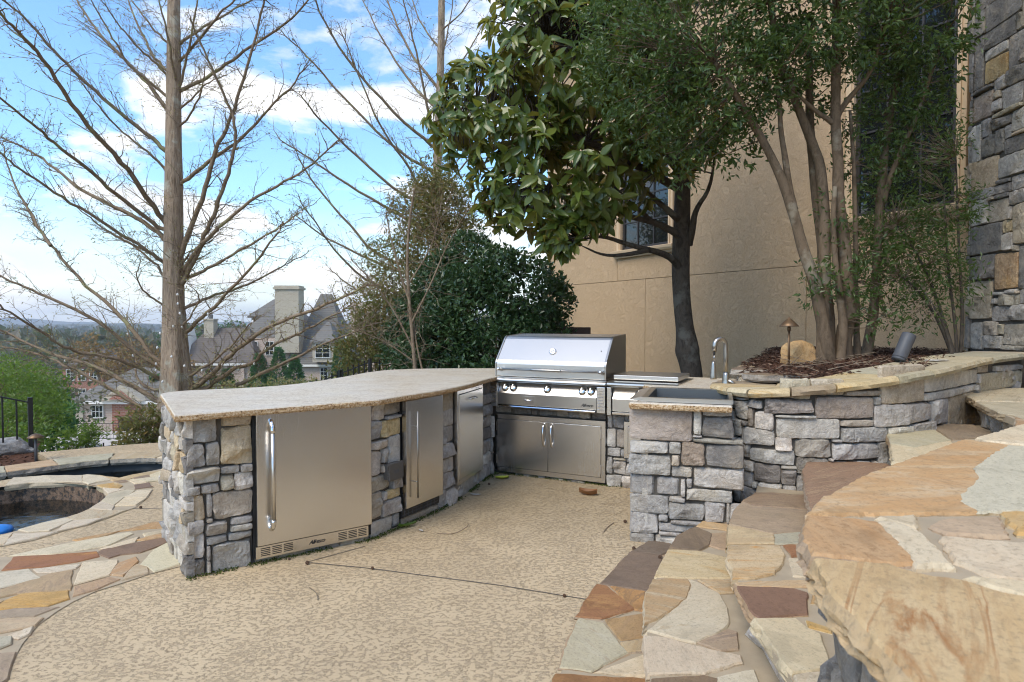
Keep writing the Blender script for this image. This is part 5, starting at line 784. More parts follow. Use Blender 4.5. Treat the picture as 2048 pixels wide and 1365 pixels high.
m = MB(); m.add([PF.P(-.085, -.06, KC - .004), PF.P(-.085, -.70, KC - .004), PF.P(-.001, -.70, Z1), PF.P(-.001, -.06, Z1), PF.P(-.001, -.06, KC - .01), PF.P(-.001, -.70, KC - .01)], [(0, 3, 2, 1), (0, 4, 3), (1, 2, 5), (2, 3, 4, 5), (0, 1, 5, 4)]); m.build('apron_lip', MT['panel'], snk)
fau = thing('faucet', 'brushed nickel gooseneck faucet with its spray head hanging down', 'faucet', (1.60, 4.75, KC))
MB().lathe([(.030, -.012), (.030, .004), (.025, .012), (.026, .075), (.022, .105), (.0175, .125)], (1.603, 4.75, KC), 18).build('base', MT['nickel'], fau, True)
pts = [(1.603, 4.75, KC + .11), (1.601, 4.75, 1.16), (1.599, 4.75, 1.22)] + [(1.554 + .045 * math.cos(a), 4.75 - .012 * (1 - math.cos(a)), 1.245 + .052 * math.sin(a)) for a in [i * math.pi / 8 for i in range(0, 9)]] + [(1.508, 4.727, 1.205)]
MB().tube(pts, .0165, 14).build('spout', MT['nickel'], fau, True)
MB().tube([(1.508, 4.727, 1.205), (1.507, 4.727, 1.175)], .008, 8).build('collar', MT['rubber'], fau, True)
MB().tube([(1.507, 4.727, 1.18), (1.506, 4.727, 1.125)], .0055, 8).build('hose', MT['nickel'], fau, True)
MB().lathe([(.009, .13), (.013, .118), (.017, .085), (.024, .012), (.024, .0), (.020, -.002)][::-1], (1.502, 4.727, .998), 18).build('spray_head', MT['nickel'], fau, True)
MB().tube([(1.615, 4.745, .985), (1.655, 4.735, .965), (1.685, 4.73, .935)], [.018, .010, .008], 10).build('lever', MT['nickel'], fau, True)

# ---------------------------------------------------------------- curved planter wall with sloping cap
wal = thing('retaining_wall', 'curved grey stone planter wall with sloping flagstone cap', 'wall', (2.3, 4.4, 0))
CAPZ = [(0, .90), (.95, .915), (1.25, .945), (1.6, .985), (2.0, 1.03), (2.6, 1.055), (3.2, 1.075), (4.6, 1.11)]
def capz(s):
    for (a, x), (b, y) in zip(CAPZ, CAPZ[1:]):
        if s <= b: return x + (y - x) * max(0, (s - a)) / (b - a)
    return CAPZ[-1][1]
def strip(rib, s0, s1, d0, d1, zb, zt, step=.08):
    n = max(2, int((s1 - s0) / step)); V = []; F = []
    for i in range(n + 1):
        s = s0 + (s1 - s0) * i / n; a, b = zb(s), zt(s); V += [rib.P(s, a, d0), rib.P(s, b, d0), rib.P(s, b, d1), rib.P(s, a, d1)]
    for i in range(n):
        for k in range(4): F.append((i * 4 + k, (i + 1) * 4 + k, (i + 1) * 4 + (k + 1) % 4, i * 4 + (k + 1) % 4))
    F += [(0, 1, 2, 3), (n * 4 + 3, n * 4 + 2, n * 4 + 1, n * 4)]
    return V, F
MB().add(*strip(WLR, 0, WLR.L, -.035, -.30, lambda s: 0, capz)).build('masonry_core', MT['mortar_dark'], wal)
lay(WLR, WALL_ST, wal, 41, res=.02, proud=.005)
fill(WLR, .02, .74, .0, .88, wal, 42, 'wwlgn', res=.03)
fill(WLR, 2.55, 4.2, .55, .80, wal, 43, 'gln', res=.03, proud=-.012); fill(WLR, 3.75, 4.25, .80, 1.06, wal, 44, 'gln', res=.03, proud=-.012)
rng = random.Random(8); s = .03
for L_, c in ((.36, 'gb'), (.36, 'ct'), (.17, 'cr'), (.24, 'ct'), (.27, 'gb'), (.42, 'ct'), (.36, 'gg'), (.62, 'gg'), (.70, 'st'), (.60, 'gg'), (.5, 'st')):
    e = min(WLR.L, s + L_); n = max(3, int((e - s) / .035)); V = []; F = []
    prof = [(-.40, .0), (-.40, .05), (.02, .058), (.042, .052), (.055, .03), (.045, .006), (.02, .0)]; k = len(prof)
    for i in range(n + 1):
        q = s + .006 + (e - s - .012) * i / n
        for j, (d, z) in enumerate(prof):
            en = noise.noise(Vector((q * 14, j * 3.1, 7))) * (.011 if j in (3, 4, 5) else .002) + (noise.noise(Vector((q * 42, j * 5.1, 2))) * .006 if j in (3, 4, 5) else 0)
            V.append(WLR.P(q, capz(q) + z + en * .5, d + en))
    for i in range(n):
        for j in range(k): F.append((i * k + j, i * k + (j + 1) % k, (i + 1) * k + (j + 1) % k, (i + 1) * k + j))
    F += [tuple(range(k))[::-1], tuple(n * k + j for j in range(k))]
    mesh('cap_stone', V, F, MT['fl_' + c], wal); s = e
    if s >= WLR.L - .01: break
# low return wall of the planter, towards the house
low = thing('planter_end_wall', 'low flagstone-capped wall closing the planter behind the faucet', 'wall', (2.0, 5.4, 0))
LW = Rib([(3.6, 8.2), (2.75, 6.9), (1.95, 5.5), (1.78, 4.95)])
MB().add(*strip(LW, 0, LW.L, -.02, -.30, lambda s: 0, lambda s: .955)).build('masonry_core', MT['mortar'], low)
fill(LW, .1, LW.L, .6, .95, low, 45, 'nnlt', res=.05)
rng = random.Random(14); s = .0
for c in ('gb', 'br', 'dk2', 'gb', 'dk2', 'br', 'dk2', 'pk', 'dk2'):
    e = min(LW.L, s + .36); slab('cap_stone', [LW.P(s + .005, 0, .05)[:2], LW.P(e - .005, 0, .05)[:2], LW.P(e - .005, 0, -.36)[:2], LW.P(s + .005, 0, -.36)[:2]], 1.02, .065, MT['fl_' + c], MT['st_n'], low, rng, .006, .012, .05, rings=2); s = e
    if s >= LW.L - .02: break
slab('cap_stone', [(1.80, 4.95), (1.86, 4.78), (2.15, 4.72), (2.35, 4.80), (2.2, 5.0)], 1.025, .06, MT['fl_dk2'], MT['st_b'], low, rng, .006, .012, .05, rings=2)

# ---------------------------------------------------------------- curved steps and landing
N0 = [(1.33, 3.95), (.979, 4.06), (.851, 3.98), (.651, 3.727), (.482, 3.385), (.382, 3.206), (.305, 3.0), (.242, 2.743), (.198, 2.558), (.163, 2.466), (.12, 2.2), (.10, 1.8), (.12, 1.4)]
N1 = [(1.50, 4.25), (1.452, 4.174), (1.313, 4.06), (1.182, 3.95), (.966, 3.694), (.873, 3.482), (.712, 3.123), (.625, 2.913), (.552, 2.626), (.532, 2.509), (.496, 2.352), (.478, 2.235), (.476, 2.17), (.48, 1.7), (.53, 1.2)]
N2 = [(1.62, 4.2), (1.543, 4.02), (1.41, 3.845), (1.296, 3.666), (1.154, 3.355), (1.061, 3.091), (.972, 2.765), (.917, 2.566), (.878, 2.295), (.857, 2.132), (.849, 2.001), (.839, 1.866), (.83, 1.5), (.85, 1.1)]
N3 = [(1.94, 4.12), (1.786, 3.871), (1.585, 3.397), (1.464, 3.075), (1.33, 2.6), (1.25, 2.1), (1.22, 1.6)]
N4 = [(2.60, 4.20), (2.51, 4.22), (2.268, 3.781), (2.10, 3.4), (1.9, 2.9), (1.75, 2.4)]
N5 = [(3.85, 5.12), (3.35, 4.629), (3.121, 4.151), (2.989, 3.822), (2.867, 3.541), (2.7, 3.1)]
stp = thing('stone_steps', 'curved flagstone steps climbing right beside the grey stone wall', 'steps', (1.2, 3.0, 0))
def step_part(nose, close, z, zlow, flags, seed, th=.058, over=.05, classes='gglwnd', riser=True, fs=.035, fr=3, ro=.008):
    body = inset(nose + close, 0)
    A = sum(body[i][0] * body[(i + 1) % len(body)][1] - body[(i + 1) % len(body)][0] * body[i][1] for i in range(len(body)))
    rb = Rib(nose, flip=False); mid = Vector(rb.P(rb.L / 2, 0, .1)) - Vector(rb.P(rb.L / 2)); 
    if mid.x > 0: rb = Rib(nose, flip=True)
    inn = rb.line(-over - .03, 0, rb.L, .1); bd = rb.line(-.012, 0, rb.L, .1)
    st = MB().prism(inn + close, zlow - .02, z - th + .004).build('step', MT['mortar_dark'], stp)
    MB().prism(bd + close, z - th + .006, z - .010).build('mortar_bed', MT['mortar'], st)
    rng = random.Random(seed)
    for c, p in flags: slab('flagstone', p, z + rng.uniform(-.002, .002), th, MT['fl_' + c], MT['fl_' + ('cr' if c in ('cr', 'wh', 'ct', 'or') else 'ta' if c in ('tb', 'ob', 'gw') else 'gb')], st, rng, .0025, ro, fs, ins=-.006, rings=fr)
    if riser and z - zlow > .06:
        rr = Rib(rb.line(-over, 0, rb.L, .06)); 
        if (Vector(rr.P(.3, 0, .1)) - Vector(rr.P(.3))).x > 0: rr = Rib(rb.line(-over, 0, rb.L, .06), flip=True)
        fill(rr, .05, rr.L, zlow - .01, z - th + .004, st, seed + 100, classes, res=.025, hmin=.10, hmax=.16, wmin=.10, wmax=.34, proud=.0, rough=1.3, name='riser_stone')
    return st
step_part(N0, [(1.6, 1.4), (1.5, 3.85)], .014, 0, STEP0, 51, .02, .0, riser=False)
step_part(N1, [(3.0, 1.2), (3.0, 4.1), (2.4, 4.0), (1.75, 4.14)], .17, 0, STEP1, 52)
step_part(N2, [(3.0, 1.1), (3.0, 4.1), (2.4, 4.04), (1.85, 4.08)], .34, .17, STEP2, 53)
step_part(N3, [(3.0, 1.6), (3.0, 4.1), (2.4, 4.05)], .51, .34, STEP3, 54)
step_part(N4, [(3.7, 2.4), (3.7, 4.6), (3.05, 4.48)], .69, .51, STEP4, 55)
step_part(N5, [(4.7, 3.1), (4.7, 5.3)], .86, .69, STEP5, 56)
lan = thing('stone_landing', 'high foreground landing paved with orange and white flagstones', 'landing', (1.2, 1.0, 0)); stp_keep = stp; stp = lan
NL = [(2.6, 2.86), (1.968, 2.431), (1.591, 2.153), (1.256, 1.903), (.933, 1.641), (.773, 1.482), (.695, 1.405), (.608, 1.29), (.535, 1.147), (.490, 1.020), (.478, .94), (.470, .87), (.462, .79), (.455, .727), (.447, .677), (.44, .5), (.45, .2), (.50, -.2)]
ls = step_part(NL, [(3.6, -.2), (3.6, 2.9)], 1.03, .0, LANDING, 57, .06, .04, 'gglddb', fs=.016, fr=6, ro=.010); ls.name = 'landing_base'
stp = stp_keep

# ---------------------------------------------------------------- stone column of the house
colm = thing('stone_column', 'tall rough stone corner pier of the house at the right edge', 'stone pier', (4.7, 6.0, 1.0))
MB().prism([CLR.P(.04, 0, -.035)[:2], CLR.P(2.0, 0, -.035)[:2], CLR.P(2.0, 0, -.8)[:2], CLR.P(.04, 0, -.8)[:2]], .4, 5.6).build('masonry_core', MT['mortar_dark'], colm)
lay(CLR, COL_ST, colm, 61, res=.03); fill(CLR, .88, 2.0, 1.0, 5.6, colm, 62, 'gddnb', res=.06, wmax=.4, hmax=.24); fill(CLR, .0, .86, 4.5, 5.6, colm, 63, 'ddgb', res=.06, wmax=.4, hmax=.24)
BKC = Rib([(CLR.P(0, 0, -.8)[0], CLR.P(0, 0, -.8)[1]), CLR.P(0, 0, 0)[:2]]); fill(BKC, .0, .8, 1.0, 5.6, colm, 64, 'gddnb', res=.07, wmax=.4, hmax=.24)

# ---------------------------------------------------------------- terrain and hills
def tz(x, y):
    dx = max(-7.0 - x, 0, x - 9); dy = max(y - 7.4, 0, -12 - y)
    d = math.hypot(dx, dy)
    if d <= 0: return -2.3
    pr = [(0, -.22), (2, -.55), (6, -1.7), (20, -5.0), (45, -9.4), (70, -9.9), (120, -11), (300, -14), (900, -16), (1600, -16)]
    z = pr[-1][1]
    for (a, za), (b, zb) in zip(pr, pr[1:]):
        if d <= b: z = za + (zb - za) * (d - a) / (b - a); break
    k = min(1, d / 30); z += (noise.noise(Vector((x * .06, y * .06, 0))) * .8 + noise.noise(Vector((x * .3, y * .3, 4))) * .12) * k
    if x > 4: z = max(z, -2.5)
    return z
def axis(vals):
    out = []
    for a, b, st in vals:
        n = max(1, int(round((b - a) / st))); out += [a + (b - a) * i / n for i in range(n)]
    return out + [vals[-1][1]]
xs = axis([(-2600, -400, 200), (-400, -60, 20), (-60, -12, 2.5), (-12, 12, .5), (12, 60, 4), (60, 400, 34), (400, 2600, 220)]); ys = axis([(-400, -40, 60), (-40, 4, 4), (4, 14, .4), (14, 60, 2), (60, 150, 6), (150, 600, 30), (600, 3200, 130)])
V = [(x, y, tz(x, y)) for y in ys for x in xs]; nx = len(xs)
F = [(j * nx + i, j * nx + i + 1, (j + 1) * nx + i + 1, (j + 1) * nx + i) for j in range(len(ys) - 1) for i in range(nx - 1)]
npmesh('hillside', V, F, MT['grass'], None, True)['kind'] = 'structure'
def ridge(name, y0, base, amp, seed, x0=-3400, x1=3000, dz=0):
    V = []; F = []; n = 220; k = 5
    for i in range(n + 1):
        x = x0 + (x1 - x0) * i / n
        top = base + amp * (noise.fractal(Vector((x * .0011 + seed, seed, 0)), 1, 2, 4) * 1.2 + .25) + noise.noise(Vector((x * .05, seed, 3))) * 2.2
        for j in range(k):
            t = j / (k - 1); V.append((x, y0 + 500 * t, -20 + (top + 20) * (math.sin(t * math.pi / 2) ** .8)))
    for i in range(n):
        for j in range(k - 1): F.append((i * k + j, (i + 1) * k + j, (i + 1) * k + j + 1, i * k + j + 1))
    npmesh(name, V, F, MT['hills'], None, True)['kind'] = 'structure'
ridge('far_hills', 2300, 4, 30, 3.3); ridge('near_hills', 1300, -9, 14, 8.1)

# ---------------------------------------------------------------- foliage tools
DIAMOND = (np.array([(0, 0, 0), (.5, .42, .10), (0, 1, -.05), (-.5, .42, .10)]), np.array([(0, 1, 2), (0, 2, 3)]))
_st = [(0, .03), (.14, .30), (.38, .50), (.68, .42), (.88, .2), (1, .02)]
OVAL = (np.array([p for y, hw in _st for p in ((-hw, y, .10 * hw * 2 - .28 * y * y), (0, y, -.28 * y * y), (hw, y, .10 * hw * 2 - .28 * y * y))]), np.array([q for i in range(5) for q in ((i * 3, i * 3 + 1, i * 3 + 4, i * 3 + 3), (i * 3 + 1, i * 3 + 2, i * 3 + 5, i * 3 + 4))]))
def unit(a): return a / (np.linalg.norm(a, axis=-1, keepdims=True) + 1e-9)
def leaves(pos, ax, nrm, ln, wd, tpl, cv=None):
    T, F = tpl; cv = np.ones(len(pos)) if cv is None else cv; ax = unit(ax); nrm = unit(nrm - ax * np.sum(ax * nrm, axis=1, keepdims=True)); sd = np.cross(ax, nrm)
    V = pos[:, None] + sd[:, None] * (T[None, :, 0:1] * wd[:, None, None]) + ax[:, None] * (T[None, :, 1:2] * ln[:, None, None]) + nrm[:, None] * (T[None, :, 2:3] * (ln * cv)[:, None, None])
    b = (np.arange(len(pos)) * len(T))[:, None, None]
    return V.reshape(-1, 3), (F[None] + b).reshape(-1, F.shape[1])
def shell(blobs, n, rng, inner=.55, flat=1.0, outer_only=.8):
    """points in the outer part of a union of balls, with outward direction"""
    B = np.array(blobs); w_ = B[:, 3] ** 2; k = rng.choice(len(B), n * 3, p=w_ / w_.sum())
    d = unit(rng.normal(size=(n * 3, 3))); r = inner + (1 - inner) * rng.random(n * 3) ** .45
    P = B[k, :3] + d * (B[k, 3] * r)[:, None] * np.array([1, 1, flat])
    keep = np.ones(len(P), bool)
    for i in range(len(B)):
        dist = np.linalg.norm((P - B[i, :3]) / np.array([1, 1, flat]), axis=1); keep &= (dist > B[i, 3] * outer_only * inner * 1.2) | (k == i)
    P, d = P[keep][:n], d[keep][:n]; return P, d
def clumps(blobs, ncl, per, rng, spread, ln, wd, up=.35, droop=0.0, inner=.55, tpl=DIAMOND, flat=1.0, upn=.6):
    """leaf clumps: each a short spray of leaves"""
    P, D = shell(blobs, ncl, rng, inner, flat); n = len(P)
    base = np.repeat(P, per, 0); dr = np.repeat(unit(D + np.array([0, 0, up])), per, 0)
    t = rng.random((n * per, 1)); pos = base + dr * t * spread + rng.normal(size=(n * per, 3)) * spread * .35
    ax = unit(dr * .6 + rng.normal(size=(n * per, 3)) * .8 + np.array([0, 0, -droop])); nr = unit(rng.normal(size=(n * per, 3)) * .7 + np.array([0, 0, upn]) + dr * .5)
    L = ln * rng.uniform(.65, 1.25, n * per); return leaves(pos, ax, nr, L, L * wd * rng.uniform(.85, 1.15, n * per), tpl), (P, D)
def twigs_to(points, hubs, rng, r0=.006, r1=.0025, bend=.12):
    """thin stems from the nearest hub to each clump"""
    H = np.array(hubs); seg = []
    for p in points:
        h = H[np.argmin(np.linalg.norm(H - p, axis=1))]; m_ = (h + p) / 2 + rng.normal(size=3) * bend * np.linalg.norm(p - h) * .5
        seg += [(h, m_, r0, (r0 + r1) / 2), (m_, p, (r0 + r1) / 2, r1)]
    return seg
def dense_path(p, n=2): return smooth_line([tuple(q) for q in p], n)

# ---------------------------------------------------------------- bare cypress trees
def cypress(name, label, trunk, brs, seed, n_sub, sub_len, twig_r, root=0):
    rg = np.random.default_rng(seed); rp = random.Random(seed)
    base = trunk[-1][0]; t = thing(name, label, 'tree', base)
    pts = [p for p, r in trunk][::-1]; rad = [r for p, r in trunk][::-1]
    pp = smooth_line([p + (r,) for p, r in zip(pts, rad)], 4); V = []; n = 40; F = []
    for i, (x, y, z, r) in enumerate(pp):
        for k in range(n):
            a = 2 * math.pi * k / n; fl = max(0, (1.0 - (z - base[2]) / 2.4)) * .26
            rr = r * (1 + fl * math.sin(a * 5 + 1.3) + .10 * noise.noise(Vector((math.cos(a) * 2.2, math.sin(a) * 2.2, z * .8))) + .06 * noise.noise(Vector((math.cos(a) * 6, math.sin(a) * 6, z * 2))) + .04 * noise.noise(Vector((math.cos(a) * 14, math.sin(a) * 14, z * 5))))
            V.append((x + rr * math.cos(a), y + rr * math.sin(a), z))
    for i in range(len(pp) - 1):
        for k in range(n): F.append((i * n + k, i * n + (k + 1) % n, (i + 1) * n + (k + 1) % n, (i + 1) * n + k))
    mesh('trunk', V, F, MT['bark_cypress'], t, True)
    bud = []; 
    for bi, br in enumerate(brs):
        z0 = br[0][2] - .10; tk = min(pp, key=lambda q: abs(q[2] - z0))
        if math.hypot(br[0][0] - tk[0], br[0][1] - tk[1]) < .6: br = [(tk[0], tk[1], z0)] + list(br)
        pth = dense_path(br, 2); L = sum((Vector(a) - Vector(b)).length for a, b in zip(pth, pth[1:])); r0 = max(.009, min(.040, .0090 * L + .009)) * (1.0 if twig_r < .005 else 1.15)
        m = len(pth); pth = [tuple(Vector(p) + Vector((rp.gauss(0, 1), rp.gauss(0, 1), rp.gauss(0, 1))) * .007 * (0 < i < m - 1)) for i, p in enumerate(pth)]
        rad = [r0 * (1 - .80 * i / (m - 1)) for i in range(m)]; Vt, Ft = tube(pth, rad, 8)
        b = mesh('branch', Vt, Ft, MT['bark_twig'], t, True)
        seg = []; A = np.array(pth)
        ns = max(4, int(L * n_sub))
        for q in range(ns):
            f = .12 + .88 * (q + rp.random()) / ns; i = min(m - 2, int(f * (m - 1))); p = A[i] + (A[i + 1] - A[i]) * (f * (m - 1) - i)
            d = unit(A[i + 1] - A[i]); sd = unit(np.cross(d, np.array([0, 0, 1.0]))) * rp.choice([-1, 1])
            dirn = unit(d * rp.uniform(.3, 1.0) + sd * rp.uniform(.3, 1.1) + np.array([0, 0, rp.uniform(-.45, .55)]))
            ln = sub_len * rp.uniform(.35, 1.15) * (1.15 - .55 * f); cur = p; ra = max(twig_r * .5, r0 * .25 * rp.uniform(.5, 1))
            for k in range(4):
                nx_ = cur + dirn * ln / 4; seg.append((cur, nx_, ra * (1 - k * .2), ra * (1 - (k + 1) * .2)))
                for _ in range(2):
                    if rp.random() < .8:
                        td = unit(dirn + rg.normal(size=3) * .75); tl = ln * rp.uniform(.15, .38); e = nx_ + td * tl
                        seg.append((nx_, e, twig_r * .5, twig_r * .28)); 
                        for w_ in range(2): bud.append((nx_ + td * tl * rp.uniform(.3, 1.05), td))
                cur = nx_; dirn = unit(dirn + rg.normal(size=3) * .20 + np.array([0, 0, .05]))
            bud.append((cur, dirn))
        Vn, Fn = ntubes(seg, 3); npmesh('twigs', Vn, Fn, MT['bark_twig'], b, True, kind='stuff')
    P = np.array([a for a, _ in bud]); D = np.array([d for _, d in bud]); sel = rg.random(len(P)) < .5; P, D = P[sel], D[sel]
    Vl, Fl = leaves(P + rg.normal(size=P.shape) * .01, D + rg.normal(size=P.shape) * .7, rg.normal(size=P.shape), rg.uniform(.014, .040, len(P)) * twig_r / .004, rg.uniform(.008, .016, len(P)) * twig_r / .004, DIAMOND)
    npmesh('buds', Vl, Fl, MT['leaf_bud'], t, kind='stuff'); return t
cypress('cypress_tree', 'large bare bald cypress with fluted trunk and white string bulbs, behind the counter end', CYPRESS_TRUNK, CYPRESS_BR, 7, 16.0, .56, .004)
cypress('cypress_tree', 'slimmer bare cypress rising behind the magnolia', CYPRESS2_TRUNK, CYPRESS2_BR, 9, 7.0, .95, .006)
rp = random.Random(4); sl_ = thing('string_lights', 'white bulbs strung on the big cypress trunk and low branches', 'string lights', (-4.6, 8.3, .4))
for k in range(46):
    if k < 14: z = rp.uniform(.55, 1.9); a = rp.uniform(-2.6, -.5); r = .26 - .05 * (z - .5); p = (-4.56 + r * math.cos(a), 8.6 + r * math.sin(a), z)
    else:
        br = rp.choice(CYPRESS_BR[28:42]); i = rp.randrange(len(br) - 1); f = rp.random(); p = tuple(a + (b - a) * f for a, b in zip(br[i], br[i + 1])); p = (p[0], p[1] - .03, p[2] - .03)
    MB().lathe([(.004, .018), (.012, .010), (.016, -.004), (.009, -.018)][::-1], p, 8).build('bulb', MT['lamp_white'], sl_, True)

# ---------------------------------------------------------------- stucco house behind
hou = thing('stucco_house', 'tan stucco house wall with dark gridded windows behind the grill', 'house', (2.6, 8.8, 0))
HF = Frame((.77, 13.83), (5.55, 5.98)); HL = 11.5
m = MB(); HF.box(m, .0, HL, -6, -.06, -1.5, 7.2); m.build('house_body', MT['mortar_dark'], hou)
def panel(s0, s1, z0, z1):
    m = MB(); HF.box(m, s0 + .004, s1 - .004, -.07, 0, z0 + .004, z1 - .004); m.build('stucco_panel', MT['stucco'], hou, bevel=.003, seg=1)
WIN = [(2.42, 3.62, 2.73, 5.1), (6.79, 7.94, 2.72, 5.8)]
for a, b in ((0, 3.04), (3.04, 6.15), (6.15, 9.2), (9.2, HL)): panel(a, b, -1.5, 2.185)
for a, b in ((0, .53), (.53, 2.29), (3.75, 6.66), (8.07, 9.8), (9.8, HL)): panel(a, b, 2.185, 7.2)
for (a, b, c, d), (p, q) in zip(WIN, ((2.29, 3.75), (6.66, 8.07))): panel(p, q, 2.185, c - .12); panel(p, q, d + .10, 7.2)
m = MB(); m.add([HF.P(0, -.0, -1.5), HF.P(0, -.0, 7.2), HF.P(0, -6, 7.2), HF.P(0, -6, -1.5), HF.P(.05, 0, 7.2), HF.P(.05, 0, -1.5)], [(0, 1, 2, 3)]); m.build('side_wall', MT['stucco'], hou)
for a, b, c, d in WIN:
    wn = put(bpy.data.objects.new('window', None), hou, HF.P((a + b) / 2, 0, c))
    m = MB(); HF.box(m, a - .105, a, -.05, .045, c, d); HF.box(m, b, b + .105, -.05, .045, c, d); HF.box(m, a - .105, b + .105, -.05, .05, d, d + .11); HF.box(m, a - .055, a - .02, .045, .065, c, d); HF.box(m, b + .02, b + .055, .045, .065, c, d); m.build('surround', MT['trim'], wn, bevel=.008)
    m = MB(); HF.profile(m, a - .17, b + .17, [(-.05, c - .13), (.05, c - .13), (.06, c - .095), (.10, c - .085), (.125, c - .05), (.135, c - .01), (.11, c), (-.05, c)]); m.build('sill', MT['trim'], wn)
    m = MB()
    for p in ((a, b, c, c + .06), (a, b, d - .05, d), (a, a + .055, c, d), (b - .055, b, c, d)): HF.box(m, p[0], p[1], -.05, -.012, p[2], p[3])
    m.build('frame', MT['frame_dark'], wn)
    for k in (1, 2):
        m = MB(); s = a + (b - a) * k / 3; HF.box(m, s - .012, s + .012, -.05, -.016, c + .06, d - .05); m.build('muntin', MT['frame_dark'], wn)
    rows = int(round((d - c) / .5))
    for k in range(1, rows):
        m = MB(); z = c + .03 + (d - c - .05) * k / rows; HF.box(m, a + .05, b - .05, -.05, -.017, z - .012, z + .012); m.build('muntin', MT['frame_dark'], wn)
    for i in range(3):
        for k in range(rows):
            m = MB(); s0 = a + (b - a) * i / 3; z0 = c + .03 + (d - c - .05) * k / rows; z1 = c + .03 + (d - c - .05) * (k + 1) / rows
            HF.box(m, s0 + .011, s0 + (b - a) / 3 - .011, -.048, -.034 + .001 * ((i + k) % 2), z0 + .011, z1 - .011); m.build('pane', MT['glass'], wn)
m = MB(); HF.box(m, -.3, HL, -6.3, .5, 7.2, 7.5); m.build('eave', MT['trim'], hou)
# the wing of the house along the upper terrace, beside and behind the viewer
WF = Frame((6.4, 6.0), (6.0, -9.0), (0, 0)); m = MB(); WF.box(m, 0, 15, -5, 0, -1.5, 6.8); m.build('house_wing', MT['stucco'], hou)
# dark timber behind the grill
tim = thing('timber_edging', 'dark weathered timber beam against the wall behind the grill hood', 'timber', (.7, 8.6, .2))
for x0, x1 in ((.05, .725), (.735, 1.06)):
    m = MB(); m.box(x0, x1, 8.55, 8.75, 1.22, 1.352); m.build('beam', MT['timber'], tim, bevel=.006)
for x in (.3, .9):
    m = MB(); m.box(x, x + .12, 8.58, 8.72, -.8, 1.22); m.build('post', MT['timber'], tim)

# ---------------------------------------------------------------- magnolia
mag = thing('magnolia_tree', 'dark magnolia with big glossy leaves hanging over the grill', 'tree', (2.2, 7.6, -.2)); rg = np.random.default_rng(12); rp = random.Random(12)
tp = smooth_line([(2.20, 7.6, -.6, .17), (2.17, 7.6, .4, .15), (2.13, 7.6, .8, .142), (2.09, 7.6, 1.0, .155), (2.075, 7.6, 1.08, .17), (2.075, 7.6, 1.16, .15), (2.055, 7.6, 1.4, .125), (2.04, 7.6, 1.7, .12), (2.04, 7.6, 2.1, .125), (2.05, 7.6, 2.5, .12), (2.03, 7.6, 3.0, .11), (1.98, 7.6, 3.6, .09), (1.85, 7.5, 4.4, .06), (1.8, 7.4, 5.0, .03)], 2)
Vt, Ft = tube([(p[0] + .03 * math.sin(p[2] * 2.1), p[1], p[2]) for p in tp], [p[3] * .84 * (1 + .07 * noise.noise(Vector((p[2] * 4, 3, 0)))) for p in tp], 18); mesh('trunk', Vt, Ft, MT['bark_magnolia'], mag, True)
limbs = [[(2.04, 7.6, 2.0), (1.93, 7.5, 2.13), (1.74, 7.3, 2.21), (1.33, 7.1, 2.27), (.98, 6.9, 2.36), (.75, 6.8, 2.30)], [(1.55, 7.2, 2.24), (1.3, 7.05, 2.17), (1.0, 6.95, 2.14), (.75, 6.9, 2.25)], [(2.04, 7.6, 2.40), (1.92, 7.5, 2.48), (1.62, 7.4, 2.59), (1.27, 7.2, 2.62), (.92, 7.1, 2.80), (.3, 7.0, 3.0)], [(2.02, 7.6, 2.6), (1.9, 7.5, 2.68), (1.68, 7.5, 2.86), (1.56, 7.4, 2.94), (1.2, 7.3, 3.3)], [(2.10, 7.6, 2.35), (2.12, 7.5, 2.51), (2.15, 7.5, 2.74), (2.3, 7.4, 2.97), (2.32, 7.3, 3.4)], [(2.0, 7.6, 3.2), (1.4, 7.4, 3.8), (.8, 7.2, 4.3), (.4, 7.1, 4.6)], [(2.0, 7.6, 3.0), (1.0, 7.2, 3.4), (-.2, 7.0, 3.8), (-.7, 7.0, 3.8)], [(1.62, 7.4, 2.59), (1.4, 7.3, 2.75), (1.1, 7.2, 3.0)]]
hubs = []
for l in limbs:
    p = dense_path(l, 2); mm = len(p); r0 = .056 if abs(l[0][0] - 2.04) < .12 else .034; Vt, Ft = tube(p, [r0 * (1 - .88 * i / (mm - 1)) for i in range(mm)], 10); mesh('branch', Vt, Ft, MT['bark_magnolia'], mag, True); hubs += p
P, D = shell(MAG_BLOBS, 1050, rg, .45); n = len(P); per = 9
Dn = unit(D + np.array([0, -.15, .35])); pos = np.repeat(P, per, 0) + rg.normal(size=(n * per, 3)) * .018
ang = np.tile(np.arange(per) * 2 * math.pi / per, n) + np.repeat(rg.random(n) * 6, per); dr = np.repeat(Dn, per, 0)
u = unit(np.cross(dr, rg.normal(size=(1, 3)) + np.array([[.3, .2, 1]]))); v = np.cross(dr, u)
rad_ = u * np.cos(ang)[:, None] + v * np.sin(ang)[:, None]
ax = unit(rad_ * rg.uniform(.6, 1.2, (n * per, 1)) + dr * rg.uniform(.1, .8, (n * per, 1)) + np.array([0, 0, -1.0]) * rg.uniform(.1, 1.0, (n * per, 1))); nr = unit(dr * 1.0 - rad_ * .3 + np.array([0, 0, .5]) + rg.normal(size=(n * per, 3)) * .25)
ln = rg.uniform(.085, .215, n * per); wd = ln * rg.uniform(.34, .50, n * per); cv = rg.normal(.9, .9, n * per)
order = np.argsort(pos[:, 1] + .25 * np.abs(pos[:, 0]) * 0); big, rest = order[:300], order[300:]
Vl, Fl = leaves(pos[rest], ax[rest], nr[rest], ln[rest], wd[rest], OVAL, cv[rest]); npmesh('foliage', Vl, Fl, MT['leaf_magnolia'], mag, True, kind='stuff')
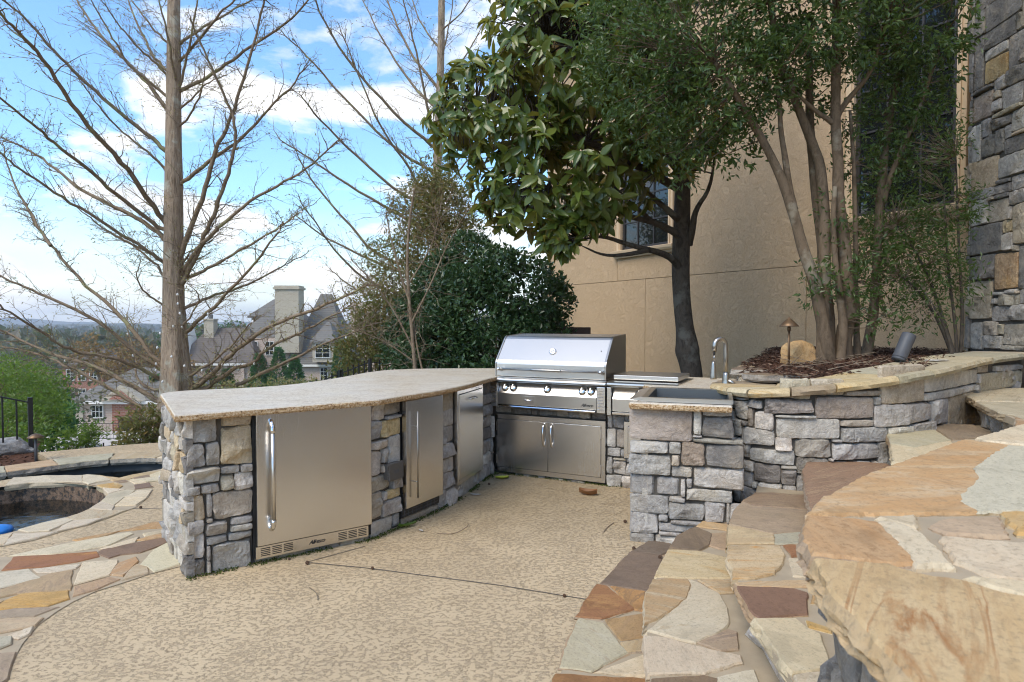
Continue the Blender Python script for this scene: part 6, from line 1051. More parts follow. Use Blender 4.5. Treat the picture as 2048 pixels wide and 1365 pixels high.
for i in big:
    Vl, Fl = leaves(pos[i:i + 1], ax[i:i + 1], nr[i:i + 1], ln[i:i + 1], wd[i:i + 1], OVAL, cv[i:i + 1]); npmesh('leaf', Vl, Fl, MT['leaf_magnolia'], mag, True)
Vn, Fn = ntubes(twigs_to(P, hubs, rg, .010, .004, .2), 5); npmesh('twigs', Vn, Fn, MT['bark_magnolia'], mag, True, kind='stuff')

# ---------------------------------------------------------------- planter: mulch, myrtle, nandina, lights, boulder
def mz(x, y): return .985 + .11 * min(1, max(0, (x - 1.9) / 1.1)) + .02 * noise.noise(Vector((x * 3, y * 3, 1)))
bed = [(1.95, 5.0), (2.2, 4.72), (2.45, 4.42), (2.8, 4.55), (3.2, 4.88), (3.7, 5.38), (4.1, 5.62), (4.7, 5.9), (4.75, 6.6), (4.6, 7.3), (3.8, 8.4), (3.2, 7.6), (2.9, 7.0), (2.3, 6.0)]
pl = thing('planter_bed', 'raised bed of dark shredded bark mulch behind the curved wall', 'planting bed', (3, 5.6, .98))
gx = np.arange(1.8, 5.0, .07); gy = np.arange(4.3, 8.6, .07)
from mathutils.geometry import intersect_point_tri_2d
def inpoly(x, y, poly):
    c = False; j = len(poly) - 1
    for i in range(len(poly)):
        if (poly[i][1] > y) != (poly[j][1] > y) and x < (poly[j][0] - poly[i][0]) * (y - poly[i][1]) / (poly[j][1] - poly[i][1]) + poly[i][0]: c = not c
        j = i
    return c
big_bed = inset(bed, -.12)
idx = {}; V = []; F = []
for i, x in enumerate(gx):
    for j, y in enumerate(gy):
        if inpoly(x, y, big_bed): idx[i, j] = len(V); V.append((x, y, mz(x, y)))
for (i, j) in list(idx):
    if all(k in idx for k in ((i + 1, j), (i + 1, j + 1), (i, j + 1))): F.append((idx[i, j], idx[i + 1, j], idx[i + 1, j + 1], idx[i, j + 1]))
mesh('soil', V, F, MT['soil'], pl, True)
rg = np.random.default_rng(33); pts = []
while len(pts) < 9500:
    x, y = rg.uniform(1.9, 4.8), rg.uniform(4.4, 8.2)
    if inpoly(x, y, big_bed): pts.append((x, y, mz(x, y) + rg.uniform(.0, .025)))
P = np.array(pts); A = rg.normal(size=P.shape) * np.array([1, 1, .22]); Nn = rg.normal(size=P.shape) * .5 + np.array([0, 0, 1]); Ln = rg.uniform(.015, .07, len(P))
Vl, Fl = leaves(P, A, Nn, Ln, Ln * rg.uniform(.12, .4, len(P)), DIAMOND); npmesh('mulch', Vl, Fl, MT['mulch'], pl, kind='stuff')
tw = []
for k in range(26):
    x, y = rg.uniform(2.05, 2.9), rg.uniform(4.75, 5.5); a = rg.uniform(0, 6.28); L = rg.uniform(.1, .4); p = np.array([x, y, mz(x, y) + .03]); q = p + np.array([math.cos(a) * L, math.sin(a) * L, rg.uniform(-.01, .10)])
    tw.append((p, q, .003, .0015))
Vn, Fn = ntubes(tw, 4); npmesh('dead_twigs', Vn, Fn, MT['bark_shrub'], pl, kind='stuff')
myr = thing('wax_myrtle', 'multi-stemmed evergreen tree with small leaves rising from the planter', 'tree', (2.95, 5.6, 1.08))
stems = [([(2.94, 5.6, 1.02), (2.92, 5.6, 1.25), (2.93, 5.58, 1.44), (2.97, 5.58, 1.56), (2.93, 5.58, 1.75), (2.92, 5.6, 2.1), (2.87, 5.6, 2.49), (2.83, 5.6, 3.01), (2.82, 5.6, 3.58), (2.81, 5.6, 4.22), (2.85, 5.5, 4.8)], .075), ([(2.80, 5.55, 1.02), (2.73, 5.5, 1.18), (2.66, 5.5, 1.61), (2.51, 5.5, 2.05), (2.42, 5.5, 2.39), (2.3, 5.5, 2.69), (2.22, 5.5, 2.86), (2.0, 5.45, 3.2), (1.7, 5.4, 3.6)], .062), ([(2.72, 5.56, 1.0), (2.70, 5.5, 1.5), (2.75, 5.6, 2.2), (2.76, 5.7, 2.8), (2.70, 5.7, 2.95), (2.51, 5.7, 3.4), (2.38, 5.7, 3.75), (2.31, 5.7, 4.01), (2.2, 5.6, 4.6)], .058), ([(3.2, 5.75, 1.02), (3.27, 5.8, 1.3), (3.31, 5.8, 1.63), (3.34, 5.8, 2.53), (3.38, 5.8, 3.07), (3.48, 5.8, 3.65), (3.49, 5.8, 4.05), (3.6, 5.7, 4.6)], .05), ([(2.83, 5.62, 1.0), (2.80, 5.66, 1.5), (2.80, 5.75, 2.2), (2.72, 5.85, 3.0), (2.72, 5.9, 4.2)], .07), ([(2.85, 5.5, 1.0), (2.86, 5.48, 1.35), (2.84, 5.5, 1.6), (2.78, 5.52, 2.0), (2.80, 5.55, 2.6)], .045), ([(3.1, 5.7, 1.0), (3.08, 5.7, 1.9), (3.06, 5.72, 2.8), (3.0, 5.7, 3.3)], .03), ([(3.36, 5.8, 2.5), (3.44, 5.75, 2.85), (3.62, 5.7, 3.3), (3.75, 5.6, 3.9)], .03), ([(2.42, 5.5, 2.39), (2.36, 5.5, 2.75), (2.3, 5.5, 3.1), (2.25, 5.45, 3.5)], .035), ([(2.82, 5.6, 3.2), (2.92, 5.6, 3.35), (3.15, 5.6, 3.6), (3.22, 5.6, 4.0)], .03), ([(2.82, 5.6, 3.15), (2.62, 5.6, 3.28), (2.4, 5.6, 3.5)], .025)]
hubs = []
for p, r in stems:
    q = dense_path(p, 2); mm = len(q); q = [tuple(Vector(a) + Vector((noise.noise(Vector((a[2] * 3, r * 99, 0))), noise.noise(Vector((a[2] * 3, r * 99, 5))), 0)) * .012) for a in q]
    rr = [r * (1.18 if i < 3 else 1) * (1 - .62 * i / (mm - 1)) * (1 + .10 * noise.noise(Vector((i * .7, r * 50, 0)))) for i in range(mm)]; Vt, Ft = tube(q, rr, 14); mesh('stem', Vt, Ft, MT['bark_myrtle'], myr, True); hubs += q[mm // 3:]
rg = np.random.default_rng(21)
(Vl, Fl), (Pc, Dc) = clumps(MYR_BLOBS, 2700, 11, rg, .11, .064, .38, .3, .1, .45); npmesh('crown', Vl, Fl, MT['leaf_myrtle'], myr, kind='stuff')
Vn, Fn = ntubes(twigs_to(Pc[:420], hubs, rg, .007, .003), 4); npmesh('twigs', Vn, Fn, MT['bark_myrtle'], myr, True, kind='stuff')
(Vl, Fl), (Pc, Dc) = clumps(MYRLOW_BLOBS, 300, 9, rg, .08, .055, .36, .2, .1, .3); npmesh('stem_shoots', Vl, Fl, MT['leaf_myrtle'], myr, kind='stuff')
Vn, Fn = ntubes(twigs_to(Pc, hubs, rg, .004, .002), 4); npmesh('twigs', Vn, Fn, MT['bark_myrtle'], myr, True, kind='stuff')
nan = thing('nandina_shrub', 'feathery shrub with thin dark stems beside the tall stone pier', 'shrub', (4.05, 5.75, 1.05)); hubs = []
for p in ([(4.02, 5.72, 1.0), (3.98, 5.7, 1.4), (3.9, 5.7, 1.9), (3.85, 5.7, 2.6)], [(4.05, 5.74, 1.0), (4.06, 5.72, 1.5), (4.0, 5.7, 2.0), (3.95, 5.7, 2.9)], [(4.0, 5.72, 1.05), (3.8, 5.7, 1.5), (3.6, 5.7, 1.75), (3.45, 5.7, 1.85)], [(3.9, 5.6, 1.08), (3.82, 5.6, 1.4), (3.62, 5.6, 1.7)], [(4.0, 5.72, 1.1), (3.75, 5.75, 1.9), (3.5, 5.8, 2.3)]):
    q = dense_path(p, 2); mm = len(q); Vt, Ft = tube(q, [.017 * (1 - .6 * i / (mm - 1)) for i in range(mm)], 8); mesh('stem', Vt, Ft, MT['bark_magnolia'], nan, True); hubs += q[2:]
(Vl, Fl), (Pc, Dc) = clumps(NAN_BLOBS, 620, 10, rg, .12, .052, .30, .1, .25, .3); npmesh('foliage', Vl, Fl, MT['leaf_nandina'], nan, kind='stuff')
Vn, Fn = ntubes(twigs_to(Pc, hubs, rg, .004, .002), 4); npmesh('twigs', Vn, Fn, MT['bark_shrub'], nan, True, kind='stuff')
lt = thing('path_light', 'bronze mushroom path light in the planter in front of the boulder', 'path light', (2.356, 5.4, 1.05))
MB().tube([(2.358, 5.4, 1.0), (2.355, 5.4, 1.38)], .010, 10).build('post', MT['bronze'], lt, True)
MB().lathe([(.014, 1.345), (.016, 1.37), (.012, 1.385)], (2.355, 5.4, 0), 14).build('socket', MT['bronze'], lt, True)
MB().lathe([(.078, 1.384), (.079, 1.388), (.055, 1.415), (.028, 1.440), (.012, 1.452), (.006, 1.466), (.0, 1.47)], (2.355, 5.4, 0), 24).build('hat', MT['bronze'], lt, True)
spt = thing('spotlight', 'dark grey tubular spotlight tilted in the mulch at the wall cap', 'spotlight', (3.0, 4.9, 1.1))
a = Vector((2.985, 4.9, 1.125)); b = Vector((3.085, 4.93, 1.325)); t = (b - a).normalized()
MB().tube([a, a + t * .01, a + t * .012, a + t * .16, b - t * .004, b], [.050, .052, .050, .051, .051, .048], 22).build('body', MT['spot_grey'], spt, True)
MB().tube([a + t * .02, a + t * .03], [.0535, .0535], 22).build('ring', MT['spot_grey'], spt, True); MB().tube([a + t * .05, (3.02, 4.91, .98)], .014, 8).build('stake', MT['spot_grey'], spt, True)
def boulder(name, label, c, r, mat, seed, flat=(1, 1, .7)):
    bm = bmesh.new(); bmesh.ops.create_icosphere(bm, subdivisions=4, radius=1); rp = random.Random(seed); pl_ = [(Vector((rp.gauss(0, 1), rp.gauss(0, 1), rp.gauss(0, 1))).normalized(), rp.uniform(.62, .95)) for _ in range(14)]
    for v in bm.verts:
        d = v.co.normalized(); k = 1.0
        for n_, h in pl_:
            q = d.dot(n_)
            if q > .05: k = min(k, h / q)
        k += noise.fractal(d * 3 + Vector((seed, 0, 0)), 1, 2, 4) * .05; v.co = Vector((d.x * flat[0], d.y * flat[1], d.z * flat[2])) * k * r
    me = bpy.data.meshes.new(name); bm.to_mesh(me); bm.free(); me.materials.append(mat); o = put(bpy.data.objects.new(name, me), None, c); return tag(o, label, 'boulder')
boulder('boulder', 'orange and cream boulder behind the bronze path light', (2.54, 5.64, 1.10), .175, MT['fl_ot'], 3, (1, .8, .95))
slab('slate_chip', [(3.16, 4.86), (3.22, 4.82), (3.33, 4.84), (3.30, 4.90)], 1.135, .012, MT['st_l'], MT['st_g'], pl, random.Random(2))

# ---------------------------------------------------------------- shrubs behind the counter
def bush(name, label, blobs, mat, bark_, ncl, per, spread, ln, wd, seed, stems_to=None, up=.3, inner=.5, cat='shrub', twn=200, loc=None, r=.02, group=None, core=None):
    B = np.array(blobs); c = B[:, :3].mean(0); zb = loc[2] if loc else tz(c[0], c[1]); base = loc or (c[0], c[1], zb)
    t = thing(name, label, cat, base, group); rg = np.random.default_rng(seed); hubs = []
    for k, b_ in enumerate(B):
        q = dense_path([(base[0] + rg.normal() * .08, base[1] + rg.normal() * .08, zb - .05), ((base[0] * .5 + b_[0] * .5), (base[1] + b_[1]) / 2, zb + (b_[2] - zb) * .55), (b_[0], b_[1], b_[2])], 2); mm = len(q)
        Vt, Ft = tube(q, [r * (1 - .7 * i / (mm - 1)) for i in range(mm)], 7); mesh('stem', Vt, Ft, MT[bark_], t, True); hubs += q[mm // 2:]
    (Vl, Fl), (Pc, Dc) = clumps(blobs, ncl, per, rg, spread, ln, wd, up, .05, inner); npmesh('foliage', Vl, Fl, MT[mat], t, kind='stuff')
    Vn, Fn = ntubes(twigs_to(Pc[:twn], hubs, rg, r * .22, r * .09), 3); npmesh('twigs', Vn, Fn, MT[bark_], t, True, kind='stuff'); return t
bush('camellia_shrub', 'dense dark glossy evergreen bush left of the grill hood', CAM_BLOBS, 'leaf_camellia', 'bark_shrub', 2700, 8, .09, .08, .55, 41, inner=.62)
bush('camellia_shrub', 'taller dark evergreen bush behind the glossy one', CAM2_BLOBS, 'leaf_camellia', 'bark_shrub', 1300, 8, .10, .085, .52, 42, inner=.5)
bush('holly_tree', 'olive-green mixed evergreen with rusty leaves beside the slim cypress', HOL_BLOBS, 'leaf_olive', 'bark_shrub', 2900, 7, .18, .085, .34, 43, inner=.2, cat='tree', r=.022, twn=260)
# leafless young tree right behind the counter
sap = thing('sapling', 'leafless young tree with fine tan twigs behind the counter back edge', 'tree', (-1.22, 8.0, -.3)); rp = random.Random(6); rg = np.random.default_rng(6); seg = []
main = [[(-1.22, 8.0, -.3), (-1.2, 8.0, .5), (-1.25, 8.0, 1.2), (-1.32, 8.0, 2.0), (-1.3, 8.0, 2.6), (-1.22, 8.0, 3.1)], [(-1.02, 8.0, -.3), (-1.08, 8.0, .6), (-1.22, 8.0, 1.2), (-1.25, 8.1, 1.5)], [(-1.27, 8.0, 1.4), (-1.0, 7.9, 1.9), (-.8, 7.9, 2.4), (-.55, 7.9, 2.8)], [(-1.25, 8.0, 1.1), (-1.5, 8.0, 1.6), (-1.75, 7.9, 1.95), (-2.0, 7.9, 2.2)], [(-1.3, 8.0, 1.7), (-1.5, 8.1, 2.3), (-1.6, 8.1, 2.8)], [(-1.2, 8.0, .9), (-1.6, 7.9, 1.2), (-2.0, 7.8, 1.35)], [(-1.3, 8.0, 1.9), (-1.0, 8.1, 2.4), (-.9, 8.1, 2.9)]]
for k, l in enumerate(main):
    q = dense_path(l, 2); mm = len(q); r0 = (.034, .02, .015, .014, .014, .011, .012)[k]; Vt, Ft = tube(q, [r0 * (1 - .7 * i / (mm - 1)) for i in range(mm)], 8); mesh('stem' if k < 2 else 'branch', Vt, Ft, MT['bark_shrub'], sap, True); A = np.array(q)
    for _ in range(38):
        i = rp.randrange(mm // 3, mm); p = A[i]; d = unit(rg.normal(size=3) + np.array([0, 0, .7]))
        for s_ in range(3):
            e = p + d * rp.uniform(.08, .2); seg.append((p, e, .0035, .002)); 
            if rp.random() < .7: seg.append((e, e + unit(d + rg.normal(size=3) * .8) * .14, .002, .0012))
            p = e; d = unit(d + rg.normal(size=3) * .3)
Vn, Fn = ntubes(seg, 3); npmesh('twigs', Vn, Fn, MT['bark_shrub'], sap, True, kind='stuff')

# ---------------------------------------------------------------- left: railing, fences, bed, rocks, shrubs
def picket(f, s, z0, z1, r=.008): m = MB(); f.box(m, s - r, s + r, -r, r, z0, z1); return m
def fence(name, label, p, q, z0, z1, hb, sp=.11, post=(0, 1), rail=.016, group=None, tops=None):
    """p,q plan ends; z0,z1 top heights at the ends; hb height"""
    f = Frame(p, q); t = thing(name, label, 'fence', (p[0], p[1], z0 - hb), group); L = f.L
    zt = lambda s: z0 + (z1 - z0) * s / L
    for off in (0.0, -hb + .12):
        m = MB(); m.hexa([f.P(0, -.014, z0 + off - rail), f.P(L, -.014, z1 + off - rail), f.P(L, .014, z1 + off - rail), f.P(0, .014, z0 + off - rail), f.P(0, -.014, z0 + off), f.P(L, -.014, z1 + off), f.P(L, .014, z1 + off), f.P(0, .014, z0 + off)]); m.build('rail', MT['iron'], t)
    n = int(L / sp)
    for k in range(1, n): s = L * k / n; picket(f, s, zt(s) - hb + .05, zt(s) + (.05 if tops else -.005)).build('picket', MT['iron'], t)
    for e in post:
        s = L * e; m = MB(); f.box(m, s - .022, s + .022, -.022, .022, zt(s) - hb - .25, zt(s) + .05); m.build('post', MT['iron'], t, bevel=.004)
    return t
fence('iron_railing', 'short black iron stair railing at the far left edge', (-6.0, 6.3), (-5.33, 7.0), .86, .54, .85)
fence('iron_fence', 'low black iron fence along the bottom of the pool deck', (-7.2, 8.2), (-4.0, 9.3), -.42, -.16, .75, .10, (0, .35, .7, 1), tops=1)
fence('iron_fence', 'black iron fence curving below the shrubs behind the counter', (-3.3, 10.4), (-2.24, 10.0), .40, .80, 1.4, .10, (0, .5, 1), tops=1); fence('iron_fence', 'black iron fence running into the dark shrubs behind the counter', (-2.2, 10.0), (-1.2, 10.4), .80, .62, 1.4, .10, (1,), tops=1)
fence('iron_fence', 'distant black fence on the driveway in front of the small garage', (-36, 52), (-23, 49), -6.9, -6.4, 1.3, .35, (0, .33, .66, 1), .05)
bedl = big_poly('mulch_bed', [[(-4.85, 6.47), (-5.2, 6.86), (-5.6, 7.5), (-9, 7.6), (-9, 5.4), (-7.2, 5.2), (-5.9, 5.52), (-5.0, 6.23)]], -.015, MT['soil'], 'structure')
rg = np.random.default_rng(8); P = np.stack([rg.uniform(-7, -4.9, 1500), rg.uniform(5.7, 7.5, 1500), rg.uniform(-.01, .02, 1500)], 1); P = P[[inpoly(a[0], a[1], [(-4.85, 6.47), (-5.2, 6.86), (-5.6, 7.5), (-9, 7.6), (-9, 5.4), (-7.2, 5.2), (-5.9, 5.52), (-5.0, 6.23)]) for a in P]]
Ln = rg.uniform(.02, .07, len(P)); Vl, Fl = leaves(P, rg.normal(size=P.shape) * np.array([1, 1, .2]), rg.normal(size=P.shape) * .4 + np.array([0, 0, 1]), Ln, Ln * .3, DIAMOND); npmesh('mulch', Vl, Fl, MT['mulch'], bedl, kind='stuff')
boulder('boulder', 'grey boulder in the bark bed beside the pool', (-5.55, 6.95, .02), .26, MT['st_g'], 5, (1.3, .8, .6)); boulder('boulder', 'mossy yellow boulder at the far left by the pool', (-5.55, 6.62, .02), .13, MT['st_t'], 6, (1, 1, .9)); boulder('boulder', 'brown boulder cut by the left edge of the bark bed', (-6.0, 6.85, .10), .26, MT['st_n'], 7, (1.2, 1, .8)); boulder('boulder', 'pale boulder on the grass below the pool fence', (-9.6, 13.6, -1.35), .55, MT['st_w'], 8, (1.3, 1, .7))
l2 = thing('path_light', 'bronze path light at the edge of the pool deck', 'path light', (-4.9, 6.5, 0))
MB().tube([(-4.9, 6.5, -.05), (-4.9, 6.5, .25)], .014, 8).build('post', MT['spot_grey'], l2, True); MB().lathe([(.075, .235), (.076, .24), (.03, .27), (.0, .278)], (-4.9, 6.5, 0), 18).build('hat', MT['bronze'], l2, True)
fl = thing('pool_float', 'bright blue floating dispenser in the spa at the left edge', 'float', (-3.86, 4.72, -.155))
MB().lathe([(.03, -.03), (.085, -.02), (.10, .01), (.085, .035), (.04, .05), (.0, .052)], (-3.86, 4.72, -.155), 24).build('float_body', MT['blue_float'], fl, True); MB().lathe([(.045, -.16), (.045, -.02)], (-3.86, 4.72, -.155), 14).build('basket', MT['lamp_white'], fl, True)
bush('photinia_shrub', 'reddish-tipped shrub against the big cypress trunk', PHO_BLOBS, 'leaf_olive', 'bark_shrub', 130, 8, .10, .085, .32, 51, inner=.1, r=.012, twn=120)
bush('green_shrub', 'small yellow-green shrub at the far edge of the pool deck', SHR_BLOBS, 'leaf_spring', 'bark_shrub', 110, 8, .09, .07, .3, 52, inner=.1, r=.01, twn=100)
bush('privet_thicket', 'bright spring-green thicket behind the left railing', GREEN_BLOBS, 'leaf_spring', 'bark_shrub', 1700, 7, .16, .062, .5, 53, inner=.15, r=.03, twn=260)
bush('dark_shrub', 'dark green rounded shrub downhill from the pool', DARKB_BLOBS, 'leaf_conifer', 'bark_shrub', 700, 8, .2, .13, .5, 54, inner=.4, r=.03, twn=60)
# things lying on the patio
def flat_leaf(name, label, c, ln, wd, rz, mat, curl=.5, cat='leaf'):
    n = 6; V = []; F = []
    for i in range(n + 1):
        y = i / n; hw = math.sin(math.pi * min(1, y * .9 + .06)) ** .8 * wd / 2
        for s_ in (-1, -.5, 0, .5, 1):
            z = (s_ * s_) * curl * wd * .6 + curl * ln * .5 * (y - .5) ** 2 + .004; x, yy = s_ * hw, (y - .5) * ln
            V.append((c[0] + x * math.cos(rz) - yy * math.sin(rz), c[1] + x * math.sin(rz) + yy * math.cos(rz), c[2] + z))
    for i in range(n):
        for j in range(4): F.append((i * 5 + j, i * 5 + j + 1, i * 5 + j + 6, i * 5 + j + 5))
    return tag(mesh(name, V, F, mat, None, True, c), label, cat)
flat_leaf('fallen_leaf', 'curled brown dead leaf on the patio in front of the grill doors', (.625, 5.18, 0), .15, .085, 1.2, MT['leaf_dry'], .75)
flat_leaf('fallen_leaf', 'yellow leaf on the patio at the corner of the grill doors', (-.09, 5.72, 0), .12, .07, 1.7, MT['leaf_yellow'], .4)
flat_leaf('fallen_leaf', 'small pale dry leaf lying left of the grill doors', (-.30, 5.18, 0), .09, .035, 1.4, MT['st_w'], .2); flat_leaf('fallen_leaf', 'tiny pale dry leaf in front of the ice maker', (-.62, 4.28, 0), .05, .025, .6, MT['st_w'], .2)
flat_leaf('weed', 'green weed leaf growing at the foot of the ice maker', (-.72, 4.36, .01), .13, .035, -.9, MT['leaf_spring'], .5, 'weed'); flat_leaf('weed', 'green weed leaf pointing left at the ice maker corner', (-.775, 4.345, .01), .10, .03, .5, MT['leaf_spring'], .5, 'weed')
plain('bark_cone', (.11, .065, .04), .9, 0, .4)
def cone(label, c, r, seed):
    r *= .8
    rp = random.Random(seed); t = thing('seed_cone', label, 'seed cone', c, 'seed cones fallen on the patio'); m = MB()
    for k in range(26):
        a = k * 2.4; zz = -1 + 2 * (k + .5) / 26; q = math.sqrt(1 - zz * zz); d = Vector((q * math.cos(a), q * math.sin(a), zz)); p = Vector(c) + Vector((0, 0, r * .9)) + d * r * .55
        u = d.orthogonal().normalized(); v = d.cross(u); m.add([tuple(p + u * r * .32), tuple(p + v * r * .32), tuple(p - u * r * .32), tuple(p - v * r * .32), tuple(p + d * r * .5)], [(0, 1, 4), (1, 2, 4), (2, 3, 4), (3, 0, 4), (3, 2, 1, 0)])
    m.build('scales', MT['bark_cone'], t)
for l, c, r in (('larger brown seed cone at the saw cut below the refrigerator', (-1.20, 3.68, 0), .017), ('brown seed cone on the saw cut right of the refrigerator', (-.80, 3.60, .003), .013), ('brown seed cone on the saw cut near the steps', (.27, 3.24, 0), .013), ('brown seed cone on the first dark step stone', (.88, 3.74, .014), .016), ('brown seed cone beside the foot of the sink pier', (.76, 3.92, 0), .017), ('brown seed cone in front of the sink pier', (.80, 4.45, 0), .018), ('tiny seed cone against the refrigerator kick plate', (-1.33, 3.75, 0), .012), ('small seed cone near the drawer on the stained patio', (-.20, 5.5, 0), .016), ('small seed cone on the pool-side slab joint', (-2.83, 4.80, 0), .016)): cone(l, c, r, int(abs(c[0]) * 1000))
twp = [[(-1.08, 3.35, .004), (-1.02, 3.28, .006), (-.99, 3.2, .004)], [(-.50, 4.22, .004), (-.38, 4.20, .006), (-.30, 4.32, .02), (-.31, 4.42, .01)], [(.62, 4.25, .004), (.66, 4.35, .006), (.72, 4.45, .004)]]
for p, l in zip(twp, ('thin curved twig on the patio near the camera', 'thin bent twig on the patio in front of the ice maker', 'thin twig on the patio left of the sink pier')): Vt, Ft = tube(dense_path(p, 2), .0025, 5); tag(mesh('twig', Vt, Ft, MT['bark_shrub'], None, True, p[0]), l, 'twig')
# moss along the foot of the counter
rg = np.random.default_rng(2); P = []
for k in range(2600):
    s = rg.random() ** 1.0 * FR.L; 
    if noise.noise(Vector((s * 5, 0, 3))) < -.15: continue
    P.append(FR.P(s, .0, abs(rg.normal()) * .022 - .008))
for k in range(500): P.append(GRL.P(rg.random() * 1.25, 0, abs(rg.normal()) * .02 - .008))
P = np.array(P); P[:, 2] = rg.uniform(.002, .012, len(P)); Ln = rg.uniform(.006, .018, len(P)); Vl, Fl = leaves(P, rg.normal(size=P.shape), rg.normal(size=P.shape) + np.array([0, 0, .5]), Ln, Ln * .6, DIAMOND); tag(npmesh('moss', Vl, Fl, MT['moss'], None), 'green moss along the foot of the stone counter', 'moss', kind='stuff')

# ---------------------------------------------------------------- houses downhill
def hip(name, x0, x1, y0, y1, ze, zr, inset_x, parent, mat, over=.5, ridge_y=None):
    x0 -= over; x1 += over; y0 -= over; y1 += over; ym = ridge_y if ridge_y is not None else (y0 + y1) / 2
    V = [(x0, y0, ze), (x1, y0, ze), (x1, y1, ze), (x0, y1, ze), (x0 + inset_x, ym, zr), (x1 - inset_x, ym, zr), (x0, y0, ze - .3), (x1, y0, ze - .3), (x1, y1, ze - .3), (x0, y1, ze - .3)]
    return mesh(name, V, [(0, 1, 5, 4), (1, 2, 5), (2, 3, 4, 5), (3, 0, 4), (6, 7, 1, 0), (7, 8, 2, 1), (8, 9, 3, 2), (9, 6, 0, 3), (9, 8, 7, 6)], mat, parent)
def gable(name, x0, x1, y0, y1, ze, zr, parent, mat):
    xm = (x0 + x1) / 2; return mesh(name, [(x0, y0, ze), (x1, y0, ze), (xm, y0, zr), (x0, y1, ze), (x1, y1, ze), (xm, y1, zr)], [(0, 1, 2), (3, 5, 4), (0, 2, 5, 3), (1, 4, 5, 2), (0, 3, 4, 1)], mat, parent)
def wall(parent, x0, x1, y0, y1, z0, z1, mat): return MB().box(x0, x1, y0, y1, z0, z1).build('wall', mat, parent)
def window(parent, x, z, w_, h, y, cols=2, rows=3, surround=None):
    m = MB(); t_ = .09
    for a in ((x, x + w_, z - t_, z), (x, x + w_, z + h, z + h + t_), (x - t_, x, z - t_, z + h + t_), (x + w_, x + w_ + t_, z - t_, z + h + t_)): m.box(a[0], a[1], y - .12, y + .05, a[2], a[3])
    for c in range(1, cols): m.box(x + w_ * c / cols - .03, x + w_ * c / cols + .03, y - .09, y, z, z + h)
    for r in range(1, rows): m.box(x, x + w_, y - .085, y, z + h * r / rows - .03, z + h * r / rows + .03)
    o = m.build('window', MT['frame_white'], parent); MB().box(x, x + w_, y - .05, y + .02, z, z + h).build('pane', MT['glass'], o); return o
bh = thing('brick_house', 'large pale brick house with steep slate roofs and cream chimney downhill', 'house', (-33, 95, -9.6))
wall(bh, -32.6, -24.6, 93, 103, -10, -4.75, MT['brick_pink']); hip('roof', -32.6, -24.6, 93, 103, -4.6, 5.75, 3.6, bh, MT['roof_slate'], .5)
wall(bh, -41.0, -32.6, 94.5, 103, -10, -.95, MT['brick_pink']); hip('roof', -41.0, -30.5, 95.5, 104, -.9, 3.4, 3.5, bh, MT['roof_slate'], .5)
wall(bh, -40.6, -34.5, 99, 106, -1, 2.4, MT['cream']); hip('roof', -40.6, -34.5, 99, 106, 2.4, 5.1, 2.6, bh, MT['roof_slate'], .45)
wall(bh, -48.0, -37.0, 91, 100, -10, -4.4, MT['brick_pink']); hip('roof', -48.0, -37.0, 91, 100, -4.3, .6, 3.0, bh, MT['roof_brown'], .5)
ch = MB().box(-34.4, -30.95, 92.2, 94.6, -3, 6.2).build('chimney', MT['cream'], bh); MB().box(-34.6, -30.75, 92.0, 94.8, 6.2, 6.5).box(-34.45, -30.9, 92.15, 94.65, 6.5, 6.75).build('chimney_cap', MT['cream'], ch)
ch = MB().box(-45.6, -44.2, 94, 95.4, -2, 1.7).build('chimney', MT['cream'], bh); MB().box(-45.7, -44.1, 93.9, 95.5, 1.7, 1.95).build('chimney_cap', MT['cream'], ch); MB().lathe([(.3, 1.95), (.35, 2.5), (.1, 2.75)], (-44.9, 94.7, 0), 10).build('chimney_pot', MT['roof_slate'], ch)
gable('dormer_gable', -48.6, -46.4, 90.2, 95, -4.2, .4, bh, MT['house_white'])
dm = MB().box(-28.6, -25.6, 90.9, 96, -4.3, -1.3).build('dormer', MT['cream'], bh); hip('dormer_roof', -28.6, -25.6, 90.9, 97, -1.3, 1.5, 1.6, bh, MT['roof_slate'], .3); window(bh, -28.1, -3.6, 2.0, 1.9, 90.85, 2, 3)
window(bh, -28.05, -6.9, .95, 1.6, 92.95); window(bh, -39.0, -3.4, 1.1, 1.9, 94.4); window(bh, -36.6, -3.4, 1.1, 1.9, 94.4); window(bh, -38.5, 0.2, 1.0, 1.4, 98.9); MB().box(-25.3, -25.1, 92.7, 92.9, -10, -4.8).build('downpipe', MT['house_white'], bh)
for x in (-46.2, -43.6, -41.2, -38.8): MB().box(x, x + .5, 90.6, 91.1, -10, -4.6).build('porch_column', MT['brick_pink'], bh)
MB().box(-33.1, -24.1, 92.3, 92.5, -5.05, -4.75).build('gutter', MT['house_white'], bh); MB().box(-48.5, -36.5, 90.3, 90.5, -4.75, -4.45).build('gutter', MT['house_white'], bh)
ga = thing('garage', 'small brick garage with grey hipped roof and porch gable below the pool', 'garage', (-39, 66, -10))
wall(ga, -45.2, -33.0, 65.5, 74, -10.2, -6.7, MT['brick_pink']); hip('roof', -45.2, -33.0, 65.5, 74, -6.6, -3.5, 4.4, ga, MT['roof_slate'], .5); MB().box(-45.3, -44.3, 65.3, 65.5, -10.2, -6.7).build('corner_board', MT['cream'], ga); MB().box(-33.9, -32.9, 65.3, 65.5, -10.2, -6.7).build('corner_board', MT['cream'], ga)
gable('porch_gable', -42.0, -37.6, 64.4, 70, -6.6, -4.9, ga, MT['cream']); gable('gable_vent', -41.0, -38.6, 64.3, 64.5, -6.45, -5.5, ga, MT['brick_red']); MB().box(-41.3, -38.3, 65.3, 65.45, -10.2, -6.7).build('doorway', MT['brick_red'], ga); MB().box(-40.6, -38.5, 65.2, 65.28, -10.2, -8.3).build('door', MT['timber'], ga)
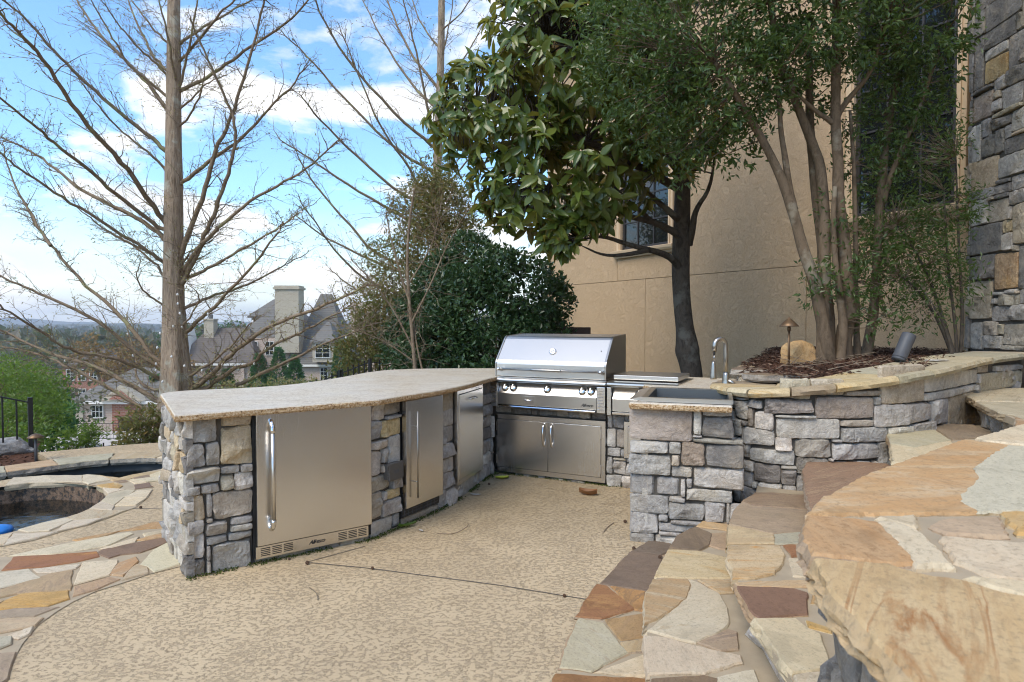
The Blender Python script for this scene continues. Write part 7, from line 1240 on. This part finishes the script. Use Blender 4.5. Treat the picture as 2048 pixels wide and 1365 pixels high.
window(ga, -43.4, -8.4, 1.1, 1.2, 65.45, 3, 2); window(ga, -36.4, -8.0, 1.1, 1.2, 65.45, 3, 2); MB().box(-46, -32.2, 64.7, 64.95, -6.95, -6.65).build('gutter', MT['house_white'], ga)
rb_ = thing('brick_building', 'red brick building seen through the cypress branches far left', 'house', (-75, 110, -12))
wall(rb_, -78, -71, 110, 120, -16, -5.9, MT['brick_red']); hip('roof', -78, -71, 110, 120, -5.9, -3.2, 3.2, rb_, MT['roof_brown'], .5)
for x in (-77.2, -75.2, -73.2):
    for z in (-8.6, -12): window(rb_, x, z, 1.2, 1.8, 109.95)
br2_ = thing('brick_chimney_house', 'brick chimney end of the house behind the olive evergreen', 'house', (-25, 112, -9)); wall(br2_, -28.5, -24, 112, 116, -10, 5.0, MT['brick_pink'])
wall(br2_, -24, -15, 112, 122, -10, -1, MT['brick_pink']); hip('roof', -24, -15, 112, 122, -1, 4, 4, br2_, MT['roof_slate'])
dv = big_poly('driveway', [[(-38, 50), (-22, 46), (-15, 60), (-22, 74), (-31, 78), (-38, 64), (-48, 64), (-48, 56)]], -9.0, MT['drive'], 'structure')
for v_ in dv.data.vertices: v_.co.z = tz(v_.co.x, v_.co.y) + .25
# conifers in front of the brick house
def conifer(name, label, c, h, r, seed, mat='leaf_conifer', per=700, pw=1.0, lf=.28):
    rg = np.random.default_rng(seed); t = thing(name, label, 'tree', c, 'conifers by the brick house'); MB().tube([(c[0], c[1], c[2] - .5), (c[0], c[1], c[2] + h * .85)], [.16, .03], 7).build('trunk', MT['bark_shrub'], t, True)
    u = rg.random(per); z = u ** 1.15; rr = r * (np.sin(np.pi * np.minimum(1, (1 - z) * .62 + .0)) if pw == 2 else (1 - z) ** .85) * rg.uniform(.55, 1.08, per); a = rg.random(per) * 6.283
    P = np.stack([c[0] + rr * np.cos(a), c[1] + rr * np.sin(a), c[2] + .1 + z * h], 1); D = np.stack([np.cos(a), np.sin(a), rg.uniform(-.1, 1.0, per) + (1.2 if pw == 2 else 0)], 1)
    L = lf * rg.uniform(.6, 1.3, per); Vl, Fl = leaves(P, D, rg.normal(size=P.shape), L, L * .5, DIAMOND); npmesh('crown', Vl, Fl, MT[mat], t, kind='stuff')
for k, (x, y, h, r, l, pw) in enumerate([(-22.2, 80, 7.6, .62, 'left one of the pair of narrow columnar arborvitae by the dormer', 2), (-20.95, 80, 7.9, .66, 'right one of the pair of narrow columnar arborvitae by the dormer', 2), (-29.4, 80, 7.4, 1.9, 'tallest spruce in front of the brick house', 1), (-31.9, 80, 6.6, 1.8, 'spruce left of the tallest one before the brick house', 1), (-27.4, 80, 6.4, 1.7, 'spruce right of the tallest one before the brick house', 1), (-35.1, 78, 4.8, 1.6, 'small spruce seen right of the big cypress trunk', 1), (-37.6, 79, 4.6, 1.6, 'smallest spruce close to the big cypress trunk', 1), (-38.3, 68, 4.9, 1.0, 'dark conifer seen left of the big cypress trunk', 1)]): conifer('conifer', l, (x, y, -9.4), h, r, 70 + k, per=1700, pw=pw, lf=.52 if pw == 1 else .34)
bush('hedge_shrub', 'pale clipped hedge just above the counter back edge', [(-24 + i * 1.6, 58 - i * .6, -5.6 + .12 * i, 1.5) for i in range(-4, 6)], 'leaf_olive', 'bark_shrub', 900, 7, .4, .28, .5, 81, inner=.5, twn=20, loc=(-22, 57, -8.6))
# broadleaf trees down the slope
def far_tree(label, c, h, r, mat, seed, n=420, bare=False, lf=.5):
    rg = np.random.default_rng(seed); t = thing('valley_tree', label, 'tree', c, 'trees in the valley'); rp = random.Random(seed); seg = []; tips = []
    MB().tube([(c[0], c[1], c[2] - .5), (c[0] + .1, c[1], c[2] + h * .5), (c[0], c[1], c[2] + h * .8)], [.22 * h / 9, .15 * h / 9, .04], 7).build('trunk', MT['bark_shrub'], t, True)
    bl = [(c[0] + rp.gauss(0, r * .4), c[1] + rp.gauss(0, r * .4), c[2] + h * rp.uniform(.5, .85), r * rp.uniform(.35, .62)) for _ in range(9)]
    for b in bl: seg.append((np.array([c[0], c[1], c[2] + h * .35]), np.array(b[:3]), .09 * h / 9, .03)); tips.append(b[:3])
    (Vl, Fl), (Pc, _) = clumps(bl, n // 6, 7, rg, .5, lf, .6, .2, 0, .2); 
    for p in Pc[:90]: q = np.array(tips[rp.randrange(len(tips))]); seg.append((np.array(tips[int(np.argmin(np.linalg.norm(np.array(tips) - p, axis=1)))]), p, .03, .012))
    npmesh('crown', Vl, Fl, MT[mat], t, kind='stuff'); Vn, Fn = ntubes(seg, 4); npmesh('branches', Vn, Fn, MT['bark_shrub'], t, True, kind='stuff')
for k, (u_, l, c, h, r, mt, n) in enumerate([(0, 'tawny spring tree behind the garage roof left of the cypress trunk', (-52, 84, -10), 9.5, 3.6, 'leaf_autumn', 700), (0, 'taller tawny tree between the garage and brick building', (-60, 92, -10), 10, 3.8, 'leaf_autumn', 700), (0, 'tawny tree seen close beside the cypress trunk', (-46, 86, -10), 9.5, 2.6, 'leaf_autumn', 500), (0, 'grey-green budding tree above the left railing', (-27, 34, -7.5), 7.5, 3.2, 'leaf_wood', 600), (0, 'pale budding tree at the left image edge', (-31, 36, -7.5), 8.5, 3.4, 'leaf_wood', 600), (0, 'olive budding tree left of the garage', (-33, 44, -8.5), 7.0, 3.4, 'leaf_wood', 700), (0, 'fresh green tree left of the garage wall', (-36, 48, -9), 5.5, 2.6, 'leaf_spring', 500), (0, 'green tree at the left behind the thicket', (-22, 26, -6), 5.0, 2.4, 'leaf_spring', 500), (0, 'dark evergreen tree far left under the hills', (-62, 120, -11), 12, 3.5, 'leaf_conifer', 500), (0, 'green tree top peeking over the low brown roof', (-52, 118, -11), 14, 4.0, 'leaf_conifer', 600), (0, 'green tree top beside the left hipped roof', (-44, 125, -11), 14, 3.5, 'leaf_conifer', 500)]): far_tree(l, c, h, r, mt, 200 + k, n, lf=.34 if c[1] < 60 else .55)
# woodland that reads as one mass
rg = np.random.default_rng(99); Vs = []; Fs = []; nb = 0
for k in range(520):
    y = 130 * (1500 / 130) ** (rg.random() ** .8); x = -y * rg.uniform(.15, 1.05) if k % 7 else y * rg.uniform(-.3, .6); z = tz(x, y); h = rg.uniform(7, 13); r = rg.uniform(3, 5.5)
    n = 46; P, D = shell([(x, y, z + h * .6, r), (x + r * .5, y, z + h * .45, r * .8)], n, rg, .4); L = rg.uniform(1.6, 3.0, len(P)) * (1 + y / 1200)
    V_, F_ = leaves(P, D + rg.normal(size=P.shape) * .6, rg.normal(size=P.shape), L, L * .8, DIAMOND); Vs.append(V_); Fs.append(F_ + nb); nb += len(V_)
tag(npmesh('woodland', np.concatenate(Vs), np.concatenate(Fs), MT['leaf_wood'], None), 'budding woodland filling the valley below the hills', 'woodland', kind='stuff')

# ---------------------------------------------------------------- air: pale haze over the valley
hz = MB().box(-4200, 4200, -600, 3400, -60, 60).build('haze', MT['black'], None); hz['kind'] = 'stuff'; hz['label'] = 'thin pale air haze over the valley'
hm = bpy.data.materials.new('haze_air'); hm.use_nodes = True; ht = hm.node_tree; ht.nodes.clear(); ho = nd(ht, 'ShaderNodeOutputMaterial'); hv = nd(ht, 'ShaderNodeVolumePrincipled')
hv.inputs['Color'].default_value = (.80, .88, 1.0, 1); hv.inputs['Density'].default_value = .00035; hv.inputs['Anisotropy'].default_value = .2; ht.links.new(hv.outputs[0], ho.inputs['Volume']); hz.data.materials.clear(); hz.data.materials.append(hm)
